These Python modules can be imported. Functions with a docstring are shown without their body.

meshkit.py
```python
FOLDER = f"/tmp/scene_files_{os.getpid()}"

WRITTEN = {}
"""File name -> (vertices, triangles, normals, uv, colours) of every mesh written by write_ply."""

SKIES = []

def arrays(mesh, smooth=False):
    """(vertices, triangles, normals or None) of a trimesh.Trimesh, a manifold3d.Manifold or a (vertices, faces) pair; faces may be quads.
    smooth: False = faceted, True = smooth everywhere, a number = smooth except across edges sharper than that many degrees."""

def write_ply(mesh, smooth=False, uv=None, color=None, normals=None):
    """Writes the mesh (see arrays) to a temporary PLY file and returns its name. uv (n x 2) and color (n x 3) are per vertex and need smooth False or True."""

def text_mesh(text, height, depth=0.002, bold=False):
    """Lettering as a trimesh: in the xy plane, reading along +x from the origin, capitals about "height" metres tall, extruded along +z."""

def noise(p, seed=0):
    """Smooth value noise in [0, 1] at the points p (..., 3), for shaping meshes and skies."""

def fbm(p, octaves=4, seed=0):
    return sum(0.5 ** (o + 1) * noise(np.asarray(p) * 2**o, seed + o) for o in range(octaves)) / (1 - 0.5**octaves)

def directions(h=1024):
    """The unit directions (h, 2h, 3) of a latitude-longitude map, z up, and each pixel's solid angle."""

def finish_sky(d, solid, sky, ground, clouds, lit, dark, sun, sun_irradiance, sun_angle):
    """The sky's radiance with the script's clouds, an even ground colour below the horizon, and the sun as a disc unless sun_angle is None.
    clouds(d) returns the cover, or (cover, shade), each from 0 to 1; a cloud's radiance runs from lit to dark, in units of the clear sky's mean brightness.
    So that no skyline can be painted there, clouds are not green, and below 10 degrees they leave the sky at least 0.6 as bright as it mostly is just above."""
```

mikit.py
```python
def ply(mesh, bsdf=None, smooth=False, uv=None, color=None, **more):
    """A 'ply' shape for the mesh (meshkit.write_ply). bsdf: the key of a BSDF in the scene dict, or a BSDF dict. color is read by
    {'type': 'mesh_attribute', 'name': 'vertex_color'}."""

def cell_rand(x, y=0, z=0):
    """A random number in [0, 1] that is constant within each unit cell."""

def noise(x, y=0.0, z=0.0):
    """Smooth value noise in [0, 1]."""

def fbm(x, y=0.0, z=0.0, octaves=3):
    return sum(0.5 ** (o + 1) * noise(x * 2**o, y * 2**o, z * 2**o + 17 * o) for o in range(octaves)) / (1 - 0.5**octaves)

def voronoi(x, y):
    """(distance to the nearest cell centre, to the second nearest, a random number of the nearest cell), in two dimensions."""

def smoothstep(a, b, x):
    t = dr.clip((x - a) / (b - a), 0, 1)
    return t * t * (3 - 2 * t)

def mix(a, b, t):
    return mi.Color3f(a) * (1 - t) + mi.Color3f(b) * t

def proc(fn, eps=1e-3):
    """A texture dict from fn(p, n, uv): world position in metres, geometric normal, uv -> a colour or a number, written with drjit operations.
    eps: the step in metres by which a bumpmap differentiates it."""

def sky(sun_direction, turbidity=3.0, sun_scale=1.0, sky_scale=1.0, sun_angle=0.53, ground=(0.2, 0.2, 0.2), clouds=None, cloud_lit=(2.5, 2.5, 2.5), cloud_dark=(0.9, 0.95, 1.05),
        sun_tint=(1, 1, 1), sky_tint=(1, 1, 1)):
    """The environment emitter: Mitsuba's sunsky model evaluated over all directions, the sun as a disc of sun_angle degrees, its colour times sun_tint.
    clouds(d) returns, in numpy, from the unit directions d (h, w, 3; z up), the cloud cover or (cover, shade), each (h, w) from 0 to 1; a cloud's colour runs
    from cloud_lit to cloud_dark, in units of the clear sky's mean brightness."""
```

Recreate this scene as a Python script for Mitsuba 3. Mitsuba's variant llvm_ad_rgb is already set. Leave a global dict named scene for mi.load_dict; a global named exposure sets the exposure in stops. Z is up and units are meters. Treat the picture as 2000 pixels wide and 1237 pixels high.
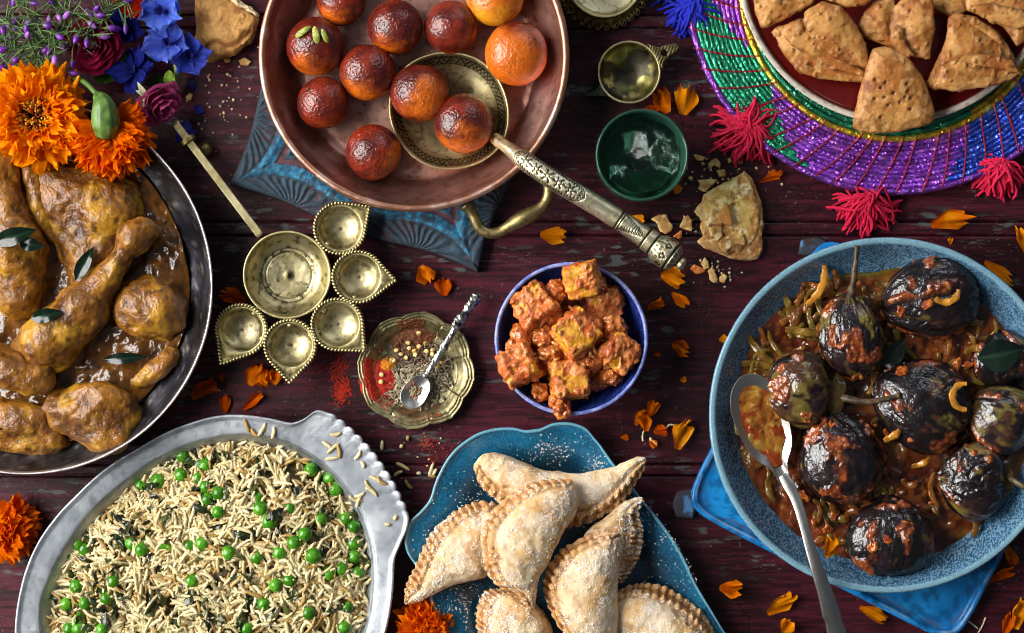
import math, random
import numpy as np
import drjit as dr
import mitsuba as mi
import mikit, meshkit
from scipy.interpolate import PchipInterpolator, CubicSpline
from scipy.spatial import cKDTree

# ---------------------------------------------------------------- units, camera, light
S = 0.0004            # one modelling unit is 0.4 mm on the table
H = 4400.0            # lens height above the table in those units (1.76 m)
scene, labels = {}, {}
exposure = -0.12
T = mi.ScalarTransform4f
scene['camera'] = {'type': 'perspective', 'fov': math.degrees(2 * math.atan(1000 / H)), 'near_clip': 0.05, 'far_clip': 50.0,
                   'to_world': T().look_at(origin=[0, 0, H * S], target=[0, 0, 0], up=[0, 1, 0])}
KEY, SIDE, ROOM = 15.5, 3.4, 0.08
scene['room_bounce'] = {'type': 'constant', 'radiance': {'type': 'rgb', 'value': [ROOM * .93, ROOM, ROOM * 1.12]}}


def panes(az, el, dist, w, h, nx, ny, gap):
    """window panes facing the middle of the table"""
    az, el = math.radians(az), math.radians(el)
    d = np.array([math.cos(el) * math.cos(az), math.cos(el) * math.sin(az), math.sin(el)])
    r = np.cross([0, 0, 1], d); r /= np.linalg.norm(r)
    u = np.cross(d, r)
    V, F = [], []
    for i in range(nx):
        for j in range(ny):
            x0, x1 = -w / 2 + w * i / nx + gap, -w / 2 + w * (i + 1) / nx - gap
            y0, y1 = -h / 2 + h * j / ny + gap, -h / 2 + h * (j + 1) / ny - gap
            b = len(V)
            for x, y in ((x0, y0), (x1, y0), (x1, y1), (x0, y1)):
                V.append(d * dist + r * x + u * y)
            F += [[b, b + 2, b + 1], [b, b + 3, b + 2]]
    return np.array(V), np.array(F)


for nm, args, rad in (('window_light', (171, 36, 5200, 4400, 3700, 3, 3, 45), [KEY, KEY * .98, KEY * .95]),
                      ('side_window_light', (66, 30, 5600, 3000, 2000, 3, 2, 50), [SIDE * .9, SIDE, SIDE * 1.12])):
    v_, f_ = panes(*args)
    scene[nm] = mikit.ply((v_ * S, f_), {'type': 'diffuse', 'reflectance': {'type': 'rgb', 'value': 0.1}},
                          emitter={'type': 'area', 'radiance': {'type': 'rgb', 'value': rad}})
    labels[nm] = {'label': 'bright divided window panes outside the picture', 'kind': 'structure'}


# ---------------------------------------------------------------- helpers
def lin(c):
    if isinstance(c, str):
        c = [int(c[i:i + 2], 16) for i in (1, 3, 5)]
    c = np.asarray(c, float) / 255
    return np.where(c < .04045, c / 12.92, ((c + .055) / 1.055) ** 2.4)


def kk(h): return 1 - h / H


def at(px, py, h=0.0):
    """the point at height h that is seen at photo pixel (px, py)"""
    return np.array([(px - 1000) * kk(h), (618.5 - py) * kk(h), h])


def atv(P, h):
    P = np.asarray(P, float)
    return np.stack([(P[:, 0] - 1000) * kk(h), (618.5 - P[:, 1]) * kk(h)], 1)


def p3(P):
    P = np.asarray(P, float)
    return P if P.shape[-1] == 3 else np.concatenate([P, P[..., :1] * 0], -1)


def nz(P, s, seed=0): return meshkit.noise(p3(P) / s, seed)
def fb(P, s, o=3, seed=0): return meshkit.fbm(p3(P) / s, o, seed)
def sst(a, b, x):
    t = np.clip((x - a) / (b - a), 0, 1)
    return t * t * (3 - 2 * t)


def mixc(a, b, t):
    a, b = np.asarray(a, float), np.asarray(b, float)
    return a * (1 - t[:, None]) + b * t[:, None]


def normals(V, F):
    n = np.zeros_like(V)
    c = np.cross(V[F[:, 1]] - V[F[:, 0]], V[F[:, 2]] - V[F[:, 0]])
    for k in range(3):
        n += np.stack([np.bincount(F[:, k], c[:, j], len(V)) for j in range(3)], 1)
    return n / np.maximum(np.linalg.norm(n, axis=1, keepdims=True), 1e-12)


used = {}


def key(name):
    n = used.get(name, 0)
    used[name] = n + 1
    return name if n == 0 else f'{name}_{n:03d}'


def thing(name, label, cat=None, group=None, kind=None):
    k = key(name)
    d = {'label': label}
    if cat: d['category'] = cat
    if group: d['group'] = group
    if kind: d['kind'] = kind
    labels[k] = d
    return k


def put(k, mesh, bsdf, col=None, smooth=True, **more):
    V, F = np.asarray(mesh[0], float), np.asarray(mesh[1], int)
    if F.shape[1] == 4:
        F = np.vstack([F[:, [0, 1, 2]], F[:, [0, 2, 3]]])
    if col is None and len(mesh) > 2: col = mesh[2]
    if col is not None:
        col = np.clip(np.broadcast_to(np.asarray(col, float), (len(V), 3)), 0, 1)
        if smooth is False:                       # facets need their own corners
            V, col, F = V[F].reshape(-1, 3), col[F].reshape(-1, 3), np.arange(3 * len(F)).reshape(-1, 3)
    scene[k] = mikit.ply((V * S, F), bsdf, smooth=smooth, color=col, **more)
    return k


def part(parent, name, mesh, bsdf, col=None, smooth=True, label=None, kind=None, **more):
    k = key(f'{parent}__{name}')
    put(k, mesh, bsdf, col, smooth, **more)
    if label or kind:
        labels[k] = {}
        if label: labels[k]['label'] = label
        if kind: labels[k]['kind'] = kind
    return k


def merge(ms):
    V, F, C, n = [], [], [], 0
    for m in ms:
        f = np.asarray(m[1], int)
        if f.shape[1] == 4: f = np.vstack([f[:, [0, 1, 2]], f[:, [0, 2, 3]]])
        V.append(m[0]); F.append(f + n); n += len(m[0])
        if len(m) > 2: C.append(np.broadcast_to(m[2], (len(m[0]), 3)))
    return (np.vstack(V), np.vstack(F)) + ((np.vstack(C),) if C else ())


def tris(m):
    F = np.asarray(m[1], int)
    return F if F.shape[1] == 3 else np.vstack([F[:, [0, 1, 2]], F[:, [0, 2, 3]]])


def rings(P, wrap_u=True, cap=False):
    """P (m, n, 3): m rings of n points, closed round n"""
    m, n = P.shape[:2]
    i, j = np.meshgrid(np.arange(m - 1), np.arange(n if wrap_u else n - 1), indexing='ij')
    a, b = i * n + j, i * n + (j + 1) % n
    F = np.stack([a, b, b + n, a + n], -1).reshape(-1, 4)
    V = P.reshape(-1, 3)
    F = np.vstack([F[:, [0, 1, 2]], F[:, [0, 2, 3]]])
    if cap:
        V = np.vstack([V, P[0].mean(0), P[-1].mean(0)])
        j = np.arange(n); k = (j + 1) % n; q = m * n
        F = np.vstack([F, np.stack([k, j, j * 0 + q], 1), np.stack([j + (m - 1) * n, k + (m - 1) * n, j * 0 + q + 1], 1)])
    return V, F


def rp(pts, r=3.0, seg=4, step=None):
    """a profile polyline with rounded corners; pts (a, b[, own radius])"""
    out = []
    P = [np.array(p[:2], float) for p in pts]
    R = [p[2] if len(p) > 2 else r for p in pts]
    for i, p in enumerate(P):
        if i in (0, len(P) - 1) or R[i] == 0:
            out.append(p); continue
        a, b = P[i - 1] - p, P[i + 1] - p
        la, lb = np.linalg.norm(a), np.linalg.norm(b)
        q = min(R[i], la * .48, lb * .48)
        s, e = p + a / la * q, p + b / lb * q
        for t in np.linspace(0, 1, seg + 1):
            out.append((1 - t) ** 2 * s + 2 * t * (1 - t) * p + t * t * e)
    out = np.array(out)
    if step:
        res = [out[:1]]
        for a, b in zip(out[:-1], out[1:]):
            k = max(1, int(np.ceil(np.linalg.norm(b - a) / step)))
            res.append(a + (b - a) * (np.arange(1, k + 1) / k)[:, None])
        out = np.vstack(res)
    return out


def lathe(prof, c=(0, 0), n=160, rf=None):
    """prof (m, 2) of (radius, z); rf(theta) scales or bends the radius"""
    prof = np.asarray(prof, float)
    th = np.linspace(0, 2 * np.pi, n, endpoint=False)
    r = np.maximum(prof[:, :1], 1e-3) * np.ones(n)
    if rf is not None: r = rf(r, th[None], prof[:, 1:])
    P = np.stack([c[0] + r * np.cos(th), c[1] + r * np.sin(th), prof[:, 1:] + 0 * r], -1)
    V, F = rings(P)
    return V, F


def loft(c, A, B, prof, n=None):
    """A, B (n,): outline radii; prof rows (t, inset, z): radius = A + (B - A) t - inset"""
    n = len(A)
    th = np.linspace(0, 2 * np.pi, n, endpoint=False)
    prof = np.asarray(prof, float)
    r = np.maximum(A[None] + (B - A)[None] * prof[:, :1] - prof[:, 1:2], 1e-3)
    P = np.stack([c[0] + r * np.cos(th), c[1] + r * np.sin(th), prof[:, 2:] + 0 * r], -1)
    return rings(P)


def polar(points, c, n, smooth=True):
    """outline points (plane units) -> radius at n even angles round c"""
    d = np.asarray(points, float) - np.asarray(c[:2])
    th = np.unwrap(np.arctan2(d[:, 1], d[:, 0])); r = np.hypot(d[:, 0], d[:, 1])
    if th[-1] < th[0]: th, r = th[::-1], r[::-1]
    th = np.concatenate([th - 2 * np.pi, th, th + 2 * np.pi]); r = np.tile(r, 3)
    o = np.argsort(th); th, r = th[o], r[o]
    keep = np.concatenate([[True], np.diff(th) > 1e-6]); th, r = th[keep], r[keep]
    q = np.linspace(0, 2 * np.pi, n, endpoint=False)
    q = np.where(q > th.max(), q - 2 * np.pi, q)
    return PchipInterpolator(th, r)(q) if smooth else np.interp(q, th, r)


def spline(P, n, closed=False):
    P = np.asarray(P, float)
    if closed: P = np.vstack([P, P[:1]])
    t = np.concatenate([[0], np.cumsum(np.linalg.norm(np.diff(P, axis=0), axis=1))])
    return CubicSpline(t, P, bc_type='periodic' if closed else 'natural')(np.linspace(0, t[-1], n, endpoint=not closed))


def frames(path, up=None):
    t = np.gradient(path, axis=0); t /= np.maximum(np.linalg.norm(t, axis=1, keepdims=True), 1e-9)
    if up is None:
        up = np.array([0, 0, 1.0]) if np.abs(t[:, 2]).mean() < .8 else np.array([1.0, 0, 0])
    a = np.cross(np.broadcast_to(up, t.shape), t); a /= np.maximum(np.linalg.norm(a, axis=1, keepdims=True), 1e-9)
    return t, a, np.cross(t, a)


def tube(path, rad, n=12, flat=1.0, closed=False, cap=True, up=None, mod=None):
    """sweep; rad scalar or (m,); flat squeezes the up axis; mod(s, phi) multiplies the radius"""
    path = np.asarray(path, float)
    if closed:
        e = np.vstack([path[-2:], path, path[:2]])
        t, a, b = (x[2:-2] for x in frames(e, up))
    else:
        t, a, b = frames(path, up)
    rad = np.broadcast_to(np.asarray(rad, float), (len(path),))
    ph = np.linspace(0, 2 * np.pi, n, endpoint=False)
    R = rad[:, None] * np.ones(n)
    if mod is not None:
        s = np.concatenate([[0], np.cumsum(np.linalg.norm(np.diff(path, axis=0), axis=1))])
        R = R * mod(s[:, None], ph[None])
    P = path[:, None] + a[:, None] * (R * np.cos(ph))[..., None] + b[:, None] * (R * np.sin(ph) * flat)[..., None]
    if closed: return rings(np.concatenate([P, P[:1]]))
    return rings(P, cap=cap)


_ICO = {}


def ico(sub):
    import trimesh
    if sub not in _ICO:
        m = trimesh.creation.icosphere(sub)
        _ICO[sub] = (np.array(m.vertices), np.array(m.faces))
    return _ICO[sub]


def rot(ax, deg):
    ax = {'x': (1, 0, 0), 'y': (0, 1, 0), 'z': (0, 0, 1)}.get(ax, ax) if isinstance(ax, str) else ax
    a = np.asarray(ax, float); a = a / np.linalg.norm(a); t = math.radians(deg)
    K = np.array([[0, -a[2], a[1]], [a[2], 0, -a[0]], [-a[1], a[0], 0]])
    return np.eye(3) + math.sin(t) * K + (1 - math.cos(t)) * K @ K


def nets(f, lo, hi, h):
    """surface nets of f < 0 on a grid"""
    ax = [np.arange(lo[i], hi[i] + h, h) for i in range(3)]
    P = np.stack(np.meshgrid(*ax, indexing='ij'), -1)
    d = f(P.reshape(-1, 3)).reshape(P.shape[:3])
    s = d < 0
    nx, ny, nz_ = d.shape
    acc = np.zeros((nx - 1, ny - 1, nz_ - 1, 3)); cnt = np.zeros((nx - 1, ny - 1, nz_ - 1))
    I = np.stack(np.meshgrid(*[np.arange(k - 1) for k in d.shape], indexing='ij'), -1).astype(float)
    sl = lambda o: tuple(slice(o[k], o[k] + d.shape[k] - 1) for k in range(3))
    for a in range(3):
        for o1 in (0, 1):
            for o2 in (0, 1):
                o = [0, 0, 0]; o[(a + 1) % 3] = o1; o[(a + 2) % 3] = o2
                e = list(o); e[a] = 1
                d0, d1 = d[sl(o)], d[sl(e)]
                x = (d0 < 0) != (d1 < 0)
                t = np.where(x, d0 / np.where(x, d0 - d1, 1), 0)
                q = I + np.array(o, float); q[..., a] += t
                acc += np.where(x[..., None], q, 0); cnt += x
    m = cnt > 0
    idx = -np.ones(m.shape, int); idx[m] = np.arange(m.sum())
    V = acc[m] / cnt[m][:, None] * h + np.asarray(lo)
    Fs = []
    for a in range(3):
        b, c = (a + 1) % 3, (a + 2) % 3
        A = [slice(1, -1)] * 3; A[a] = slice(0, -1)
        B = list(A); B[a] = slice(1, None)
        s0, s1 = s[tuple(A)], s[tuple(B)]
        w = np.argwhere(s0 != s1)
        if not len(w): continue
        fl = s0[s0 != s1]
        w = w + np.array([0 if k == a else 1 for k in range(3)])
        def cell(ob, oc):
            q = w.copy(); q[:, b] -= ob; q[:, c] -= oc
            return idx[q[:, 0], q[:, 1], q[:, 2]]
        Q = np.stack([cell(1, 1), cell(0, 1), cell(0, 0), cell(1, 0)], 1)
        Q[~fl] = Q[~fl][:, ::-1]
        Fs.append(Q)
    Q = np.vstack(Fs); Q = Q[(Q >= 0).all(1)]
    return V, np.vstack([Q[:, [0, 1, 2]], Q[:, [0, 2, 3]]])


def relax(V, F, k=2, lam=.5):
    n = len(V)
    E = np.vstack([F[:, [0, 1]], F[:, [1, 2]], F[:, [2, 0]]])
    E = np.vstack([E, E[:, ::-1]])
    deg = np.bincount(E[:, 0], minlength=n)
    for i in range(k):
        m = np.stack([np.bincount(E[:, 0], V[E[:, 1], j], n) for j in range(3)], 1) / np.maximum(deg, 1)[:, None]
        V = V + lam * (m - V)
    return V


def curv(V, F, k=3):
    """about -1 in creases, +1 on sharp ridges"""
    W = relax(V, F, k, .6)
    d = ((V - W) * normals(V, F)).sum(1)
    return np.clip(d / (2.2 * d.std() + 1e-9), -1, 1)


def smin(a, b, k):
    h = np.clip(.5 + .5 * (b - a) / k, 0, 1)
    return b * (1 - h) + a * h - k * h * (1 - h)


def sd_poly(p, poly):
    """signed distance in the plane to a polygon (n, 2)"""
    a = np.asarray(poly, float); b = np.roll(a, -1, 0)
    d = np.full(len(p), 1e18); w = np.zeros(len(p), bool)
    for q, r in zip(a, b):
        e = r - q; pa = p - q
        t = np.clip((pa @ e) / max(e @ e, 1e-9), 0, 1)
        d = np.minimum(d, ((pa - t[:, None] * e) ** 2).sum(1))
        c = ((q[1] > p[:, 1]) != (r[1] > p[:, 1]))
        x = q[0] + (p[:, 1] - q[1]) * (e[0] / (e[1] if abs(e[1]) > 1e-9 else 1e-9))
        w ^= c & (p[:, 0] < x)
    return np.where(w, -1, 1) * np.sqrt(d)


def sd_cap(P, a, b, ra, rb):
    a, b = np.asarray(a, float), np.asarray(b, float)
    ab = b - a; t = np.clip(((P - a) @ ab) / (ab @ ab), 0, 1)
    return np.linalg.norm(P - a - t[:, None] * ab, axis=1) - (ra + (rb - ra) * t)


def sd_ell(P, c, r, R=None):
    q = P - np.asarray(c, float)
    if R is not None: q = q @ R
    r = np.asarray(r, float)
    k0 = np.linalg.norm(q / r, axis=1); k1 = np.linalg.norm(q / (r * r), axis=1)
    return k0 * (k0 - 1) / np.maximum(k1, 1e-9)


def pillow(poly, thick, rnd, puff=0.0, puffw=30.0):
    """sdf of a rounded slab with plane outline poly, half thickness thick at the rim, puffed up by puff inside"""
    def f(P):
        d2 = sd_poly(P[:, :2], poly)
        th = thick + puff * (1 - np.exp(np.minimum(d2, 0) / puffw))
        q = np.stack([d2 + rnd, np.abs(P[:, 2]) - th + rnd], 1)
        return np.linalg.norm(np.maximum(q, 0), axis=1) + np.minimum(q.max(1), 0) - rnd
    return f


# ---------------------------------------------------------------- materials
VC = {'type': 'mesh_attribute', 'name': 'vertex_color'}


def mat(name, rough=.5, metal=0.0, base=None, spec=.5, bump=None, scale=0, coat=0.0, coatg=.9, sheen=0.0, eps=2e-4):
    b = {'type': 'principled', 'base_color': VC if base is None else base, 'roughness': rough, 'metallic': metal, 'specular': spec}
    if coat: b.update(clearcoat=coat, clearcoat_gloss=coatg)
    if sheen: b['sheen'] = sheen
    if bump is not None:
        b = {'type': 'bumpmap', 'tex': mikit.proc(bump, eps), 'scale': scale, 'b': b}
    scene[name] = {'type': 'twosided', 'b': b}


fbm, noise, vor, smoothstep, mix = mikit.fbm, mikit.noise, mikit.voronoi, mikit.smoothstep, mikit.mix


def c3(c): return mi.Color3f(*[float(x) for x in lin(c)])


def b_fine(p, n, uv): return fbm(p.x / (4 * S), p.y / (4 * S), p.z / (4 * S), 2)
def b_sauce(p, n, uv): return fbm(p.x / (11 * S), p.y / (11 * S), p.z / (11 * S), 3)
def b_gravy(p, n, uv): return fbm(p.x / (3.4 * S), p.y / (3.4 * S), p.z / (3.4 * S), 2) + 3.5 * fbm(p.x / (20 * S), p.y / (20 * S), p.z / (20 * S), 2)
def b_hammer(p, n, uv): return fbm(p.x / (16 * S), p.y / (16 * S), p.z / (16 * S), 2)


mat('matte', .75)
mat('crumb', .75, bump=b_gravy, scale=.0007)
mat('satin', .42, bump=b_fine, scale=.00016)
mat('gloss', .2)
mat('wet', .17, spec=.55, bump=b_sauce, scale=.0012, coat=.5, coatg=.93)
mat('syrup', .3, spec=.55, bump=b_fine, scale=.0007, coat=.55, coatg=.93)
mat('gravy', .38, spec=.5, bump=b_gravy, scale=.0007, coat=.25, coatg=.88)
mat('skinfruit', .22, spec=.6, bump=b_gravy, scale=.0004, coat=.8, coatg=.94)
mat('fried', .5, spec=.42, bump=b_sauce, scale=.0011)
mat('dough', .72, spec=.3, bump=b_sauce, scale=.0012)
mat('brass', .46, 1.0, bump=b_hammer, scale=.0005)
mat('copper', .46, 1.0, bump=b_hammer, scale=.0005)
mat('silver', .34, 1.0, bump=b_fine, scale=.00004)
mat('alu', .56, 1.0, bump=b_hammer, scale=.0003)
mat('iron', .44, 1.0, bump=b_hammer, scale=.0005)
mat('foil', .17, .8, spec=.9, bump=b_fine, scale=.0016, coat=.8, coatg=.9)
mat('yarn', .9, sheen=.4)
mat('skin', .2, spec=.6, bump=b_sauce, scale=.0016, coat=.7, coatg=.95)
scene['petal'] = {'type': 'principledthin', 'base_color': VC, 'roughness': .55, 'diff_trans': .7, 'spec_trans': 0.0}
scene['leaf'] = {'type': 'principledthin', 'base_color': VC, 'roughness': .4, 'diff_trans': .5, 'spec_trans': 0.0}


# table: oxblood paint, rubbed and flaking to grey-green and bare wood along the grain
def t_table(p, n, uv):
    x, y = p.x / S, p.y / S
    g = fbm(x / 90, y / 7, 0.0, 3)
    g2 = fbm(x / 26, y / 2.6, 3.0, 2)
    big = fbm(x / 330, y / 170, 5.0, 3)
    c = mix(c3('#2c0c15'), c3('#491522'), smoothstep(.3, .7, g))
    c = mix(c, c3('#18080a'), smoothstep(.5, .72, big) * .75)
    c = mix(c, c3('#5a1d2c'), smoothstep(.6, .8, g2) * .4)
    fl = fbm(x / 34, y / 9, 9.0, 4)
    area = smoothstep(.46, .64, fbm(x / 240, y / 120, 21.0, 2) + .06 * smoothstep(-200, 700, x))
    c = mix(c, c3('#39413f'), smoothstep(.6, .68, fl) * (.03 + .32 * area))
    c = mix(c, c3('#6f7a78'), smoothstep(.67, .73, fl) * area * .3)
    sp = noise(x / 5, y / 3.2, 2.0)
    c = mix(c, c3('#7d7f7c'), smoothstep(.88, .95, sp) * smoothstep(.5, .6, fbm(x / 60, y / 40, 31.0, 2)) * .35)
    cr = dr.abs(fbm(x / 70, y / 42, 13.0, 3) - .5)
    return mix(c, c3('#0c0506'), (1 - smoothstep(0.0, .012, cr)) * smoothstep(.5, .6, fbm(x / 200, y / 200, 41.0, 2)) * .8)


def b_table(p, n, uv):
    x, y = p.x / S, p.y / S
    return fbm(x / 60, y / 5, 0.0, 3) + .6 * fbm(x / 34, y / 9, 9.0, 3)


mat('table_paint', .4, base=mikit.proc(t_table), bump=b_table, scale=.00028, spec=.35)

# ---------------------------------------------------------------- the table
tb = thing('tabletop', 'dark oxblood painted table of worn planks with narrow strips between them', kind='structure')
for y0, y1 in ((-900, 28), (31, 53), (56, 432), (435, 459), (462, 906), (909, 928), (931, 1900)):
    narrow = y1 - y0 < 60
    zt = -1.5 if narrow else 0.0
    ya, yb = 618.5 - y1, 618.5 - y0
    pr = rp([(ya, -60), (ya, zt, 5), (yb, zt, 5), (yb, -60)], 5, 4)
    xs = np.array([-2600.0, 2600.0])
    P = np.stack([np.broadcast_to(xs[:, None], (2, len(pr))), np.broadcast_to(pr[:, 0], (2, len(pr))), np.broadcast_to(pr[:, 1], (2, len(pr)))], -1)
    part(tb, 'narrow_strip' if narrow else 'plank', rings(P, wrap_u=True, cap=True), 'table_paint', smooth=30)
P = np.array([[[x, y, z] for x, y in ((-2600, -1300), (2600, -1300), (2600, 1500), (-2600, 1500))] for z in (-70, -12)], float)
part(tb, 'added_backing', rings(P, cap=True), 'table_paint', smooth=False)  # unseen board added to stop room light showing through the seams
# ---------------------------------------------------------------- carved blue board under the copper pan
def build_board():
    t = thing('carved_board', 'worn blue carved wooden board lying under the copper pan', 'carved board')
    zb = 28.0
    L, B = at(446, 362, zb)[:2], at(933, 532, zb)[:2]
    ex = (B - L) / np.linalg.norm(B - L); ey = np.array([-ex[1], ex[0]]); side = np.linalg.norm(B - L)
    N = 250
    u, v = np.meshgrid(np.linspace(0, 1, N), np.linspace(0, 1, N), indexing='ij')
    # wavy outer edge: pushes the square in a little
    U, Vv = u.ravel() * side, v.ravel() * side
    d4 = np.stack([Vv, side - Vv, U, side - U], 1)
    e = d4.argmin(1); d = d4.min(1)
    tt = np.where(e < 2, U, Vv) / side
    if True:
        wob = 7 * np.sin(tt * np.pi * 3) * np.exp(-d / 30)
    lobe = np.abs(np.sin(tt * 2 * np.pi))
    b0 = 18 + 36 * lobe * sst(0, .12, tt) * sst(1, .88, tt)
    P2 = np.stack([U, Vv], 1)
    cx = np.where(tt < .5, .25, .75) * side
    ang = np.arctan2(d + 14, tt * side - cx)
    leaf = .5 + .5 * np.sin(ang * 26 + 1.5 * np.sin(d / 9) + 3 * nz(P2, 30, 4))
    hz = np.zeros(len(d))
    inb = d < b0
    hz += np.where(inb, 3.0 * leaf * sst(0, 8, d) * sst(b0, b0 - 8, d) - 1, 0)
    hz += 3.2 * np.exp(-((d - b0 - 9) / 6) ** 2)
    groove = np.exp(-((d - b0 - 30) / 5.5) ** 2)
    hz -= 5.0 * groove
    hz += 1.8 * np.exp(-((d - b0 - 30) / 2.0) ** 2)
    # inner second scroll
    d5 = d - 118 - 26 * np.cos(tt * 4 * np.pi)
    groove2 = np.exp(-(d5 / 5) ** 2)
    hz -= 4.5 * groove2
    hz += 1.5 * (fb(P2, 16, 3, 7) - .5) + .8 * (fb(np.stack([U / 4, Vv / 14], 1), 1, 2, 9) - .5)
    hz -= 4 * np.exp(-d / 5)
    n1 = fb(P2, 40, 3, 11); n2 = fb(P2, 9, 3, 12); n3 = fb(np.stack([U / 3, Vv / 22], 1), 1, 2, 15)
    blue = mixc(lin('#185878'), lin('#3088ae'), sst(.3, .7, n2))
    blue = mixc(blue, lin('#24465c'), sst(.5, .64, n3) * .8)
    dark = mixc(lin('#1b2026'), lin('#2c353e'), n2)
    red = mixc(lin('#4a2428'), lin('#6a3a3c'), n2)
    C = blue
    C = mixc(C, dark, np.where(inb, .96, 0) * (1 - .12 * leaf))
    C = mixc(C, lin('#36505f'), np.where(inb, .3 * leaf, 0))
    C = mixc(C, red, np.where(inb, .6 * (1 - leaf) * sst(.5, .62, n1), 0)); C = mixc(C, lin('#1c2a36'), .75 * sst(.5, .6, fb(P2, 5, 2, 23)) * sst(.42, .56, n1))
    C = mixc(C, red, np.clip(groove * 1.5, 0, .95)); C = mixc(C, lin('#2a1c22'), np.clip(groove2, 0, .8))
    C = mixc(C, dark, .8 * sst(.56, .66, fb(P2, 22, 3, 19)) * ~inb)
    C = mixc(C, lin('#28303a'), .85 * np.exp(-d / 7))
    X = L + (U - wob * np.where(e == 2, -1, np.where(e == 3, 1, 0)))[:, None] * ex + (Vv - wob * np.where(e == 0, -1, np.where(e == 1, 1, 0)))[:, None] * ey
    top = np.column_stack([X, zb + hz])
    G = np.arange(N * N).reshape(N, N)
    F = np.stack([G[:-1, :-1], G[1:, :-1], G[1:, 1:], G[:-1, 1:]], -1).reshape(-1, 4)
    rim = np.concatenate([G[:-1, 0], G[-1, :-1], G[:0:-1, -1], G[0, :0:-1]])
    sk = np.vstack([top[rim] * [1, 1, 0] + [0, 0, 0.3]])
    nb = len(top); k = np.arange(len(rim))
    F2 = np.stack([rim, k + nb, (k + 1) % len(rim) + nb, rim[(k + 1) % len(rim)]], 1)
    V = np.vstack([top, sk]); C = np.vstack([C, np.broadcast_to(lin('#2a2f36'), (len(sk), 3))])
    part(t, 'panel', (V, np.vstack([F, F2])), 'matte', C)


build_board()


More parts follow.
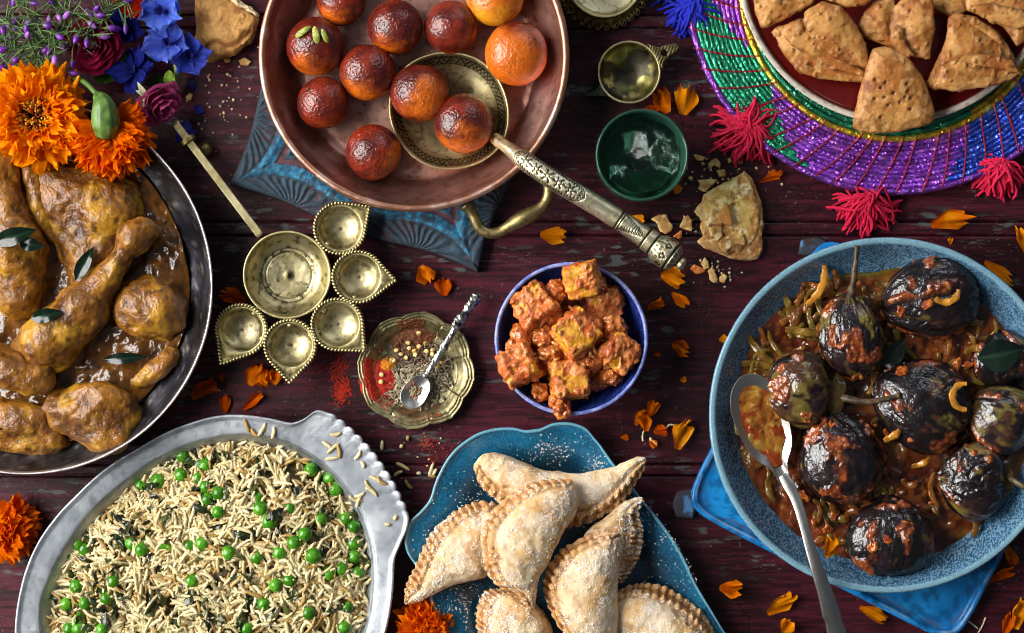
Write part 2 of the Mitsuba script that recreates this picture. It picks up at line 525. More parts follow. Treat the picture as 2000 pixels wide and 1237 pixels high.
# ---------------------------------------------------------------- copper pan
ZP = 30.0
def build_copper():
    t = thing('copper_pan', 'round copper pan with a brass side handle, holding dark red sweets', 'pan')
    zr = 122.0; k = kk(zr)
    c = at(808.5, 110, zr)
    R = 303 * k
    a = np.linspace(np.pi * 1.05, -np.pi * .9, 14)
    bead = [(R - 6 + 7 * math.cos(q), zr - 3 + 7 * math.sin(q)) for q in np.linspace(-.5, math.pi + .3, 12)]
    prof = rp([(0.01, ZP + .5), (224, ZP + .5, 12), (R - 10, zr - 10, 10)], 6, 5, 12).tolist() + bead + \
        rp([(R - 14, zr - 8), (R - 22, zr - 26, 30), (232, ZP + 10, 26), (220, ZP + 5, 12), (205, ZP + 6, 8), (.01, ZP + 4)], 6, 7, 6).tolist()
    V, F = lathe(prof, c, 300)
    r = np.hypot(V[:, 0] - c[0], V[:, 1] - c[1])
    N = normals(V, F)
    n1 = fb(V, 60, 4, 3); n2 = fb(V, 10, 3, 4)
    inner = r < R - 13
    V = V + N * (np.where(inner, 2.2, .6) * (fb(V, 46, 2, 6) - .5))[:, None]
    C = mixc(lin('#b58878'), lin('#d4a498'), sst(.35, .65, n1))
    C = mixc(C, lin('#7d463c'), sst(.5, .75, n2) * .5 * inner)
    rimc = mixc(lin('#c08a72'), lin('#e2b9a6'), sst(.5, .7, fb(V, 30, 3, 8)))
    C = np.where((r > R - 15)[:, None], rimc, C)
    part(t, 'body', (V, F), 'copper', C)
    P = np.array([at(908, 398, 96), at(926, 424, 92), at(940, 449, 90), at(966, 456, 90), at(1000, 440, 92), at(1040, 418, 94), at(1064, 398, 95), at(1072, 372, 98), at(1068, 350, 102)])
    path = spline(P, 60)
    s = np.linspace(0, 1, 60)
    rad = 10.5 + 6.5 * np.exp(-((s - .60) / .13) ** 2) + 3 * np.exp(-(s / .05) ** 2)
    V, F = tube(path, rad, 20)
    C = mixc(lin('#a39162'), lin('#6d5d38'), sst(.55, .7, fb(V, 5, 2, 5)) * .8)
    part(t, 'handle', (V, F), 'brass', C, label='brass loop handle with a swollen grip')


build_copper()


# ---------------------------------------------------------------- brass ladle
def build_ladle():
    t = thing('ladle', 'brass ladle with an engraved handle holding two syrupy sweets', 'ladle')
    zr = 84.0; c = at(881, 219, zr); k = kk(zr)
    n = 300; th = np.linspace(0, 2 * np.pi, n, endpoint=False)
    hd = math.atan2(-243, 363)                       # direction of the handle
    q = th - hd
    A = k * (117 + 3 * np.cos(2 * q) - 4.5 * np.cos(q) + 1.5 * np.cos(4 * q))
    prof = []
    for r_, z_ in rp([(0, 36), (44, 37, 20), (98, 58, 30), (116, 82, 3), (117.5, 85, 2), (114, 85, 2), (96, 62, 30), (44, 41, 20), (0, 40)], 4, 6, 3.5):
        prof.append((0, 117 - r_, z_))
    V, F = loft(c, A, A, prof, n)
    # floor point of the loft is where inset passes the centre
    d = np.hypot(V[:, 0] - c[0], V[:, 1] - c[1]); a = np.arctan2(V[:, 1] - c[1], V[:, 0] - c[0])
    rel = np.interp((a - 0) % (2 * np.pi), np.append(th, 2 * np.pi), np.append(A, A[0])) - d
    inner = (np.arange(len(V)) // n) > len(prof) * .45
    C = mixc(lin('#b3a474'), lin('#d8ca9a'), sst(.3, .7, fb(V, 28, 3, 2)))
    C = mixc(C, lin('#55481f'), sst(.55, .7, fb(V, 7, 3, 3)) * .6)
    band = inner & (rel > 7) & (rel < 21)
    zig = np.abs(((a * 34 / np.pi) % 2) - 1) * 10 + 9
    dark = band & ((np.abs(rel - zig) < 1.9) | (np.abs(rel - (28 - zig)) < 1.5) | (np.abs(rel - 8) < 1.2) | (np.abs(rel - 20.5) < 1.2))
    C = mixc(C, lin('#2b2312'), np.where(dark, .85, 0))
    C = np.where((inner & (rel < 3.5))[:, None], lin('#d0c08c'), C)
    part(t, 'bowl', (V, F), 'brass', C)
    # handle: tube along a straight rising line with engraved bands
    p0, p1, p2, p3 = at(966, 270, 84), at(1030, 318, 143), at(1180, 411, 152), at(1338, 521, 158)
    L = 380; pts = spline([p0, (p0 + p1) / 2 + [0, 0, 6], p1, p2, p3], L)
    s = np.linspace(0, 1, L)
    # radius along s; photo measures
    px = np.array([0, .03, .05, .08, .14, .2, .5, .66, .795, .80, .835, .84, .87, .90, .925, .93, .935, .962, .965, .968, .982, .995, 1.0])
    rr = np.array([11, 13, 12, 12.5, 14.5, 19, 20, 20.5, 21.5, 24, 24, 23, 30, 31.5, 30, 27, 29, 15, 12, 12, 12.5, 8, .5])
    rad = PchipInterpolator(px, rr)(s) * .96
    n = 64
    tt, aa, bb = frames(pts)
    ph = np.linspace(0, 2 * np.pi, n, endpoint=False)
    SS, PH = np.meshgrid(s, ph, indexing='ij')
    x = SS * np.linalg.norm(p3 - p0)                 # along in units
    w = ((PH - np.pi / 2 + np.pi) % (2 * np.pi) - np.pi) * rad[:, None]   # around, 0 on top
    ink = np.zeros_like(x, bool); ln = np.linalg.norm(p3 - p0)
    x1, x2 = .165 * ln, .50 * ln; xm = (x1 + x2) / 2; hw = (x2 - x1) / 2
    xi = (x - xm) / hw
    lens = 27 * np.clip(1 - np.abs(xi) ** 5, 0, 1)
    inside = np.abs(w) < lens
    ink |= (np.abs(np.abs(w) - lens) < 1.7) & (np.abs(xi) < 1.0)
    ink |= (np.abs(np.abs(w) - lens + 5.5) < 1.1) & (np.abs(xi) < .985)
    ink |= inside & (np.abs(w) > lens - 12) & (np.abs(w) < lens - 7) & (np.abs(xi) < .8) & ((x % 5.5) < 2.3)
    for cx in (-.62, -.31, 0, .31, .62):
        dx, dw = (xi - cx) * hw, w
        rr_, an = np.hypot(dx, dw), np.arctan2(dw, dx)
        pet = (np.cos(6 * an + (0 if cx == 0 else .6)) > .45) & (rr_ > 4.5) & (rr_ < (15 if cx == 0 else 12))
        ink |= inside & pet & (np.abs(w) < lens - 13)
        ink |= inside & (np.abs(rr_ - 4) < .9)
    ink |= inside & (np.abs(np.abs(xi) - .87) < .03) & (np.abs(w) < 8) & ((w % 5) < 2.2)
    x3, x4 = .665 * ln, .795 * ln
    ink |= (np.abs(x - x3) < 1.4) | (np.abs(x - x3 - 5) < 1.1)
    wr = ((w + 22) % 44) - 22
    y = (x - x3 - 6) / (x4 - x3 - 6)
    chev = (1 - np.abs(wr) / 20)
    for o in (0, .16):
        ink |= (np.abs((1 - y) * 1.05 - (np.abs(wr) / 20) ** 1.0 - o + .0) < .055) & (y > 0) & (y < 1)
    ink |= (y > .1) & (y < 1) & (np.abs((1 - y) * 1.05 - np.abs(wr) / 20 - .34) < .1) & ((x % 5) < 2.2)
    ink |= (np.abs(x - .797 * ln) < 1.8) | (np.abs(x - .838 * ln) < 1.8)
    bulb = (SS > .842) & (SS < .922)
    yb = (SS - .842) / .08
    wq = PH * 8 / (2 * np.pi)
    arch = np.abs(((wq * 1.0) % 1) - .5) * 2
    ink |= bulb & ((np.abs(yb - .15 - .7 * (1 - arch ** 2)) < .07) | ((np.abs(arch) < .1) & (yb < .6)) | ((np.abs(((wq * 4) % 1) - .5) < .16) & (yb > .55) & (yb < .8) & (arch < .5)))
    ink |= (np.abs(SS - .928) < .005) | (np.abs(SS - .966) < .004)
    ribs = (SS > .936) & (SS < .962)
    ink |= ribs & (((PH * 26 / (2 * np.pi)) % 1) < .35)
    R = rad[:, None] - 1.0 * ink
    P = pts[:, None] + aa[:, None] * (R * np.cos(ph))[..., None] + bb[:, None] * (R * np.sin(ph))[..., None]
    V, F = rings(P, cap=True)
    I = np.append(ink.ravel(), [False, False]).astype(float)
    C = mixc(lin('#d4c9a2'), lin('#ece3c4'), sst(.35, .65, fb(V, 22, 3, 2)))
    C = mixc(C, lin('#6c5e36'), sst(.58, .7, fb(V, 6, 2, 3)) * .4)
    C = mixc(C, lin('#1d1a14'), I * .9)
    ns = np.append(SS.ravel(), [0, 1])
    a, b = ns < .80, ns >= .80
    def cut(lo, hi):
        i0, i1 = int(lo * (L - 1)), int(hi * (L - 1)) + 1
        V_, F_ = rings(P[i0:i1], cap=True)
        return V_, F_, np.vstack([C[i0 * n:i1 * n], C[i0 * n:i0 * n + 1], C[i1 * n - 1:i1 * n]])
    part(t, 'handle', cut(0, .798), 'brass', label='brass handle engraved with flowers and pointed leaves')
    part(t, 'finial', cut(.798, 1), 'brass', label='ribbed knob ending the engraved handle')


build_ladle()


# ---------------------------------------------------------------- five-cup brass lamp
def teardrop(r, tipd, n):
    """outline of a cup with a pointed tip at +x"""
    th = np.linspace(0, 2 * np.pi, n, endpoint=False)
    a = np.arccos(r / tipd)
    q = (th + np.pi) % (2 * np.pi) - np.pi
    R = np.where(np.abs(q) < a, r / np.cos(np.clip(a - np.abs(q), -1.5, 1.5)), r)
    return np.minimum(R, tipd)


def rope(path, r, n=8, twist=.55):
    V, F = tube(path, r, n, closed=True, mod=lambda s, p: 1 + .34 * np.sin(s * twist + p) + .0 * p)
    s = np.repeat(np.arange(len(path) + 1), n)[:len(V)]
    return V, F


def patina(V, a='#a99c72', b='#d2c69a', d='#453b1e', amt=.6, s=1.0, seed=0):
    C = mixc(lin(a), lin(b), sst(.35, .65, fb(V, 24 * s, 3, seed)))
    return mixc(C, lin(d), sst(.54, .72, fb(V, 9 * s, 3, seed + 1)) * amt)


def build_lamp():
    t = thing('oil_lamp', 'brass oil lamp with five pointed cups round a bowl and a long flat handle', 'oil lamp')
    zr = 68.0; c = at(560.5, 537, zr); R = 87 * kk(zr)
    prof = rp([(0, 1), (46, 2, 4), (40, 12, 8), (60, 26, 14), (R - 4, 52, 12), (R, zr - 3, 3), (R - 1, zr, 2), (R - 5, zr, 2), (R - 8, zr - 10, 8), (58, 34, 20), (0, 30)], 3, 6, 2.4)
    V, F = lathe(prof, c, 220)
    r = np.hypot(V[:, 0] - c[0], V[:, 1] - c[1]); inner = (np.arange(len(V)) // 220) > len(prof) * .45
    C = patina(V, amt=.75, seed=3)
    ring = inner & ((np.abs(r - 53) < 1.2) | (np.abs(r - 45) < 1.2))
    C = mixc(C, lin('#20180c'), np.where(ring, .8, 0))
    C = mixc(C, lin('#22190d'), inner * sst(.56, .64, fb(V * [1, 1, 0], 7, 3, 31)) * sst(12, 4, np.abs(r - 47)) * .8)
    V[:, 2] -= ring * .7
    V[:, 2] += inner * 4 * np.exp(-(r / 7) ** 2)
    C = mixc(C, lin('#17130c'), inner * np.exp(-(r / 9) ** 2))
    C = np.where(((r > R - 6) & (V[:, 2] > zr - 4))[:, None], lin('#cfc08a'), C)
    part(t, 'bowl', (V, F), 'brass', C)
    for (px, py), (tx, ty) in (((664, 446), (724, 402)), ((700, 541), (775, 548)), ((659, 634), (714, 687)), ((567, 675), (566, 750)), ((471, 645), (431, 713))):
        zc = 66.0; cc, tp = at(px, py, zc), at(tx, ty, zc)
        d = np.linalg.norm((tp - cc)[:2]); a0 = math.atan2(tp[1] - cc[1], tp[0] - cc[0])
        n = 150
        A = teardrop(51, d, n); B = np.full(n, 42.0)
        pr = []
        for r_, z_ in rp([(0, 3), (22, 5, 8), (40, 24, 8), (42, 28, 2)], 4, 5, 4): pr.append((1, 42 - r_, z_))
        pr += [(.0, 1, 28), (0, 0, 31), (0, 1, 33.5), (.15, 0, 34), (.5, 0, 33), (.8, 0, 33.4), (1, 0, 33), (1, 1.5, 31)]
        for r_, z_ in rp([(40.5, 30), (36, 20, 10), (20, 9, 10), (0, 7)], 4, 6, 2.5): pr.append((1, 42 - r_, z_))
        V, F = loft((0, 0), A, B, pr, n)
        a = np.arctan2(V[:, 1], V[:, 0]); r = np.hypot(V[:, 0], V[:, 1])
        lip = (r > 43.5) & (V[:, 2] > 32)
        # engraved lines on the pointed lip
        th = np.linspace(0, 2 * np.pi, n, endpoint=False)
        Aa = np.interp(a % (2 * np.pi), np.append(th, 2 * np.pi), np.append(A, A[0]))
        f = (Aa - r) / np.maximum(Aa - 42, 1e-3)
        W = V @ rot('z', math.degrees(a0)).T + [cc[0], cc[1], 32]
        C = patina(W, amt=.55, seed=7)
        C = np.where(lip[:, None], patina(W, '#b3a36c', '#d8c992', '#4a3f1e', .6, .6, 9), C)
        C = mixc(C, lin('#2a2210'), np.where(lip & (np.abs(a) < .6) & (np.abs(f - .45) < .09), .8, 0))
        C = mixc(C, lin('#14100a'), (np.exp(-(r / 3.0) ** 2)) * (V[:, 2] < 12))
        cup = part(t, 'cup', (W, F), 'brass', C)
        n2 = 240
        q = np.linspace(0, 2 * np.pi, n2, endpoint=False)
        Ar = teardrop(51, d, n2) - 2.2
        loop = np.stack([Ar * np.cos(q), Ar * np.sin(q), np.full(n2, 35.0)], 1)
        # even spacing
        loop = np.vstack([loop, loop[:1]]); s = np.concatenate([[0], np.cumsum(np.linalg.norm(np.diff(loop, axis=0), axis=1))])
        loop = np.stack([np.interp(np.linspace(0, s[-1], 260, endpoint=False), s, loop[:, j]) for j in range(3)], 1)
        V, F = tube(loop, 3.3, 8, closed=True, mod=lambda s, p: 1 + .30 * np.sin(s * .95 + p))
        ph = np.sin(np.repeat(np.arange(261) * (s[-1] / 260) * .95, 8) + np.tile(np.linspace(0, 2 * np.pi, 8, endpoint=False), 261))
        C = mixc(lin('#54471f'), lin('#dccc94'), sst(-.5, .6, ph[:len(V)]))
        W = V @ rot('z', math.degrees(a0)).T + [cc[0], cc[1], 32]
        part(f'{cup}', 'rope_rim', (W, F), 'brass', C)
    # bridges between bowl and cups, and between neighbouring cups
    for a, b in (((632, 487), (640, 478)), ((646, 541), (660, 541)), ((622, 600), (634, 608)), ((566, 622), (567, 634)), ((507, 603), (498, 612)), ((690, 487), (697, 497)), ((693, 583), (684, 592)), ((608, 655), (622, 650)), ((512, 663), (526, 670))):
        A, B = at(*a, 60), at(*b, 60)
        d = (B - A) / np.linalg.norm(B - A)
        V, F = tube(np.linspace(A - 5 * d, B + 5 * d, 6), 6.5, 10, flat=.6)
        part(t, 'bridge', (V, F), 'brass', patina(V, '#a39360', '#c4b47e'))
    A, B = at(505, 456, 58), at(340, 238, 50)
    d = (B - A) / np.linalg.norm(B - A)
    path = np.linspace(A - d * 6, B, 40)
    tt, aa, bb = frames(path)
    sq = rp([(-7.4, -2.5), (7.4, -2.5, 1.2), (7.4, 2.5, 1.2), (-7.4, 2.5, 1.2), (-7.4, -2.5)], 1.2, 3)
    P = path[:, None] + aa[:, None] * sq[None, :, :1] + bb[:, None] * sq[None, :, 1:]
    V, F = rings(P, cap=True)
    part(t, 'handle', (V, F), 'brass', patina(V, '#a3966a', '#cbbf92', seed=5), smooth=True)
    c = at(367, 276, 44)
    V, F = tube(np.array([c - d * 5, c - d * 4.6, c + d * 4.6, c + d * 5]), [16, 17.5, 17.5, 16], 28)
    part(t, 'collar', (V, F), 'brass', patina(V, '#8f7f4a', '#a4945c', seed=6))
    c = at(399, 293, 18)
    V, F = ico(3); V = V * [15.5, 15.5, 14] + c
    part(t, 'foot', (V, F), 'brass', patina(V, '#8f7f4a', '#b09f64', seed=8))


build_lamp()


# ---------------------------------------------------------------- small brass lamp beside the glass
def build_diya():
    t = thing('small_oil_lamp', 'small tarnished brass lamp with a spout and pierced tail, above the green glass', 'oil lamp')
    zr = 46.0; c = at(1229, 141, zr); R = 62 * kk(zr)
    prof = rp([(0, 1), (26, 2, 8), (R - 8, 26, 16), (R, zr - 2, 3), (R - 1, zr, 2), (R - 4, zr, 2), (R - 9, 28, 16), (24, 9, 16), (0, 6)], 3, 6, 2.2)
    V, F = lathe(prof, c, 180)
    r = np.hypot(V[:, 0] - c[0], V[:, 1] - c[1]); inner = (np.arange(len(V)) // 180) > len(prof) * .45
    C = patina(V, '#9a8c50', '#cdbf82', '#3a331a', .5, seed=13)
    C = mixc(C, lin('#26262e'), inner * sst(.54, .68, fb(V * [1, 1, 0], 30, 3, 15) + .3 * np.exp(-((r - 6) / 22) ** 2)) * .9)
    C = mixc(C, lin('#5c6228'), inner * sst(.52, .68, fb(V * [1, 1, 0], 26, 3, 17)) * .6)
    C = np.where(((r > R - 5) & (V[:, 2] > zr - 5))[:, None], lin('#cdbf90'), C)
    part(t, 'bowl', (V, F), 'brass', C)
    poly = atv([(1262, 84), (1285, 92), (1306, 86), (1320, 85), (1327, 92), (1322, 102), (1306, 112), (1298, 124), (1295, 138), (1288, 128), (1276, 104)], 44)
    f = pillow(poly, 3.4, 2.6)
    hole = at(1297, 104, 44)[:2]
    g = lambda P: np.maximum(f(P), 6.5 - np.hypot(P[:, 0] - hole[0], P[:, 1] - hole[1]))
    V, F = nets(g, (poly[:, 0].min() - 4, poly[:, 1].min() - 4, -6), (poly[:, 0].max() + 4, poly[:, 1].max() + 4, 6), 1.5)
    V = relax(V, F, 1)
    sc = np.sin(V[:, 0] * .75 + V[:, 1] * .5) * np.sin(V[:, 0] * .3 - V[:, 1] * .9)
    V[:, 2] += 44 + .8 * sc
    part(t, 'tail', (V, F), 'brass', mixc(lin('#857a50'), lin('#3c3722'), sst(-.2, .5, -sc)), label='flat scaly tail with a round hole')
    poly = atv([(1186, 165), (1176, 158), (1158, 178), (1141, 182), (1137, 189), (1152, 189), (1180, 189), (1197, 190)], 44)
    f = pillow(poly, 5, 4)
    V, F = nets(f, (poly[:, 0].min() - 4, poly[:, 1].min() - 4, -8), (poly[:, 0].max() + 4, poly[:, 1].max() + 4, 8), 2)
    V = relax(V, F, 2); V[:, 2] += 40
    part(t, 'spout', (V, F), 'brass', patina(V, '#2c2c34', '#4c4a44', '#15151a', .7, .5, 21), label='soot blackened spout')


build_diya()


# ---------------------------------------------------------------- ornate brass dish at the top
def build_topdish():
    t = thing('ornate_dish', 'pale brass dish on an ornate beaded foot beside the copper pan', 'dish')
    zr = 70.0; c = at(1181, -42, zr); R = 77 * kk(zr)
    prof = rp([(0, 2), (86, 2, 2), (88, 6, 2), (72, 10, 6), (60, 30, 14), (R - 3, 58, 8), (R, zr - 2, 2), (R - 1, zr, 1.5), (R - 5, zr, 2), (R - 10, 60, 10), (40, 52, 16), (0, 50)], 3, 5, 3)
    V, F = lathe(prof, c, 180)
    r = np.hypot(V[:, 0] - c[0], V[:, 1] - c[1])
    C = patina(V, '#6d6038', '#9d8c58', '#2c2512', .8, .5, 3)
    top = (V[:, 2] > 49) & (r < R - 6) & ((np.arange(len(V)) // 180) > len(prof) * .5)
    ln = np.abs(np.sin(r * .13) * 18 - ((np.arctan2(V[:, 1] - c[1], V[:, 0] - c[0]) * 7) % 4 - 2) * 9)
    C = np.where(top[:, None], mixc(lin('#b9ae86'), lin('#d5ccab'), fb(V, 20, 3, 5)), C)
    C = mixc(C, lin('#3b3322'), np.where(top & (ln < 1.6), .7, 0))
    C = np.where(((r > R - 6) & (V[:, 2] > zr - 4))[:, None], lin('#c9b98a'), C)
    part(t, 'bowl', (V, F), 'brass', C)
    fc = at(1181, -42, 10)
    for i in range(16):
        a = math.radians(180 + 11.25 * i + 4)
        p = c + [86 * math.cos(a), 86 * math.sin(a), 0]
        V, F = ico(2); V = V * [8, 8, 7] + [p[0], p[1], 8]
        d = np.hypot(V[:, 0] - p[0], V[:, 1] - p[1])
        part(t, 'bead', (V, F), 'brass', np.where((np.abs(d - 4) < 1.6)[:, None], lin('#2a2312'), lin('#a8996a')))


build_topdish()


_OCT = (np.array([[1, 0, 0], [0, 1, 0], [-1, 0, 0], [0, -1, 0], [0, 0, 1], [0, 0, -1]], float), np.array([[0, 1, 4], [1, 2, 4], [2, 3, 4], [3, 0, 4], [1, 0, 5], [2, 1, 5], [3, 2, 5], [0, 3, 5]]))


# ---------------------------------------------------------------- green glass with ice
def build_glass():
    t = thing('drinking_glass', 'green drinking glass of iced drink between the small lamp and the ladle', 'glass')
    zr = 170.0; c = at(1254, 303, zr); k = kk(zr)
    R = 91 * k
    rb = 80.0
    outer = [(0.01, 0.6), (rb - 8, .6, 6), (rb, 6, 6), (R, zr - 4, 4)]
    inner = [(R - 3, zr, 2.4), (R - 7, zr - 4, 3), (rb - 8, 20, 14), (.01, 16)]
    prof = rp(outer + inner, 4, 6, 8)
    V, F = lathe(prof, c, 160)
    scene['green_glass'] = {'type': 'principled', 'base_color': {'type': 'rgb', 'value': [.16, .55, .36]}, 'roughness': .03, 'spec_trans': .9, 'eta': 1.5}
    part(t, 'tumbler', (V, F), 'green_glass', smooth=True)
    d = thing('iced_drink', 'dark green tinted drink filling the green glass', 'drink')
    zl = 112.0
    def ri(z): return np.interp(z, [20, zr - 4], [rb - 8, R - 7])
    prof = rp([(.01, 17), (rb - 16, 18, 10), (ri(26) - .8, 26, 6), (ri(zl) - .8, zl, .8), (ri(zl) - 4, zl - 1, 2), (.01, zl - 1.2)], 3, 5, 8)
    V, F = lathe(prof, c, 120)
    scene['drink_liquid'] = {'type': 'dielectric', 'int_ior': 1.33, 'ext_ior': 1.0, 'specular_transmittance': {'type': 'rgb', 'value': [.62, .86, .76]}}
    put(d, (V, F), 'drink_liquid')
    scene['ice_clear'] = {'type': 'dielectric', 'int_ior': 1.31, 'ext_ior': 1.0}
    scene['ice_frost'] = {'type': 'twosided', 'b': {'type': 'principled', 'base_color': {'type': 'rgb', 'value': [.8, .86, .84]}, 'roughness': .6, 'specular': .5}}
    import trimesh
    rng = np.random.default_rng(5)
    for i, (low, hi, lab) in enumerate((
            ([(1214, 262), (1236, 244), (1280, 238), (1312, 250), (1328, 300), (1330, 338), (1300, 356), (1262, 350), (1238, 330), (1222, 300)], [(1250, 256, 138), (1262, 262, 142), (1300, 262, 130), (1318, 318, 124), (1296, 338, 132), (1278, 306, 143), (1268, 280, 143), (1240, 300, 124), (1272, 330, 130)], 'large cracked ice block floating in the green glass'),
            ([(1188, 324), (1206, 314), (1226, 322), (1228, 346), (1212, 362), (1192, 352)], [(1204, 326, 124), (1218, 330, 126), (1206, 348, 118)], 'small ice chip at the edge of the green glass'))):
        pts = np.array([at(x, y, zl - 16) for x, y in low] + [at(x, y, z_) for x, y, z_ in hi] + [at(x, y, zl + 4) for x, y in low])
        m = trimesh.convex.convex_hull(pts); m = m.subdivide().subdivide().subdivide()
        V, F = np.array(m.vertices), np.array(m.faces)
        V = V + normals(V, F) * ((fb(V, 26, 2, i) - .5) * 2.6)[:, None]
        ik = thing('ice_cube', lab, 'ice')
        put(ik, (V, F), 'ice_clear', smooth=35)
        cc = V.mean(0)
        segs = [((-18, 30), (8, -34)), ((0, 34), (30, 18)), ((10, -30), (40, -38)), ((-30, 28), (-14, 10)), ((14, 8), (44, -16)), ((-8, 2), (20, 34)), ((20, 20), (38, -30))] if i == 0 else [((-10, -6), (12, 8)), ((-6, 8), (8, -9))]
        ms = []
        for a, b in segs:                                   # milky cracks: sheets of tiny bubbles
            for _ in range(130):
                q = rng.random(); w = rng.normal(0, 2.2)
                p = np.array([cc[0] + a[0] + (b[0] - a[0]) * q + w, cc[1] + a[1] + (b[1] - a[1]) * q + rng.normal(0, 2.2), rng.uniform(zl - 10, zl + 16)])
                ms.append((_OCT[0] * rng.uniform(.4, 1.3) + p, _OCT[1]))
        for _ in range(420 if i == 0 else 60):
            p = cc + rng.normal(0, 1, 3) * ([26, 24, 7] if i == 0 else [9, 9, 4])
            ms.append((_OCT[0] * rng.uniform(.3, .9) + p, _OCT[1]))
        part(ik, 'bubbles', merge(ms), 'ice_frost', kind='stuff')


build_glass()


# ---------------------------------------------------------------- cobalt bowl
def speck(name, base, lo, hi, s, rough, thr=.5, coat=.0, w=.12, rim=None):
    a, b, c = c3(base), c3(lo), c3(hi)
    def f(p, n, uv):
        x, y, z = p.x / S, p.y / S, p.z / S
        g = fbm((x * .8 + y * .6) / s, (y * .8 - x * .6 + z * .5) / s, (z * .8 + x * .37 + y * .21) / s, 2)
        m = fbm(x / 60, y / 60, z / 60, 2)
        col = mix(a, b, smoothstep(.40, .58, m))
        col = mix(col, c, smoothstep(thr, thr + w, g) * .75)
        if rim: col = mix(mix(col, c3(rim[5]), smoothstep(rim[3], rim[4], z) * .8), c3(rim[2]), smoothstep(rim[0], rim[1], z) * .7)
        return col
    mat(name, rough, base=mikit.proc(f), spec=.5, coat=coat)


speck('cobalt_glaze', '#22378c', '#1b2a70', '#5a6db8', 2.4, .25, .6, .4)
speck('stone_glaze', '#2f5a78', '#264c68', '#7398b2', 2.6, .28, .46, .5, rim=(101, 106, '#86b0be', -9, -10, '#000000'))
speck('teal_glaze', '#11587a', '#0c4462', '#1f789c', 2.4, .22, .5, .6, rim=(42.5, 44.5, '#7ab4c4', 42, 13, '#06202e'))  # platter floor darkened in the colour: pooled glaze plus shade from the pastries


def build_cobalt():
    t = thing('cobalt_bowl', 'small cobalt blue bowl of spiced paneer in the middle of the table', 'bowl')
    zr = 112.0; c = at(1116, 662, zr); R = 151 * kk(zr)
    prof = rp([(0.01, 6), (48, 6, 2), (50, 1, 2), (56, 1, 2), (64, 8, 6), (R - 18, 52, 46), (R, zr - 6, 10), (R - 2, zr, 3), (R - 8, zr, 3), (R - 24, 54, 46), (58, 17, 30), (.01, 14)], 3, 7, 6)
    V, F = lathe(prof, c, 180)
    V = V + (normals(V, F) * ((fb(V, 40, 2, 4) - .5) * 1.4)[:, None])
    part(t, 'body', (V, F), 'cobalt_glaze')
    # pale worn lip
    a = np.linspace(0, 2 * np.pi, 240, endpoint=False)
    path = np.stack([c[0] + (R - 4.6) * np.cos(a), c[1] + (R - 4.6) * np.sin(a), np.full(240, zr - 1.5) + .5 * np.sin(3 * a)], 1)
    V, F = tube(path, 3.7, 10, closed=True)
    C = mixc(lin('#6676c0'), lin('#9aa6d6'), sst(.4, .65, fb(V, 12, 3, 5)))
    part(t, 'rim', (V, F), 'gloss', C, label='paler worn lip of the blue bowl')


build_cobalt()


# ---------------------------------------------------------------- pewter spice plate
def build_spice_plate():
    t = thing('spice_plate', 'small scalloped pewter plate holding heaps of ground spices and seeds', 'plate')
    zr = 26.0; c = at(813, 724, zr)
    n = 360; th = np.linspace(0, 2 * np.pi, n, endpoint=False)
    lob = np.abs(np.sin((th - .25) * 4))                     # eight bracket scallops
    A = 108 + 7.0 * lob ** .8 + 1.5 * np.exp(-(((th - .25) * 4 / np.pi) % 1 - .5) ** 2 / .002)
    B = A * .0 + 80 + 2 * lob
    pr = [(1, 20, 2), (1, 0, 3), (.7, 0, 10), (.1, 1, zr - 6), (0, 0, zr - 3), (0, .8, zr), (0, 3, zr + .6), (0, 5, zr - .8), (0, 7, zr - 1), (0, 9, zr + .2), (0, 11, zr - 1.4), (0, 13, zr - 1.6), (0, 15, zr - .6), (0, 17, zr - 2.4), (.68, 0, zr - 5), (.85, 0, zr - 10), (1, 0, 12), (1, 3, 9), (1, 12, 7.5), (1, 40, 7), (1, 60, 7), (1, 80, 7)]
    pr = [(1, 82, 2)] + pr
    # refine
    q = np.array(pr); s = np.arange(len(q)); ss = np.linspace(0, len(q) - 1, 100)
    prof = np.stack([np.interp(ss, s, q[:, j]) for j in range(3)], 1)
    V, F = loft(c, A, B, prof, n)
    crease = np.exp(-((((np.arctan2(V[:, 1] - c[1], V[:, 0] - c[0]) - .25) * 4 / np.pi) % 1 - 0) ** 2) / .004)
    r = np.hypot(V[:, 0] - c[0], V[:, 1] - c[1])
    V[:, 2] -= crease * 2.5 * ((r > 70) & (r < 100))
    C = patina(V, '#8e8460', '#b1a67e', '#4b4228', .5, 1, 3)
    part(t, 'dish', (V, F), 'brass', C)


build_spice_plate()


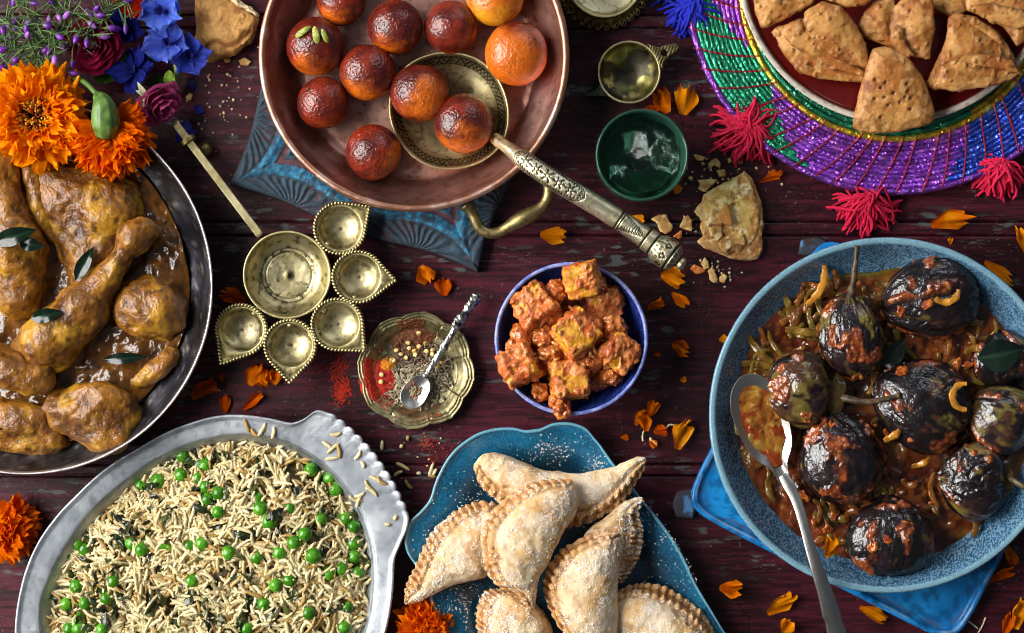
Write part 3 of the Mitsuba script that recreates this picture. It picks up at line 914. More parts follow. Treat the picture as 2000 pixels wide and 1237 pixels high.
# ---------------------------------------------------------------- blue enamel trivet and big blue plate
def build_trivet():
    t = thing('enamel_stand', 'bright blue enamelled square stand with rusty lugs under the big blue plate', 'stand')
    zt = 26.0
    L, B = at(1330, 990, zt)[:2], at(1868, 1266, zt)[:2]
    ex = (B - L) / np.linalg.norm(B - L); ey = np.array([-ex[1], ex[0]]); s = np.linalg.norm(B - L)
    c = L + (ex + ey) * s / 2
    n = 320; th = np.linspace(0, 2 * np.pi, n, endpoint=False) - math.atan2(ex[1], ex[0])
    p = 13.0
    A = (s / 2) / (np.abs(np.cos(th)) ** p + np.abs(np.sin(th)) ** p) ** (1 / p)
    pr = rp([(280, 12), (6, 12, 4), (2, 4, 3), (0, 20, 3), (3, zt, 3), (11, zt + 1, 5), (20, zt - 7, 5), (34, zt - 9, 6), (60, zt - 9), (280, zt - 9)], 3, 4, 7)
    prof = np.column_stack([np.zeros(len(pr)), pr])
    V, F = loft(c, A, A, prof, n)
    r = np.hypot(V[:, 0] - c[0], V[:, 1] - c[1]); a = np.arctan2(V[:, 1] - c[1], V[:, 0] - c[0])
    ins = np.interp(a % (2 * np.pi), np.append(np.linspace(0, 2 * np.pi, n, endpoint=False), 2 * np.pi), np.append(A, A[0])) - r
    q = V[:, :2]
    C = mixc(lin('#1273b8'), lin('#1f8fd6'), sst(.3, .7, fb(q, 60, 3, 2)))
    C = mixc(C, lin('#0f3f6e'), sst(.52, .64, fb(q, 12, 3, 3)) * .6)
    C = mixc(C, lin('#4b5a80'), sst(9, 0, np.abs(ins - 24)) * .75 * sst(.35, .55, fb(q, 24, 3, 4)))
    C = mixc(C, lin('#a9bfe0'), sst(4, 1, np.abs(ins - 11)) * .45 * sst(.4, .6, fb(q, 30, 2, 5)))
    part(t, 'tray', (V, F), 'gloss', C)
    for (x, y), dl in (((1334, 985), (-1, 0)), ((1588, 484), (-.3, 1))):
        g = at(x, y, 8)
        poly = np.array([(-14, -26), (20, -28), (30, 0), (20, 30), (-12, 26), (-22, 0)], float) if x < 1400 else np.array([(-30, -14), (24, -20), (28, 12), (4, 22), (-24, 16)], float)
        f = pillow(poly, 7, 6)
        V, F = nets(f, (-38, -36, -9), (38, 36, 9), 3); V = relax(V, F, 2); V = V + [g[0], g[1], 8]
        C = mixc(lin('#30343f'), lin('#4477a8'), sst(.5, .62, fb(V, 18, 3, 6))); C = mixc(C, lin('#3a2624'), sst(.5, .6, fb(V, 12, 3, 9)))
        part(t, 'lug', (V, F), 'matte', C)
    for sx in (-1, 1):
        for sy in (-1, 1):
            q = c + ex * sx * s * .42 + ey * sy * s * .42
            V, F = ico(2); part(t, 'foot', (V * [16, 16, 7] + [q[0], q[1], 7], F), 'satin', lin('#30343f'))


build_trivet()

ZB = 26.0                                                    # the plate stands on the stand's floor and rim
def build_bigplate():
    t = thing('big_plate', 'big speckled blue plate of aubergine curry on the enamel stand', 'plate')
    zr = 106.0; c = at(1733, 811.5, zr); R = 349 * kk(zr)
    prof = rp([(.01, ZB + 2), (R - 96, ZB + 2, 8), (R - 8, zr - 16, 16), (R, zr - 6, 6), (R - 3, zr, 3), (R - 12, zr - .5, 4), (R - 20, zr - 10, 12), (R - 48, zr - 44, 26), (R - 90, ZB + 12, 20), (.01, ZB + 10)], 3, 6, 9)
    V, F = lathe(prof, c, 220)
    V = V + normals(V, F) * ((fb(V, 60, 2, 4) - .5) * 1.6)[:, None]
    part(t, 'body', (V, F), 'stone_glaze')
    return c, R, zr


BP = build_bigplate()


# ---------------------------------------------------------------- aluminium tray
TRAY_C = at(400, 1190, 50)
def build_tray():
    t = thing('aluminium_tray', 'oval aluminium tray with a fluted wing handle, heaped with pea rice', 'tray')
    n = 620
    zr = 52.0
    out = atv([(30, 1237), (38, 1165), (75, 1060), (112, 1008), (160, 958), (250, 888), (350, 835), (440, 812), (530, 819), (566, 827), (592, 820), (620, 802), (655, 815), (700, 853), (750, 915), (785, 978), (797, 1008), (795, 1030), (782, 1062), (770, 1094), (768, 1130), (762, 1190), (745, 1260), (700, 1350), (610, 1450), (480, 1520), (330, 1535), (190, 1480), (90, 1390), (42, 1310)], zr)
    inn = atv([(84, 1237), (82, 1190), (104, 1120), (150, 1042), (228, 958), (310, 898), (400, 862), (470, 852), (552, 864), (628, 905), (690, 975), (724, 1060), (731, 1140), (715, 1237), (660, 1330), (580, 1410), (470, 1470), (330, 1480), (210, 1430), (130, 1350)], zr - 8)
    c = TRAY_C
    A, B = polar(out, c, n), polar(inn, c, n)
    th = np.linspace(0, 2 * np.pi, n, endpoint=False)
    wa, wb = math.atan2(*(atv([(630, 806)], zr)[0] - c[:2])[::-1]), math.atan2(*(atv([(796, 1010)], zr)[0] - c[:2])[::-1])
    wing = sst(wb, wb + .06, th) * sst(wa, wa - .06, th)
    flute = np.abs(np.sin(th * 62)) ** .7
    A = A + wing * 5 * (flute - .5)
    pr = [(1, 200, 3), (1, 60, 3), (1, 30, 6), (1, 4, 38), (.6, 0, zr - 10), (.1, 0, zr - 5), (0, -1, zr - 3), (0, -1.6, zr - .5), (0, -.5, zr + 1.5), (0, 2, zr + 2), (0, 6, zr + .6), (0, 9, zr - .5), (.5, 0, zr - 2), (.85, 0, zr - 4), (1, -4, zr - 6), (1, 0, zr - 9), (1, 5, zr - 16), (1, 13, zr - 32), (1, 22, 14), (1, 34, 9), (1, 60, 8), (1, 200, 7)]
    pr[0] = (1, 500, 3); pr.append((1, 500, 7))
    q = np.array(pr); s = np.arange(len(q)); ss = np.linspace(0, len(q) - 1, 76)
    prof = np.stack([PchipInterpolator(s, q[:, j])(ss) for j in range(3)], 1)
    V, F = loft(c, A, B, prof, n)
    a = np.arctan2(V[:, 1] - c[1], V[:, 0] - c[0]) % (2 * np.pi); r = np.hypot(V[:, 0] - c[0], V[:, 1] - c[1])
    Aa = np.interp(a, th, A)
    wv = np.interp(a, th, wing)
    V[:, 2] += wv * sst(22, 2, Aa - r) * 4 * (np.abs(np.sin(a * 62)) ** .7 - .4)
    V[:, 2] += 1.3 * (fb(V * [1, 1, 0], 50, 2, 8) - .5) * (V[:, 2] > 20)
    C = mixc(lin('#a3a9b0'), lin('#c4c9ce'), sst(.3, .7, fb(V, 50, 4, 1)))
    C = mixc(C, lin('#7d838a'), sst(.55, .7, fb(V, 10, 3, 2)) * .5)
    part(t, 'body', (V, F), 'alu', C)
    return A, B


TRAY = build_tray()


# ---------------------------------------------------------------- teal platter
PL_C = at(1090, 1120, 30)
def build_platter():
    import manifold3d as m3
    t = thing('teal_platter', 'teal glazed platter with a scalloped pierced head under the sugared pastries', 'platter')
    zr = 44.0
    out = atv([(790, 1052), (795, 1080), (812, 1106), (838, 1165), (872, 1245), (930, 1380), (1000, 1450), (1150, 1480), (1330, 1450), (1450, 1340), (1458, 1290), (1413, 1232), (1348, 1117), (1258, 980), (1204, 912), (1162, 856), (1140, 833), (1107, 825), (1080, 827), (1053, 838), (1030, 841), (1006, 836), (975, 836), (952, 840), (926, 850), (902, 866), (878, 890), (864, 912), (850, 942), (838, 978), (820, 1000), (797, 1024)], zr)
    n = 360; c = PL_C
    A = polar(out, c, n)
    A = (np.roll(A, 1) + 2 * A + np.roll(A, -1)) / 4
    B = A * .62 - 10
    pr = [(0, 700, 2), (1, 0, 2), (.9, 0, 5), (.3, 0, zr - 16), (0, 3, zr - 8), (0, 0, zr - 4), (0, 0, zr - 1), (0, 2.5, zr + .4), (0, 6, zr - .6), (.18, 0, zr - 3), (.4, 0, zr - 9), (.65, 0, zr - 18), (.85, 0, 12), (1, 0, 9), (1, 60, 8), (0, 700, 8)]
    pr = [(0, 700, 2), (1, 0, 2), (.8, 0, 4), (.25, 0, zr - 18), (0, 5, zr - 9), (0, 0, zr - 5), (0, -.5, zr - 2), (0, .6, zr + .4), (0, 3, zr + 1), (0, 6, zr - 1), (.08, 4, zr - 5), (.3, 0, zr - 10), (.5, 0, zr - 18), (.72, 0, 14), (.85, 0, 10), (1, 0, 8.5), (1, 60, 8), (0, 700, 8)]
    q = np.array(pr, float); s = np.arange(len(q)); ss = np.linspace(0, len(q) - 1, 64)
    prof = np.stack([PchipInterpolator(s, q[:, j])(ss) for j in range(3)], 1)
    V, F = loft(c, A, B, prof, n)
    # pierce two heart-leaf holes: drop what lies inside and wall the gap
    V[:, 2] += 1.0 * (fb(V * [1, 1, 0], 60, 2, 3) - .5)
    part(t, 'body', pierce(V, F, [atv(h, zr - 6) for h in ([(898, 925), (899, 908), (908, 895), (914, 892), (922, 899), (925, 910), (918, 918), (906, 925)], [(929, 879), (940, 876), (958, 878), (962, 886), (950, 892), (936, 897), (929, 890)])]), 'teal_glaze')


def pierce(V, F, polys):
    """cut through the sheet inside each outline and wall the cut"""
    import manifold3d as m3
    import trimesh
    tm = trimesh.Trimesh(V, F, process=True); tm.merge_vertices()
    m = m3.Manifold(m3.Mesh(np.asarray(tm.vertices, np.float32), np.asarray(tm.faces, np.uint32)))
    if m.is_empty(): return V, F
    for p in polys:
        p = spline(p, 40, True)
        if ((p[:, 0] * np.roll(p[:, 1], -1) - np.roll(p[:, 0], -1) * p[:, 1]).sum()) < 0: p = p[::-1]
        m = m - m3.Manifold.extrude(m3.CrossSection([p.tolist()]), 200).translate([0, 0, -50])
    o = m.to_mesh()
    return np.asarray(o.vert_properties[:, :3], float), np.asarray(o.tri_verts, int)


build_platter()


# ---------------------------------------------------------------- iron pan on the left
CP = at(48, 560, 110)
def build_ironpan():
    t = thing('iron_pan', 'blackened iron pan of chicken curry at the edge of the table', 'pan')
    zr = 110.0; c = CP; R = 368 * kk(zr)
    prof = rp([(.01, 2), (R - 120, 3, 30), (R - 30, 60, 50), (R, zr - 2, 2), (R - 1, zr, 1.2), (R - 4, zr, 1.2), (R - 30, 66, 50), (R - 120, 11, 30), (.01, 9)], 2, 6, 8)
    V, F = lathe(prof, c, 220)
    r = np.hypot(V[:, 0] - c[0], V[:, 1] - c[1])
    V = V + normals(V, F) * ((fb(V, 36, 3, 4) - .5) * 2)[:, None]
    C = mixc(lin('#44434c'), lin('#68676f'), sst(.35, .65, fb(V, 40, 4, 1)))
    C = mixc(C, lin('#4e4330'), sst(.5, .68, fb(V, 30, 4, 5)) * .8)
    C = mixc(C, lin('#2a2830'), sst(.5, .7, fb(V, 9, 3, 2)) * .7)
    C = mixc(C, lin('#b5b0b4'), sst(.68, .74, fb(V, 4.5, 2, 3)) * .6)
    C = np.where(((r > R - 5) & (V[:, 2] > zr - 5))[:, None], lin('#cfc6c4'), C)
    part(t, 'body', (V, F), 'iron', C)


build_ironpan()


# ---------------------------------------------------------------- foil mat with tassels, and its plate
MC = at(1750, -31, 24)
def build_mat():
    t = thing('foil_mat', 'round mat of shiny purple, green and blue foil coils with yarn tassels', 'mat')
    c = MC; rng = np.random.default_rng(3)
    pur, gre, blu, gol, mag = lin('#a04ad2'), lin('#149a6e'), lin('#2a50c4'), lin('#e0c034'), lin('#7a2a7a')
    rows = [(288, 6.5), (300, 6.5)] + [(310.5 + 9.2 * i, 5.6) for i in range(10)] + [(404, 6.4)]
    for i, (R, w) in enumerate(rows):
        a = np.linspace(math.radians(140), math.radians(400), 620)
        z = 9 + 16 * sst(290, 405, R) ** 2
        path = np.stack([c[0] + R * np.cos(a), c[1] + R * np.sin(a), z + .7 * np.sin(a * 40 + i)], 1)
        V, F = tube(path, w, 8, mod=lambda s, p: 1 + .10 * np.sin(s * .9 + p * 2) * np.sin(s * .21))
        V = V + (meshkit.noise(V / 3.2, i) - .5)[:, None] * .9
        q = np.degrees(np.arctan2(V[:, 1] - c[1], V[:, 0] - c[0])) % 360
        q = q + 5 * (nz(V, 9, 30 + i) - .5)
        if i == 0: C = np.where(((q > 205) & (q < 300))[:, None], gre, np.where((q < 205)[:, None], gol, gol))
        elif i == 1: C = np.broadcast_to(gol, V.shape)
        elif i == 12: C = np.where(((q > 150) & (q < 165))[:, None], blu, pur * 1.0)
        else:
            k = i - 2                                        # 0 inner .. 7 outer
            g0, g1 = 172 + (9 - k) * 3.4, 219 + 2.6 * k
            b0 = 293 - 4.5 * (7 - k) + 22 * (k < 4)
            C = np.where(((q > g0) & (q < g1))[:, None], gre, pur)
            C = np.where(((q > 284 + (9 - k) * 1.6) & (q < 342))[:, None], blu, C)
        C = C * (.6 + .8 * nz(V, 7, 50 + i))[:, None] * (.8 + .45 * ((i * 7) % 3) / 2); C = mixc(C, np.minimum(C * 1.8 + .12, 1), sst(.66, .8, nz(V, 15, 90 + i)) * .7)  # pale patches paint foil highlights into the coil colour
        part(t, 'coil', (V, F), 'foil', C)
    V, F = lathe(rp([(.01, 3), (284, 3, 2), (284, 12, 3), (276, 14, 2), (.01, 14)], 2, 3, 30), c, 90)
    part(t, 'centre', (V, F), 'foil', gre * .6)
    # red thread stitches slanting across the coils
    for j in range(36):
        a0 = math.radians(150 + j * 6 + rng.normal(0, .5))
        sk = .17 + rng.normal(0, .015)
        m = 46; q = np.linspace(0, 1, m)
        R = 296 + (412 - 296) * q
        a = a0 + sk * (1 - q)
        z = 9 + 16 * sst(290, 405, R) ** 2 + 6.0 + 1.4 * np.cos((R - 310.5) / 9.2 * 2 * np.pi)
        z[-3:] -= [3, 8, 13]
        p = np.stack([c[0] + R * np.cos(a), c[1] + R * np.sin(a), z], 1) + rng.normal(0, .35, (m, 3))
        V, F = tube(p, 1.7, 6)
        gold = (q < .16)
        C = np.repeat(np.where(gold[:, None], lin('#b0582a'), lin('#8a1526')), 6, 0)
        part(t, 'thread', (V, F, np.vstack([C, C[:1], C[-1:]])), 'yarn')
    # tassels
    for (x, y), colr, r, seed, lab, out_a in (((1462, 250), '#d0103f', 76, 1, 'crimson yarn tassel next to the broken pastry', None), ((1693, 384), '#c90c3e', 78, 2, 'crimson yarn tassel in the middle of the mat edge', -95), ((1955, 318), '#d41546', 72, 3, 'crimson yarn tassel beside the blue section', -110), ((1352, 8), '#1a28b8', 62, 4, 'royal blue yarn tassel at the mat edge', -120)):
        rg = np.random.default_rng(seed); g = at(x, y, 22); ms = []
        for i in range(170):
            if out_a is None: a = rg.choice([rg.normal(150, 32), rg.normal(-25, 32), rg.normal(-100, 40), rg.uniform(0, 360)])
            else: a = rg.normal(out_a, 44)
            a = math.radians(a)
            ln = r * rg.uniform(.5, .95) * (1.15 if rg.random() < .06 else 1); up = rg.uniform(-.1, .6)
            e = np.array([math.cos(a) * ln, math.sin(a) * ln, 0])
            n = 9; q = np.linspace(0, 1, n)[:, None]
            side = np.array([-math.sin(a), math.cos(a), 0]) * rg.normal(0, 15)
            p = g + e * q + side * q * q + np.array([0, 0, 1]) * (up * 46 * q * (1 - q) * 1.6 + 6 * (1 - q) - 14 * q * q) + rg.normal(0, 3.5, 3) + side * .5 * np.sin(q * 5 + i)
            p[:, 2] = np.maximum(p[:, 2], 3.0 + rg.uniform(0, 2))
            V, F = tube(p, 2.5 * rg.uniform(.8, 1.15), 6, mod=lambda s, f: 1 + .16 * np.sin(s * 1.5 + f))
            ms.append((V, F, np.broadcast_to(lin(colr) * rg.uniform(.7, 1.1), V.shape)))
        tk = part(t, 'tassel', merge(ms), 'yarn', label=lab)
    pk = thing('samosa_plate', 'dark red plate with a cream rim standing on the foil mat', 'plate')
    zr = 52.0; cc = at(1750, -69, zr); R = 311 * kk(zr)
    prof = rp([(.01, 22), (210, 22, 10), (R - 4, zr - 12, 10), (R, zr - 3, 3), (R - 2, zr, 2), (R - 9, zr - .5, 3), (R - 16, zr - 10, 8), (230, 31, 20), (.01, 29)], 3, 6, 8)
    V, F = lathe(prof, cc, 240)
    r = np.hypot(V[:, 0] - cc[0], V[:, 1] - cc[1])
    rim = sst(R - 13.5, R - 11.5, r)
    C = mixc(mixc(lin('#4a0f10'), lin('#6d1614'), fb(V, 60, 3, 2)), mixc(lin('#cfc4b4'), lin('#a99a88'), sst(.55, .7, fb(V, 5, 2, 4))), rim)
    part(pk, 'body', (V, F), 'gloss', C)


build_mat()
# ================================================================ food
def disc(c, R, n=200, m=90, zf=None, outline=None):
    """a height-field disc with a short skirt; zf(P2) -> z"""
    th = np.linspace(0, 2 * np.pi, n, endpoint=False)
    q = np.sqrt(np.linspace(0.00002, 1, m))
    A = np.full(n, R) if outline is None else outline
    P = np.stack([c[0] + q[:, None] * A * np.cos(th), c[1] + q[:, None] * A * np.sin(th)], -1)
    z = zf(P.reshape(-1, 2)).reshape(m, n)
    V = np.concatenate([P, z[..., None]], -1)
    low = V[-1:] - [0, 0, 6]
    return rings(np.concatenate([V, low]))


def grain_disp(V, F, *terms):
    """displace along normals by noise terms (scale, amp, octaves, seed)"""
    N = normals(V, F)
    d = sum(a * (fb(V, s, o, sd) - .5) for s, a, o, sd in terms)
    return V + N * d[:, None]


# ---------------------------------------------------------------- syrup sweets
JAM = [  # px, py, r, orange share, floor, how it differs
    (667, 0, 50, .10, 0, 'dark red syrup ball at the top beside the one with pistachio'),
    (616, 91, 57, .16, 0, 'dark syrup ball topped with green pistachio slivers'),
    (772, 53, 54, .20, 0, 'large dark brown syrup ball at the top middle of the copper pan'),
    (880, 53, 52, .28, 0, 'red brown syrup ball just above the ladle bowl'),
    (967, -6, 57, 1.0, 0, 'pale golden syrup ball at the top of the copper pan'),
    (1008, 105, 62, .72, 0, 'largest bright orange syrup ball by the right rim of the copper pan'),
    (631, 202, 51, .06, 0, 'dark red syrup ball near the left rim below the pistachio one'),
    (718, 142, 55, .30, 0, 'orange red syrup ball left of the ladle bowl'),
    (729, 297, 54, .18, 0, 'shiny red syrup ball alone near the lower rim of the copper pan'),
    (820, 182, 57, .30, 1, 'half dark, half amber syrup ball in the ladle'),
    (905, 241, 58, .26, 1, 'glossy red syrup ball in the ladle nearest its handle')]


def build_jamuns():
    for i, (px, py, r, og, fl, lab) in enumerate(JAM):
        h = (ZP + 5 if not fl else 41) + r * .93
        c = at(px, py, h); r = r * kk(h)
        t = thing('syrup_ball', lab, 'sweet', 'fried syrup balls in the copper pan')
        V, F = ico(5)
        U = V
        rg = np.random.default_rng(60 + i)
        w = 1 + .09 * (fb(U + i * 7, .9, 2, i) - .5) + .018 * (fb(U, .16, 3, 9 + i) - .5)
        P = U * r * w[:, None] * [1, 1, .88]
        ax = np.array([rg.normal(.25, .5), -1.0 + rg.normal(0, .3), rg.normal(.1, .4)]); ax /= np.linalg.norm(ax)
        g = U @ ax * .5 + .5 + .55 * (fb(U + i, .55, 3, 20 + i) - .5)
        o = sst(.85 - og * .8, 1.25 - og * .8, g)
        C = mixc(lin('#4a1008'), lin('#7a220a'), sst(.3, .7, fb(U + 3 * i, .5, 3, 40 + i)))
        C = mixc(C, lin('#c8600c'), o)
        if og > .95: C = mixc(C, lin('#e39a1c'), sst(.4, .8, g))
        C = mixc(C, lin('#3a0d08'), sst(.56, .74, fb(U + i, .11, 2, 50 + i)) * .6 * (1 - .6 * o))
        put(t, (P + c, F), 'syrup', C)
    for i, (px, py, L, w, a, h, lab) in enumerate(((592, 62, 36, 11, 215, 138, 'pale pistachio sliver on the syrup ball, pointing left'), (617, 68, 34, 12, 280, 142, 'pistachio sliver on the syrup ball, the middle one of three'), (634, 70, 28, 9, 295, 139, 'small pistachio sliver on the syrup ball, the right one of three'))):
        c = at(px, py, h); n = 24
        s = np.linspace(-.5, .5, n); path = np.stack([s * L, 0 * s, -6 * (s + .1) ** 2 * 4], 1) @ rot('z', a).T + c + [0, 0, 2]
        V, F = tube(path, w * .5 * np.sqrt(np.clip(1 - (2 * s) ** 2, .01, 1)) * (1.1 + .4 * s), 12, flat=.38)
        C = mixc(lin('#7d8a2c'), lin('#b9bf62'), sst(.3, .7, fb(V @ rot('z', -a).T * [.3, 1.2, 1], 5, 3, i)))
        C = mixc(C, lin('#5a5a1c'), sst(.6, .75, fb(V, 5, 2, i + 4)) * .7)
        put(thing('pistachio_sliver', lab, 'pistachio', 'pistachio slivers on a syrup ball'), (V, F), 'satin', C)


build_jamuns()


def build_drops():
    rg = np.random.default_rng(14); ms = []
    c = at(808.5, 110, 60)
    for i in range(90):
        a, q = rg.uniform(-2.9, .5), rg.uniform(30, 222)
        V, F = ico(2); r = rg.uniform(1.6, 4.2)
        ms.append((V * [r * rg.uniform(.9, 1.5), r, r * .5] + [c[0] + q * math.cos(a), c[1] + q * math.sin(a), ZP + 4.4], F, np.broadcast_to(mixc(lin('#7a3c1c'), lin('#b06a4a'), np.array([rg.random()]))[0], V.shape)))
    put(thing('syrup_drops', 'small drops of sticky syrup on the floor of the copper pan', 'syrup', kind='stuff'), merge(ms), 'gloss')


build_drops()


# ---------------------------------------------------------------- paneer in the cobalt bowl
def sauce_col(V, seed, a='#b4521e', b='#dc8848', d='#943e16', s=1.0):
    C = mixc(lin(a), lin(b), sst(.35, .66, fb(V, 15 * s, 3, seed)))
    C = mixc(C, lin(d), sst(.52, .7, fb(V, 8 * s, 3, seed + 1)) * .8)
    return mixc(C, lin('#d98a45'), sst(.62, .74, fb(V, 5 * s, 2, seed + 2)) * .6)


def build_paneer():
    zb = 60
    t = thing('masala_sauce', 'thick orange masala under the paneer in the cobalt bowl', 'sauce', kind='stuff')
    c = at(1116, 662, zb)
    th = np.linspace(0, 2 * np.pi, 220, endpoint=False)
    A = 92 + 6 * np.sin(3 * th + 1)
    def zf(P):
        r = np.hypot(P[:, 0] - c[0], P[:, 1] - c[1])
        return zb + 22 * np.exp(-(r / 60) ** 2) + 16 * (fb(P, 22, 4, 3) - .5) - 14 * sst(70, 100, r)
    V, F = disc(c, 0, 220, 70, zf, A)
    put(t, (V, F), 'wet', sauce_col(V, 3))
    PIECES = [(1137, 547, 38, 130, 12, (14, -10), .42, 'paneer cube at the very top of the heap in the cobalt bowl'),
              (1046, 598, 42, 108, 35, (-10, -14), .25, 'sauce covered paneer cube at the upper left of the cobalt bowl'),
              (1122, 655, 46, 118, 38, (-16, 10), .55, 'bright yellow edged paneer cube in the centre of the cobalt bowl'),
              (1110, 745, 41, 108, 8, (-18, 4), .6, 'yellow paneer cube at the lower middle of the cobalt bowl'),
              (1016, 715, 40, 112, 28, (-6, -16), .30, 'paneer cube leaning over the left rim of the cobalt bowl'),
              (1203, 688, 40, 100, 55, (0, 18), .25, 'sauce lumped paneer cube at the right of the cobalt bowl'),
              (1182, 592, 34, 84, 15, (10, 10), .15, 'shadowed paneer cube between the top cube and the right rim')]
    for i, (px, py, hs, z, az, tl, ye, lab) in enumerate(PIECES):
        cc = at(px, py, z); b = hs * .78
        def f(P):
            q = np.abs(P) - b
            return np.linalg.norm(np.maximum(q + 5, 0), axis=1) + np.minimum((q + 5).max(1), 0) - 5
        V, F = nets(f, (-b - 8,) * 3, (b + 8,) * 3, 2.6)
        V = relax(V, F, 1)
        n1 = fb(V + i * 50, 20, 3, i)
        sa = sst(.60 - .28 * (1 - ye), .40 - .18 * (1 - ye), n1)            # bare share
        bare = sst(.45, .75, sst(.84 - ye * .42, 1.04 - ye * .42, fb(V + 31 * i, 26, 3, 70 + i) * 1.4))
        N = normals(V, F)
        lump = (fb(V + i * 13, 17, 3, 5 + i) - .42) * 26 * (1 - bare) + (fb(V, 5.5, 2, 8 + i) - .5) * 5 * (1 - .5 * bare)
        V2 = V + N * lump[:, None]
        C = sauce_col(V2, 11 + i)
        Y = mixc(lin('#c98316'), lin('#e0a838'), sst(.3, .7, fb(V, 12, 3, 9)))
        Y = mixc(Y, lin('#b8551a'), sst(.5, .68, fb(V, 7, 3, 12)) * .8)
        C = mixc(C, Y, bare)
        W = V2 @ rot('z', az).T @ rot('x', tl[0]).T @ rot('y', tl[1]).T + cc
        put(thing('paneer_cube', lab, 'paneer', 'paneer cubes in the cobalt bowl'), (W, F), 'gravy', C)
    rg = np.random.default_rng(8); ms = []
    for i, (px, py, r, z) in enumerate(((1075, 690, 34, 96), (1165, 735, 32, 84), (1098, 800, 19, 112), (1092, 783, 22, 108), (1155, 640, 26, 118), (1195, 640, 30, 106), (1225, 700, 22, 104), (1195, 735, 20, 98), (1060, 660, 24, 108), (1150, 705, 30, 104), (1020, 655, 26, 100), (1080, 620, 24, 104), (985, 720, 12, 114), (1055, 765, 20, 94), (1010, 680, 22, 108), (1165, 560, 22, 112), (1088, 570, 22, 112))):
        V, F = ico(4); U = V
        V = U * r * .85; V = V + U * ((fb(V + i * 31, 14, 3, i) - .45) * 22 + (fb(V, 5, 2, i) - .5) * 5)[:, None]
        V = V + at(px, py, z)
        ms.append((V, F, sauce_col(V, 50 + i, '#a04a1e', '#c8742f', '#84331a')))
    for i in range(60):                                    # chopped onion in the masala
        a = rg.uniform(0, 6.28); q = rg.uniform(0, 105)
        p = at(1112 + q * math.cos(a), 675 + q * math.sin(a), 0)
        z = 142 - .0052 * q * q * .9 + rg.uniform(-12, 6)
        s = np.linspace(-1, 1, 6); d = rg.uniform(0, 6.28); L = rg.uniform(4, 9)
        path = np.stack([p[0] * kk(z) + s * L * math.cos(d), p[1] * kk(z) + s * L * math.sin(d), z - s * s * 3 + 0 * s], 1)
        V, F = tube(path, 3.0, 6, flat=.5)
        ms.append((V, F, np.broadcast_to(lin('#c98a48') * rg.uniform(.8, 1.15), V.shape)))
    put(thing('masala_clumps', 'clumps of orange onion masala clinging round the paneer cubes', 'masala', kind='stuff'), merge(ms), 'wet')


build_paneer()


# ---------------------------------------------------------------- leaves
def leaf_mesh(L, w, bend, fold=.25, n=26, m=9, wave=0.0, seed=0):
    s = np.linspace(0, 1, n); u = np.linspace(-1, 1, m)
    S_, U_ = np.meshgrid(s, u, indexing='ij')
    wd = w * np.sin(np.pi * np.clip(S_, 0.004, .996) ** .8) ** .9
    x = (S_ - .5) * L; y = U_ * wd * .5
    z = bend * L * (.25 - (S_ - .5) ** 2) * 4 + fold * np.abs(U_) * wd * .5 + wave * np.sin(S_ * 17 + seed) * np.abs(U_)
    P = np.stack([x, y, z], -1)
    G = np.arange(n * m).reshape(n, m)
    F = np.stack([G[:-1, :-1], G[1:, :-1], G[1:, 1:], G[:-1, 1:]], -1).reshape(-1, 4)
    V = P.reshape(-1, 3)
    return V, np.vstack([F[:, [0, 1, 2]], F[:, [0, 2, 3]]]), S_.ravel(), U_.ravel()


def curry_leaf(px, py, z, L, w, a, lab, cat='curry leaf', tl=0, col=('#0a180f', '#18301e'), bend=.1):
    V, F, s, u = leaf_mesh(L, w, bend, .28, wave=.8, seed=px)
    V2 = np.vstack([V, V - [0, 0, .9]]); F2 = np.vstack([F, F[:, ::-1] + len(V)])
    C = mixc(lin(col[0]), lin(col[1]), sst(.25, .0, np.abs(u)) * .8 + .2 * nz(V, 5, 3))
    W = V2 @ rot('x', tl).T @ rot('z', a).T + at(px, py, z)
    put(thing('curry_leaf', lab, cat, 'curry leaves'), (W, F2, np.vstack([C, C])), 'gloss')


# ---------------------------------------------------------------- chicken curry
def curry_col(V, seed, N=None):
    C = mixc(lin('#5e380c'), lin('#8a5813'), sst(.36, .64, fb(V, 34, 4, seed)))
    C = mixc(C, lin('#b5861e'), sst(.5, .66, fb(V, 42, 3, seed + 1)) * .8)
    C = mixc(C, lin('#381604'), sst(.52, .7, fb(V, 15, 4, seed + 2)) * .8)
    return mixc(C, lin('#5e3010'), sst(.5, .7, fb(V, 6, 2, seed + 3)) * .4)


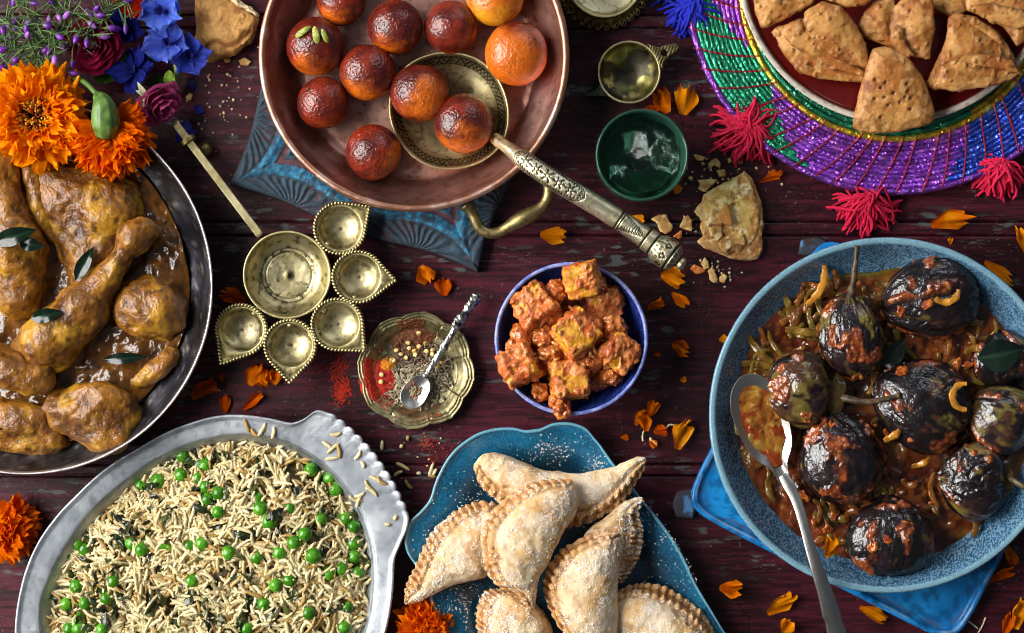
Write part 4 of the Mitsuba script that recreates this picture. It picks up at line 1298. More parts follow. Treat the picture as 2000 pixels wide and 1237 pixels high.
def build_chicken():
    zs = 64; c = CP; R = 368 * kk(110) - 52
    t = thing('curry_gravy', 'brown oily curry gravy pooling round the chicken in the iron pan', 'gravy', kind='stuff')
    def zf(P):
        r = np.hypot(P[:, 0] - c[0], P[:, 1] - c[1])
        return zs + 26 * (fb(P, 60, 4, 3) - .5) + 5 * (fb(P, 14, 3, 5) - .5) - 3 * sst(R - 30, R, r)
    th = np.linspace(0, 2 * np.pi, 240, endpoint=False)
    A = R + 10 * (meshkit.fbm(np.stack([np.cos(th) * 3, np.sin(th) * 3, 0 * th], 1), 3, 2) - .5)
    V, F = disc(c, 0, 240, 100, zf, A)
    C = mixc(lin('#4e2e07'), lin('#78490d'), sst(.35, .65, fb(V, 40, 4, 8)))
    C = mixc(C, lin('#241004'), sst(.5, .66, fb(V, 24, 3, 9)) * .8)
    put(t, (V, F), 'wet', C)
    def cap(a, b, ra, rb):
        A_, B_ = at(*a), at(*b)
        return lambda P: sd_cap(P, A_, B_, ra, rb)
    def ell(p, r, az=0):
        c_ = at(*p); M = rot('z', az)
        return lambda P: sd_ell(P, c_, r, M)
    def slab(pts, z, th, puff, w=40):
        poly = atv(pts, z); g = pillow(poly, th, th * .9, puff, w)
        return lambda P: g(P - [0, 0, z])
    B = [('chicken_drumstick', 'curried chicken drumstick lying across the middle of the iron pan, knuckle up', 18,
          [cap((262, 466, 118), (280, 452, 114), 33, 28), cap((255, 480, 112), (205, 545, 100), 24, 27), cap((205, 545, 98), (165, 600, 92), 28, 46), cap((160, 605, 90), (95, 668, 84), 50, 56), cap((95, 668, 80), (50, 690, 70), 52, 34)]),
         ('chicken_thigh', 'broad curried chicken thigh at the top of the iron pan', 24,
          [slab([(60, 340), (120, 318), (200, 330), (262, 360), (285, 420), (270, 470), (230, 505), (200, 560), (150, 570), (118, 500), (95, 440), (70, 400)], 66, 22, 30), ell((200, 400, 96), (58, 44, 26), -30), ell((130, 390, 88), (40, 34, 26), 10)]),
         ('chicken_thigh', 'curried chicken thigh at the right side of the iron pan', 20,
          [slab([(214, 600), (240, 556), (290, 536), (338, 548), (362, 590), (364, 640), (330, 672), (280, 668), (232, 645)], 66, 20, 26), ell((300, 600, 88), (48, 40, 26), 20), ell((262, 590, 84), (30, 30, 22), 0)]),
         ('chicken_drumstick', 'curried chicken drumstick standing along the left edge, bone pointing up', 18,
          [cap((4, 280, 96), (14, 400, 94), 28, 30), cap((14, 400, 90), (30, 490, 88), 34, 58), cap((30, 490, 86), (40, 580, 82), 60, 44)]),
         ('chicken_drumstick', 'curried drumstick end with a lumpy knuckle at the lower left of the iron pan', 16,
          [cap((-60, 690, 90), (20, 728, 92), 46, 34), ell((62, 738, 96), (42, 34, 30), -20), ell((30, 720, 98), (34, 28, 26), 20), ell((80, 715, 92), (24, 24, 22), 0)]),
         ('chicken_thigh', 'folded curried chicken thigh near the lower rim of the iron pan', 20,
          [slab([(72, 800), (100, 768), (150, 742), (215, 748), (258, 778), (270, 820), (258, 858), (225, 880), (200, 893), (160, 872), (120, 850), (96, 830)], 72, 20, 26), ell((190, 790, 96), (64, 36, 22), 12), ell((215, 850, 88), (40, 32, 20), -30)]),
         ('chicken_piece', 'flat piece of curried chicken at the bottom left of the iron pan', 18,
          [slab([(-70, 790), (0, 775), (60, 790), (110, 830), (135, 868), (90, 884), (20, 880), (-70, 880)], 62, 16, 20), ell((40, 820, 76), (60, 30, 20), 0)]),
         ('chicken_piece', 'small scrap of curried chicken beside the dark leaf at the right of the pan', 12,
          [ell((300, 725, 66), (44, 24, 20), 40), ell((330, 700, 60), (26, 20, 18), 60), ell((270, 745, 60), (26, 18, 16), 0)]),
         ('chicken_piece', 'strip of curried chicken skin beside the left drumstick', 10,
          [cap((60, 330, 84), (85, 430, 78), 18, 22), cap((85, 430, 78), (130, 500, 66), 20, 14)])]
    for i, (nm, lab, k, fs) in enumerate(B):
        def f(P):
            d = fs[0](P)
            for g in fs[1:]: d = smin(d, g(P), k)
            return d
        # bounds from a coarse look
        lo, hi = at(-110, 940, 20), at(420, 250, 170)
        lo[2] = 30
        q = np.stack(np.meshgrid(*[np.arange(min(lo[j], hi[j]), max(lo[j], hi[j]), 14) for j in range(3)], indexing='ij'), -1).reshape(-1, 3)
        m = q[f(q) < 16]
        b0, b1 = m.min(0) - 14, m.max(0) + 14; b0[2] = max(b0[2], 30)
        V, F = nets(f, b0, b1, 3.6)
        V = relax(V, F, 1)
        V = grain_disp(V, F, (60, 22, 2, i * 5), (26, 8, 2, i * 5 + 1), (9, 3.6, 3, i * 5 + 2))
        C = curry_col(V, 20 + i * 4)
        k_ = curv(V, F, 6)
        C = mixc(C, lin('#a06a1c'), np.clip(k_, 0, 1) * .3); C = mixc(C, lin('#2c1404'), np.clip(-k_, 0, 1) * .6)  # crevices darkened in the colour to deepen their shade
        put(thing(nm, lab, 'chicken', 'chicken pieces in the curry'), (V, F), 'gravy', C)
    for a in ((30, 462, 158, 84, 34, 18, 'curry leaf on the left drumstick in the iron pan'), (62, 478, 150, 50, 26, -10, 'smaller curry leaf beside the first on the left drumstick'),
              (166, 515, 112, 74, 26, 62, 'upright curry leaf on the top chicken thigh'), (92, 616, 142, 62, 28, 12, 'curry leaf lying on the thick end of the middle drumstick'),
              (245, 700, 78, 84, 22, 4, 'long dark curry leaf in the gravy below the right thigh'), (8, 828, 92, 50, 24, -10, 'curry leaf at the left edge of the iron pan')):
        curry_leaf(*a[:5], a[5], a[6])


build_chicken()


# ---------------------------------------------------------------- aubergine curry
def build_aubergines():
    c, R, zr = BP
    zs = 58; Rs = R - 40
    t = thing('aubergine_gravy', 'oily red brown onion gravy covering the big blue plate', 'gravy', kind='stuff')
    th = np.linspace(0, 2 * np.pi, 330, endpoint=False)
    A = Rs + 26 * (meshkit.fbm(np.stack([np.cos(th) * 3, np.sin(th) * 3, 0 * th], 1), 4, 2) - .55) - 22 * np.exp(-((th - 1.75) / .35) ** 2)
    def zf(P):
        r = np.hypot(P[:, 0] - c[0], P[:, 1] - c[1])
        a = np.interp(np.arctan2(P[:, 1] - c[1], P[:, 0] - c[0]) % (2 * np.pi), np.append(th, 2 * np.pi), np.append(A, A[0]))
        e = sst(0, 46, a - r)
        return zs - 3 + 3 * sst(0, 6, a - r) + e * (22 * (fb(P, 46, 3, 3) - .42) + 6 * (fb(P, 16, 3, 5) - .5) + 2 * (fb(P, 5, 2, 6) - .5))
    V, F = disc(c, 0, 330, 150, zf, A)
    V[-330:, 2] = 44
    C = mixc(lin('#521d06'), lin('#7e3a0e'), sst(.35, .65, fb(V, 44, 4, 8)))
    C = mixc(C, lin('#8a4c1a'), sst(.52, .68, fb(V, 16, 3, 10)) * .7)
    C = mixc(C, lin('#2c1006'), sst(.5, .68, fb(V, 26, 3, 9)) * .85)
    r = np.hypot(V[:, 0] - c[0], V[:, 1] - c[1]); a = np.interp(np.arctan2(V[:, 1] - c[1], V[:, 0] - c[0]) % (2 * np.pi), np.append(th, 2 * np.pi), np.append(A, A[0]))
    C = mixc(C, lin('#7a5210'), sst(.54, .66, fb(V, 60, 3, 12)) * .7); C = mixc(C, lin('#5a5010'), sst(16, 2, a - r) * .85)
    put(t, (V, F), 'wet', C)
    E = [((1665, 655), (58, 76, 50), 82, 6, ((1660, 588), (1668, 540), (1674, 480)), .35, 'aubergine whose long stem points up to the rim of the plate'),
         ((1817, 582), (78, 88, 56), 70, 100, None, .05, 'large black aubergine at the top of the plate with an onion curl on it'),
         ((1558, 762), (72, 58, 52), 84, 95, ((1640, 775), (1690, 785), (1758, 772)), .8, 'brown and green aubergine above the spoon, stem to the right'),
         ((1640, 893), (78, 82, 56), 80, 20, None, .15, 'wrinkled black aubergine beside the spoon bowl'),
         ((1800, 790), (86, 92, 56), 74, 60, None, .08, 'split black aubergine in the middle of the plate'),
         ((1738, 1048), (82, 72, 56), 78, 0, None, .05, 'shiny black aubergine at the bottom of the plate, slit and filled'),
         ((1900, 938), (74, 58, 50), 78, 85, ((1965, 930), (1990, 945), (2020, 962)), .4, 'aubergine at the lower right with its stem running off the plate'),
         ((1952, 818), (70, 62, 50), 74, 60, None, .55, 'greenish aubergine at the right edge of the plate'),
         ((1960, 700), (60, 52, 40), 62, 10, None, .1, 'dark half hidden aubergine at the upper right of the plate')]
    for i, (p, rr, z, az, st, br, lab) in enumerate(E):
        k = thing('aubergine', lab, 'aubergine', 'whole aubergines in the curry')
        cc = at(p[0], p[1], z)
        U, F = ico(5)
        M = rot('z', az)
        taper = 1 - .14 * U[:, 1]
        V = U * np.array(rr) * [1.03, 1.06, 1.03] * np.stack([taper, 1 + 0 * taper, taper], 1)
        lon = np.arctan2(U[:, 0], U[:, 2])
        ridge = fb(np.stack([np.cos(lon) * 1.7, np.sin(lon) * 1.7, U[:, 1] * .8 + 9 * i], 1), 1, 3, i)
        slit = np.exp(-((np.abs(((lon + .35 + .2 * i) % 1.57) - .78)) / .11) ** 2) * sst(-.75, -.3, U[:, 1]) if i not in (0, 2) else np.zeros(len(U))
        fill = sst(.46, .6, fb(V + i * 9, 34, 3, 33 + i))
        N = U
        crk = np.abs(fb(V * [1, .5, 1] + i * 20, 26, 3, 60 + i) - .5)
        d = (ridge - .5) * 17 + 4.0 * (fb(np.stack([np.cos(lon) * 6, np.sin(lon) * 6, U[:, 1] * 1.1 + 5 * i], 1), 1, 2, i + 40) - .5) + 3 * (fb(V, 24, 2, 3 + i) - .5) - 3 * np.exp(-(crk / .022) ** 2) * sst(.45, .6, fb(V + 77, 40, 2, i))
        d = d + np.clip(slit * fill + sst(.63, .68, fb(V + 3 * i, 40, 3, 47 + i)), 0, 1) * (3 + 9 * (fb(V, 8, 2, i) - .4))
        V = V + N * d[:, None]
        C = mixc(lin('#0c0709'), lin('#1f1013'), sst(.4, .65, fb(V, 22, 3, 5 + i)))
        bro = sst(.69 - .44 * br, .84 - .42 * br, fb(np.stack([lon * 2.2, U[:, 1] * 1.2, 0 * lon], 1) + i * 3, .6, 3, 15 + i))
        C = mixc(C, mixc(lin('#4a2c1a'), lin('#6e5e26'), sst(.45, .6, fb(V, 26, 2, 25 + i))), bro * .9)
        sp = slit * fill + sst(.63, .68, fb(V + 3 * i, 40, 3, 47 + i)) * .9
        C = mixc(C, sauce_col(V, 60 + i, '#6a2a0e', '#94481a', '#4a1a0a'), np.clip(sp * 1.3, 0, 1))
        W = V @ M.T + cc
        put(k, (W, F), 'skin', C) if False else part(k, 'flesh', (W, F), 'skinfruit', C)
        if st:
            zt = [z + 8, 112, 122]
            pts = spline([at(x, y, h) for (x, y), h in zip(st, zt)], 26)
            s = np.linspace(0, 1, 26)
            V, F = tube(pts, 9.5 - 5 * np.sqrt(s) + 1.2 * np.exp(-((1 - s) / .06) ** 2), 10, mod=lambda s, f: 1 + .12 * np.sin(3 * f + s * .1))
            C = mixc(lin('#3a2a20'), lin('#6a5a3c'), sst(.4, .65, fb(V, 7, 3, i)))
            part(k, 'stem', (V, F), 'satin', C)
            d = (pts[0] - cc); d[2] = 0; d /= np.linalg.norm(d)
            ms = []
            for q in range(5):                                  # calyx lobes hugging the shoulder
                V, F, s_, u_ = leaf_mesh(52, 26, .16, -.2)
                V = V + [24, 0, 0]
                V = V @ rot('y', 22).T @ rot('z', (q - 2) * 38).T
                a = math.degrees(math.atan2(-d[1], -d[0]))
                V = V @ rot('z', a).T + pts[0] + [0, 0, 8]
                V2 = np.vstack([V, V - [0, 0, 2]]); F2 = np.vstack([F, F[:, ::-1] + len(V)])
                ms.append((V2, F2, mixc(lin('#3a2818'), lin('#574824'), nz(V2, 9, q))))
            part(k, 'calyx', merge(ms), 'gloss')
    rg = np.random.default_rng(12); ms = []
    def strand(p, a, L, cv, w, z):
        n = 14; s = np.linspace(-.5, .5, n)
        th = a + cv * s
        xy = np.cumsum(np.stack([np.cos(th), np.sin(th)], 1) * L / n, 0); xy -= xy.mean(0)
        g = at(p[0], p[1], z)
        path = np.column_stack([g[0] + xy[:, 0], g[1] + xy[:, 1], z + 3 * np.sin(s * 9 + a)])
        return tube(path, w * np.sqrt(np.clip(1 - (1.7 * s) ** 2, .12, 1)), 8, flat=.38, mod=lambda q, f: 1 + .2 * np.sin(q * .3 + 2 * f))
    spots = [(rg.normal(1560, 45), rg.normal(600, 45)) for _ in range(34)] + [(rg.normal(1470, 22), rg.normal(790, 70)) for _ in range(18)] + [(rg.normal(1620, 40), rg.normal(1010, 40)) for _ in range(14)]
    while len(spots) < 165:
        a, q = rg.uniform(0, 6.28), (Rs - 26) * math.sqrt(rg.uniform(0, 1)); spots.append((1733 + q * math.cos(a), 811 + q * math.sin(a)))
    for p in spots:
        if np.hypot(p[0] - 1733, p[1] - 811) > 292: continue
        V, F = strand(p, rg.uniform(0, 6.28), rg.uniform(36, 92), rg.uniform(-2.6, 2.6), rg.uniform(4.0, 9.0), rg.uniform(60, 74))
        ms.append((V, F, mixc(lin('#74601c'), lin('#8a4a18'), np.full(len(V), rg.uniform(0, 1))) * rg.uniform(.5, 1.1)))
    put(thing('onion_strands', 'soft golden onion strands tangled through the aubergine gravy', 'onion', kind='stuff'), merge(ms), 'wet')
    ms = []
    for i in range(36):                                      # bits of masala on and between the aubergines
        a, q = rg.uniform(0, 6.28), 270 * math.sqrt(rg.uniform(0, 1)); p = (1733 + q * math.cos(a), 811 + q * math.sin(a))
        z = 70.0
        for (pp, rr, zz, az, *_r) in E:
            l = (np.array([p[0] - pp[0], -(p[1] - pp[1])]) @ rot('z', az)[:2, :2]) / np.array(rr[:2])
            if l @ l < .96: z = max(z, zz + rr[2] * math.sqrt(1 - l @ l) - 1)
        if z > 70 and rg.random() < .5: continue
        V, F = ico(2); rr = rg.uniform(4, 12)
        V = V * [rr * rg.uniform(.7, 1.8), rr, rr * .6]; V = V @ rot('z', rg.uniform(0, 360)).T
        V = V * (1 + 1.3 * (nz(V, 5, i) - .5))[:, None] + at(p[0], p[1], z)
        ms.append((V, F, sauce_col(V, i, '#8a3812', '#b5601e', '#6a240c')))
    put(thing('masala_bits', 'crumbs of red masala scattered over the aubergines', 'masala', kind='stuff'), merge(ms), 'wet')
    for p, a, cv, L, w, z, lab in (((1853, 583), .25, 2.4, 66, 7, 134, 'golden onion curl on the large top aubergine'), ((1872, 775), 1.7, -3.4, 90, 7, 126, 'hooked onion curl on the middle aubergine'), ((1600, 560), 1.1, 1.2, 96, 8, 84, 'long pale onion slice near the upper rim of the plate'), ((1745, 850), .6, .6, 46, 7, 110, 'pale onion piece below the middle aubergine'), ((1800, 905), .4, .8, 44, 6, 90, 'thin onion strip between the middle and lower right aubergines')):
        V, F = strand(p, a, L, cv, w, z)
        put(thing('onion_curl', lab, 'onion', 'onion curls on the curry'), (V, F), 'wet', mixc(lin('#b07422'), lin('#c9882c'), nz(V, 6, 2)))
    curry_leaf(1955, 690, 112, 90, 62, 12, 'broad dark bay leaf at the upper right of the aubergine curry', 'leaf', 10, ('#12201a', '#28402e'))
    curry_leaf(1745, 690, 84, 70, 40, 50, 'black green leaf between the three upper aubergines', 'leaf', 0, ('#0c140e', '#1a2a1c'))
    # serving spoon
    t = thing('serving_spoon', 'silver serving spoon resting in the aubergine curry', 'spoon')
    z = 104; cc = at(1494, 838, z)
    n = 120; th = np.linspace(0, 2 * np.pi, n, endpoint=False)
    hd = math.atan2(-(945 - 838), 1540 - 1494)
    q = th - hd
    base = np.array([[-112, 0], [-94, 32], [-48, 50], [8, 48], [58, 32], [88, 14], [112, 10], [112, -10], [88, -14], [58, -32], [8, -48], [-48, -50], [-94, -32]], float)
    o = spline(base, 200, True)
    A = polar(o, (0, 0), n)
    pr = [(0, 112 - r_, z_) for r_, z_ in rp([(0, -26), (60, -20, 30), (108, -2, 8), (112, 1, 1), (109, 1, 1), (58, -16, 30), (0, -22)], 3, 6, 4)]
    pr = np.array(pr); f = 1 - pr[:, 1] / 112
    thv = th[None]
    r = A[None] * np.maximum(f, 1e-3)[:, None]
    P = np.stack([r * np.cos(thv), r * np.sin(thv), pr[:, 2:] + 0 * r], -1)
    V, F = rings(P)
    ro = math.degrees(math.atan2(-(948 - 838), 1536 - 1494))
    V = V @ rot('y', 4).T @ rot('z', ro).T + cc
    part(t, 'bowl', (V, F), 'silver', mixc(lin('#b9b6ae'), lin('#d8d6d0'), fb(V, 30, 3, 1)))
    pts = spline([at(1528, 928, 104), at(1546, 958, 112), at(1580, 1060, 138), at(1612, 1160, 136), at(1640, 1260, 110), at(1650, 1300, 100)], 90)
    s = np.linspace(0, 1, 90)
    rad = np.interp(s, [0, .06, .12, .3, .6, .72, .76, 1], [9, 12, 10, 9.5, 14, 18, 16, 26])
    V, F = tube(pts, rad, 24, flat=.34, mod=lambda s, p: 1 - .10 * np.exp(-((np.abs(np.cos(p)) - .55) / .08) ** 2) * (np.sin(p) > 0))
    part(t, 'handle', (V, F), 'silver', mixc(lin('#a9a7a2'), lin('#cfcdc8'), fb(V, 30, 3, 2)), label='slender handle with grooved edges')
    g = disc((0, 0), 0, 80, 30, lambda P: -7 + 8 * (fb(P, 18, 3, 3) - .5), polar(base * [.80, .93] + [-12, 0], (0, 0), 80))
    V = g[0] @ rot('y', 4).T @ rot('z', ro).T + cc
    put(thing('spooned_gravy', 'orange oil and onion gravy lying in the serving spoon', 'gravy', kind='stuff'), (V, g[1]), 'wet', mixc(mixc(lin('#7a2e08'), lin('#8a5a1a'), sst(.4, .6, fb(V, 22, 3, 6))), lin('#a8863c'), sst(.56, .66, fb(V, 12, 3, 7)) * .7))


build_aubergines()
# ---------------------------------------------------------------- sugared crescents on the teal platter
def crop9(P): return [(x / 2.778 + 700, y / 2.778 + 800) for x, y in P]


def sugar(V, F, n, seed, lo=.8, hi=1.7, bias=None):
    """specks of icing sugar on upward faces"""
    rg = np.random.default_rng(seed)
    c = np.cross(V[F[:, 1]] - V[F[:, 0]], V[F[:, 2]] - V[F[:, 0]])
    ar = np.linalg.norm(c, axis=1); up = c[:, 2] / np.maximum(ar, 1e-9)
    ctr = V[F].mean(1)
    w = ar * np.clip(up - .15, 0, 1) * np.clip(fb(ctr, 36, 3, seed) * 2.6 - .75, 0.02, 2) ** 1.6
    if bias is not None: w = w * bias(ctr)
    i = rg.choice(len(F), n, p=w / w.sum())
    b = rg.dirichlet([1, 1, 1], n)
    p = (V[F[i]] * b[..., None]).sum(1)
    nn = c[i] / ar[i][:, None]
    r = rg.uniform(lo, hi, n) * np.where(rg.random(n) < .06, 1.7, 1)
    O = np.array([[1, 0, 0], [0, 1, 0], [-1, 0, 0], [0, -1, 0], [0, 0, 1], [0, 0, -.4]], float)
    FO = np.array([[0, 1, 4], [1, 2, 4], [2, 3, 4], [3, 0, 4], [1, 0, 5], [2, 1, 5], [3, 2, 5], [0, 3, 5]])
    Vs = p[:, None] + O[None] * r[:, None, None] * rg.uniform(.7, 1.3, (n, 6, 1)) + nn[:, None] * .3
    return Vs.reshape(-1, 3), (FO[None] + 6 * np.arange(n)[:, None, None]).reshape(-1, 3)


def crescent(outer, inner, zo, zi, dome, seed, ncr=26):
    """outer crimped edge and inner fold (photo pixels), heights at the ends: zo, zi (3 values along)"""
    m, nw = 170, 44
    O, I = spline(outer, m), spline(inner, m)
    s = np.linspace(0, 1, m); w = np.linspace(0, 1, nw)
    zO, zI = np.interp(s, [0, .5, 1], zo), np.interp(s, [0, .5, 1], zi)
    wid = np.linalg.norm(O - I, axis=1) * .97
    env = np.clip(wid / 120, .10, 1) ** .8
    crw = np.clip(25 / np.maximum(wid, 30), .12, .5)            # share of the width that is crimp
    W_, S_ = np.meshgrid(w, s)
    cw = crw[:, None]
    body = np.clip((W_ - cw * .55) / (1 - cw * .55), 0, 1)
    dm = np.sqrt(np.clip(1 - (2 * body - 1) ** 2, 0, 1)) ** .85 * dome * env[:, None]
    ph = S_ * ncr * .72 * 2 * np.pi - W_ / cw * 2.6 + 5.5 * (meshkit.fbm(np.stack([S_ * 7, 0 * S_ + seed, 0 * S_], -1), 2, seed) - .5)
    amp = .3 + .95 * meshkit.noise(np.stack([S_ * 19, W_ * 3, 0 * S_ + seed], -1), seed)
    cr = sst(1.15, .7, W_ / cw)
    rope = cr * amp * (8.5 * (np.abs(np.sin(ph / 2)) ** .8) + 2.0)
    groove = 4.5 * np.exp(-(((W_ - cw * 1.08) / (cw * .22)) ** 2))
    top = np.maximum(dm, 0) + rope * np.clip(env[:, None] * 1.6, .4, 1) - groove * (dm > 4) + 4 * sst(0, .05, W_)
    top = top * sst(0, .02, np.minimum(S_, 1 - S_) + .012)
    base = zO[:, None] * (1 - W_) + zI[:, None] * W_
    X = O[:, None] * (1 - W_[..., None]) + I[:, None] * W_[..., None]
    nrm = (O - I) / np.maximum(np.linalg.norm(O - I, axis=1, keepdims=True), 1e-6)
    X = X + nrm[:, None] * (5.0 * cr * amp * (np.abs(np.sin(ph / 2)) - .5))[..., None]
    bot = -3 - dome * .28 * env[:, None] * np.sin(np.pi * W_) ** .7
    def lift(X, z):
        k = 1 - z / H
        return np.stack([(X[..., 0] - 1000) * k, (618.5 - X[..., 1]) * k, z], -1)
    Pt, Pb = lift(X, base + top), lift(X, base + bot)
    P = np.concatenate([Pt, Pb[:, ::-1]], 1)
    V, F = rings(P, cap=True)
    a = np.concatenate([W_ / cw, (W_ / cw)[:, ::-1]], 1).ravel(); a = np.append(a, [1, 1])
    V = grain_disp(V, F, (30, 9.0, 3, seed), (9, 2.8, 3, seed + 1))
    # orientation outward
    if (np.cross(V[F[:, 1]] - V[F[:, 0]], V[F[:, 2]] - V[F[:, 0]])[:, 2] * (V[F].mean(1)[:, 2] - V[:, 2].mean())).sum() < 0: F = F[:, ::-1]
    C = mixc(lin('#d4ad78'), lin('#e8cda2'), sst(.35, .62, fb(V, 30, 3, seed)))
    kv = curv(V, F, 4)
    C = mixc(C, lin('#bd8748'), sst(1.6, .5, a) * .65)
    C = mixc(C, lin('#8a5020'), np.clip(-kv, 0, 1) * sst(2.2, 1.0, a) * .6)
    C = mixc(C, lin('#a86c34'), sst(.54, .7, fb(V, 16, 3, seed + 3)) * .5)
    C = mixc(C, lin('#6a3012'), sst(.62, .72, fb(V, 12, 3, seed + 5)) * sst(.9, .0, np.abs(a - 1.1)) * .9)
    C = mixc(C, lin('#e6d9c4'), sst(.5, .68, fb(V, 34, 4, seed + 7)) * sst(.8, 1.6, a) * .55)
    return V, F, C


def build_crescents():
    G = [('sugared crescent pastry lying across the head of the teal platter under the others', [(628, 318), (660, 400), (720, 470), (860, 570), (1010, 622), (1190, 632), (1330, 580), (1440, 490), (1520, 380), (1560, 290)], [(632, 296), (668, 246), (740, 236), (880, 285), (1040, 335), (1200, 345), (1350, 318), (1450, 282), (1520, 256), (1558, 262)], (62, 50, 78), (66, 62, 80), 44, 32),
         ('sugared crescent pastry with its tip hanging over the left edge of the teal platter', [(740, 506), (630, 503), (500, 568), (400, 660), (335, 780), (285, 900), (250, 990), (252, 1050)], [(744, 520), (765, 640), (735, 800), (690, 908), (580, 935), (450, 985), (340, 1036), (260, 1056)], (56, 52, 52), (50, 44, 50), 46, 26),
         ('sugared crescent pastry on the right of the heap, its tip pointing up', [(1546, 490), (1522, 560), (1542, 650), (1535, 740), (1500, 840), (1430, 940)], [(1536, 478), (1440, 500), (1330, 590), (1220, 690), (1250, 820), (1390, 945)], (78, 58, 40), (74, 66, 50), 40, 22),
         ('sugared crescent pastry at the bottom left beside the marigold, cut by the picture edge', [(850, 1000), (760, 972), (690, 990), (655, 1050), (642, 1130), (655, 1230), (720, 1350)], [(862, 1010), (940, 1040), (1010, 1110), (1055, 1200), (1050, 1290), (960, 1360), (730, 1360)], (38, 38, 38), (34, 34, 34), 50, 22),
         ('sugared crescent pastry at the bottom right with a dark seam along its crimp', [(1392, 1040), (1420, 985), (1480, 955), (1560, 944), (1660, 965), (1780, 1032), (1860, 1100), (1930, 1200), (1960, 1320)], [(1388, 1056), (1380, 1130), (1420, 1230), (1500, 1330), (1620, 1390), (1760, 1400), (1880, 1370), (1950, 1330)], (38, 38, 38), (34, 34, 34), 52, 26),
         ('plump sugared crescent pastry at the front of the heap', [(1412, 672), (1330, 652), (1220, 690), (1120, 750), (1050, 830), (1005, 930), (1012, 1020), (1050, 1110), (1100, 1200), (1190, 1310)], [(1420, 690), (1420, 800), (1405, 930), (1410, 1050), (1412, 1180), (1380, 1270), (1200, 1320)], (100, 80, 62), (86, 64, 50), 56, 26),
         ('topmost sugared crescent pastry in the middle of the heap, thickly crimped', [(1158, 384), (1080, 374), (980, 392), (880, 430), (785, 500), (705, 585), (664, 690), (672, 800), (705, 900), (770, 970), (860, 1025), (935, 1086)], [(1172, 410), (1186, 540), (1120, 650), (1070, 760), (1015, 860), (980, 930), (965, 1010), (950, 1082)], (116, 108, 98), (108, 96, 92), 50, 34)]
    ms = []
    for i, (lab, o, n, zo, zi, dome, ncr) in enumerate(G):
        V, F, C = crescent(crop9(o), crop9(n), zo, zi, dome, 20 + 11 * i, ncr)
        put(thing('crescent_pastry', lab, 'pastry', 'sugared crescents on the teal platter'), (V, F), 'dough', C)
        ms.append(sugar(V, F, 1250, i))
    put(thing('icing_sugar', 'icing sugar dusted over the crescent pastries', 'sugar', kind='stuff'), merge(ms), 'matte', lin('#f2efe9'))
    rg = np.random.default_rng(4); ms = []
    for cx, cy, sx, sy, n, z in ((1080, 880, 34, 15, 130, 30), (1170, 905, 16, 12, 60, 34), (960, 968, 45, 14, 60, 26), (1290, 1040, 45, 50, 150, 28), (1350, 1130, 30, 30, 60, 34), (900, 1170, 26, 30, 170, 18), (905, 960, 50, 50, 50, 28), (840, 1040, 20, 20, 20, 34), (1190, 1000, 50, 20, 120, 24)):
        for _ in range(n):
            x, y = rg.normal(cx, sx), rg.normal(cy, sy); r = rg.uniform(.7, 1.8)
            zz = platter_z(x, y)
            if zz is None: continue
            V, F = ico(0) if False else _oct
            ms.append((V * r * rg.uniform(.6, 1.4, (6, 1)) + at(x, y, zz) + [0, 0, .4], F))
    put(thing('icing_sugar', 'white icing sugar specks spilled on the bare teal glaze', 'sugar', kind='stuff'), merge(ms), 'matte', lin('#f4f1ea'))


_oct = (np.array([[1, 0, 0], [0, 1, 0], [-1, 0, 0], [0, -1, 0], [0, 0, 1], [0, 0, -.5]], float), np.array([[0, 1, 4], [1, 2, 4], [2, 3, 4], [3, 0, 4], [1, 0, 5], [2, 1, 5], [3, 2, 5], [0, 3, 5]]))


def top_z(k):
    """height lookup of a built mesh from above (nearest of its upward vertices)"""
    v, f, n = meshkit.WRITTEN[scene[k]['filename']][:3]
    v = np.asarray(v, float) / S
    keep = np.asarray(n)[:, 2] > .05 if n is not None else np.ones(len(v), bool)
    v = v[keep]
    tree = cKDTree(v[:, :2])
    def z(x, y, rad=8):
        q = at(x, y, 30)[:2]
        d, i = tree.query(q, 4)
        if d[0] > rad: return None
        return float(v[i, 2].max())
    return z


platter_z = top_z('teal_platter__body')
build_crescents()


# ---------------------------------------------------------------- fried folded pastries
def fry_col(V, seed, pale=0.0):
    C = mixc(lin('#ad6a2e'), lin('#cf9450'), sst(.35, .62, fb(V, 40, 3, seed)))
    C = mixc(C, lin('#854818'), sst(.5, .68, fb(V, 22, 3, seed + 1)) * .7)
    C = mixc(C, lin('#e2b878'), sst(.55, .72, fb(V, 14, 3, seed + 2)) * (.5 + pale))
    return mixc(C, lin('#241408'), sst(.90, .92, nz(V, 6.5, seed + 3)) * .85)


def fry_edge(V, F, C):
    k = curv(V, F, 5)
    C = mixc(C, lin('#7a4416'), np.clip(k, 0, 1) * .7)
    return mixc(C, lin('#5e3010'), np.clip(-k, 0, 1) * .7)


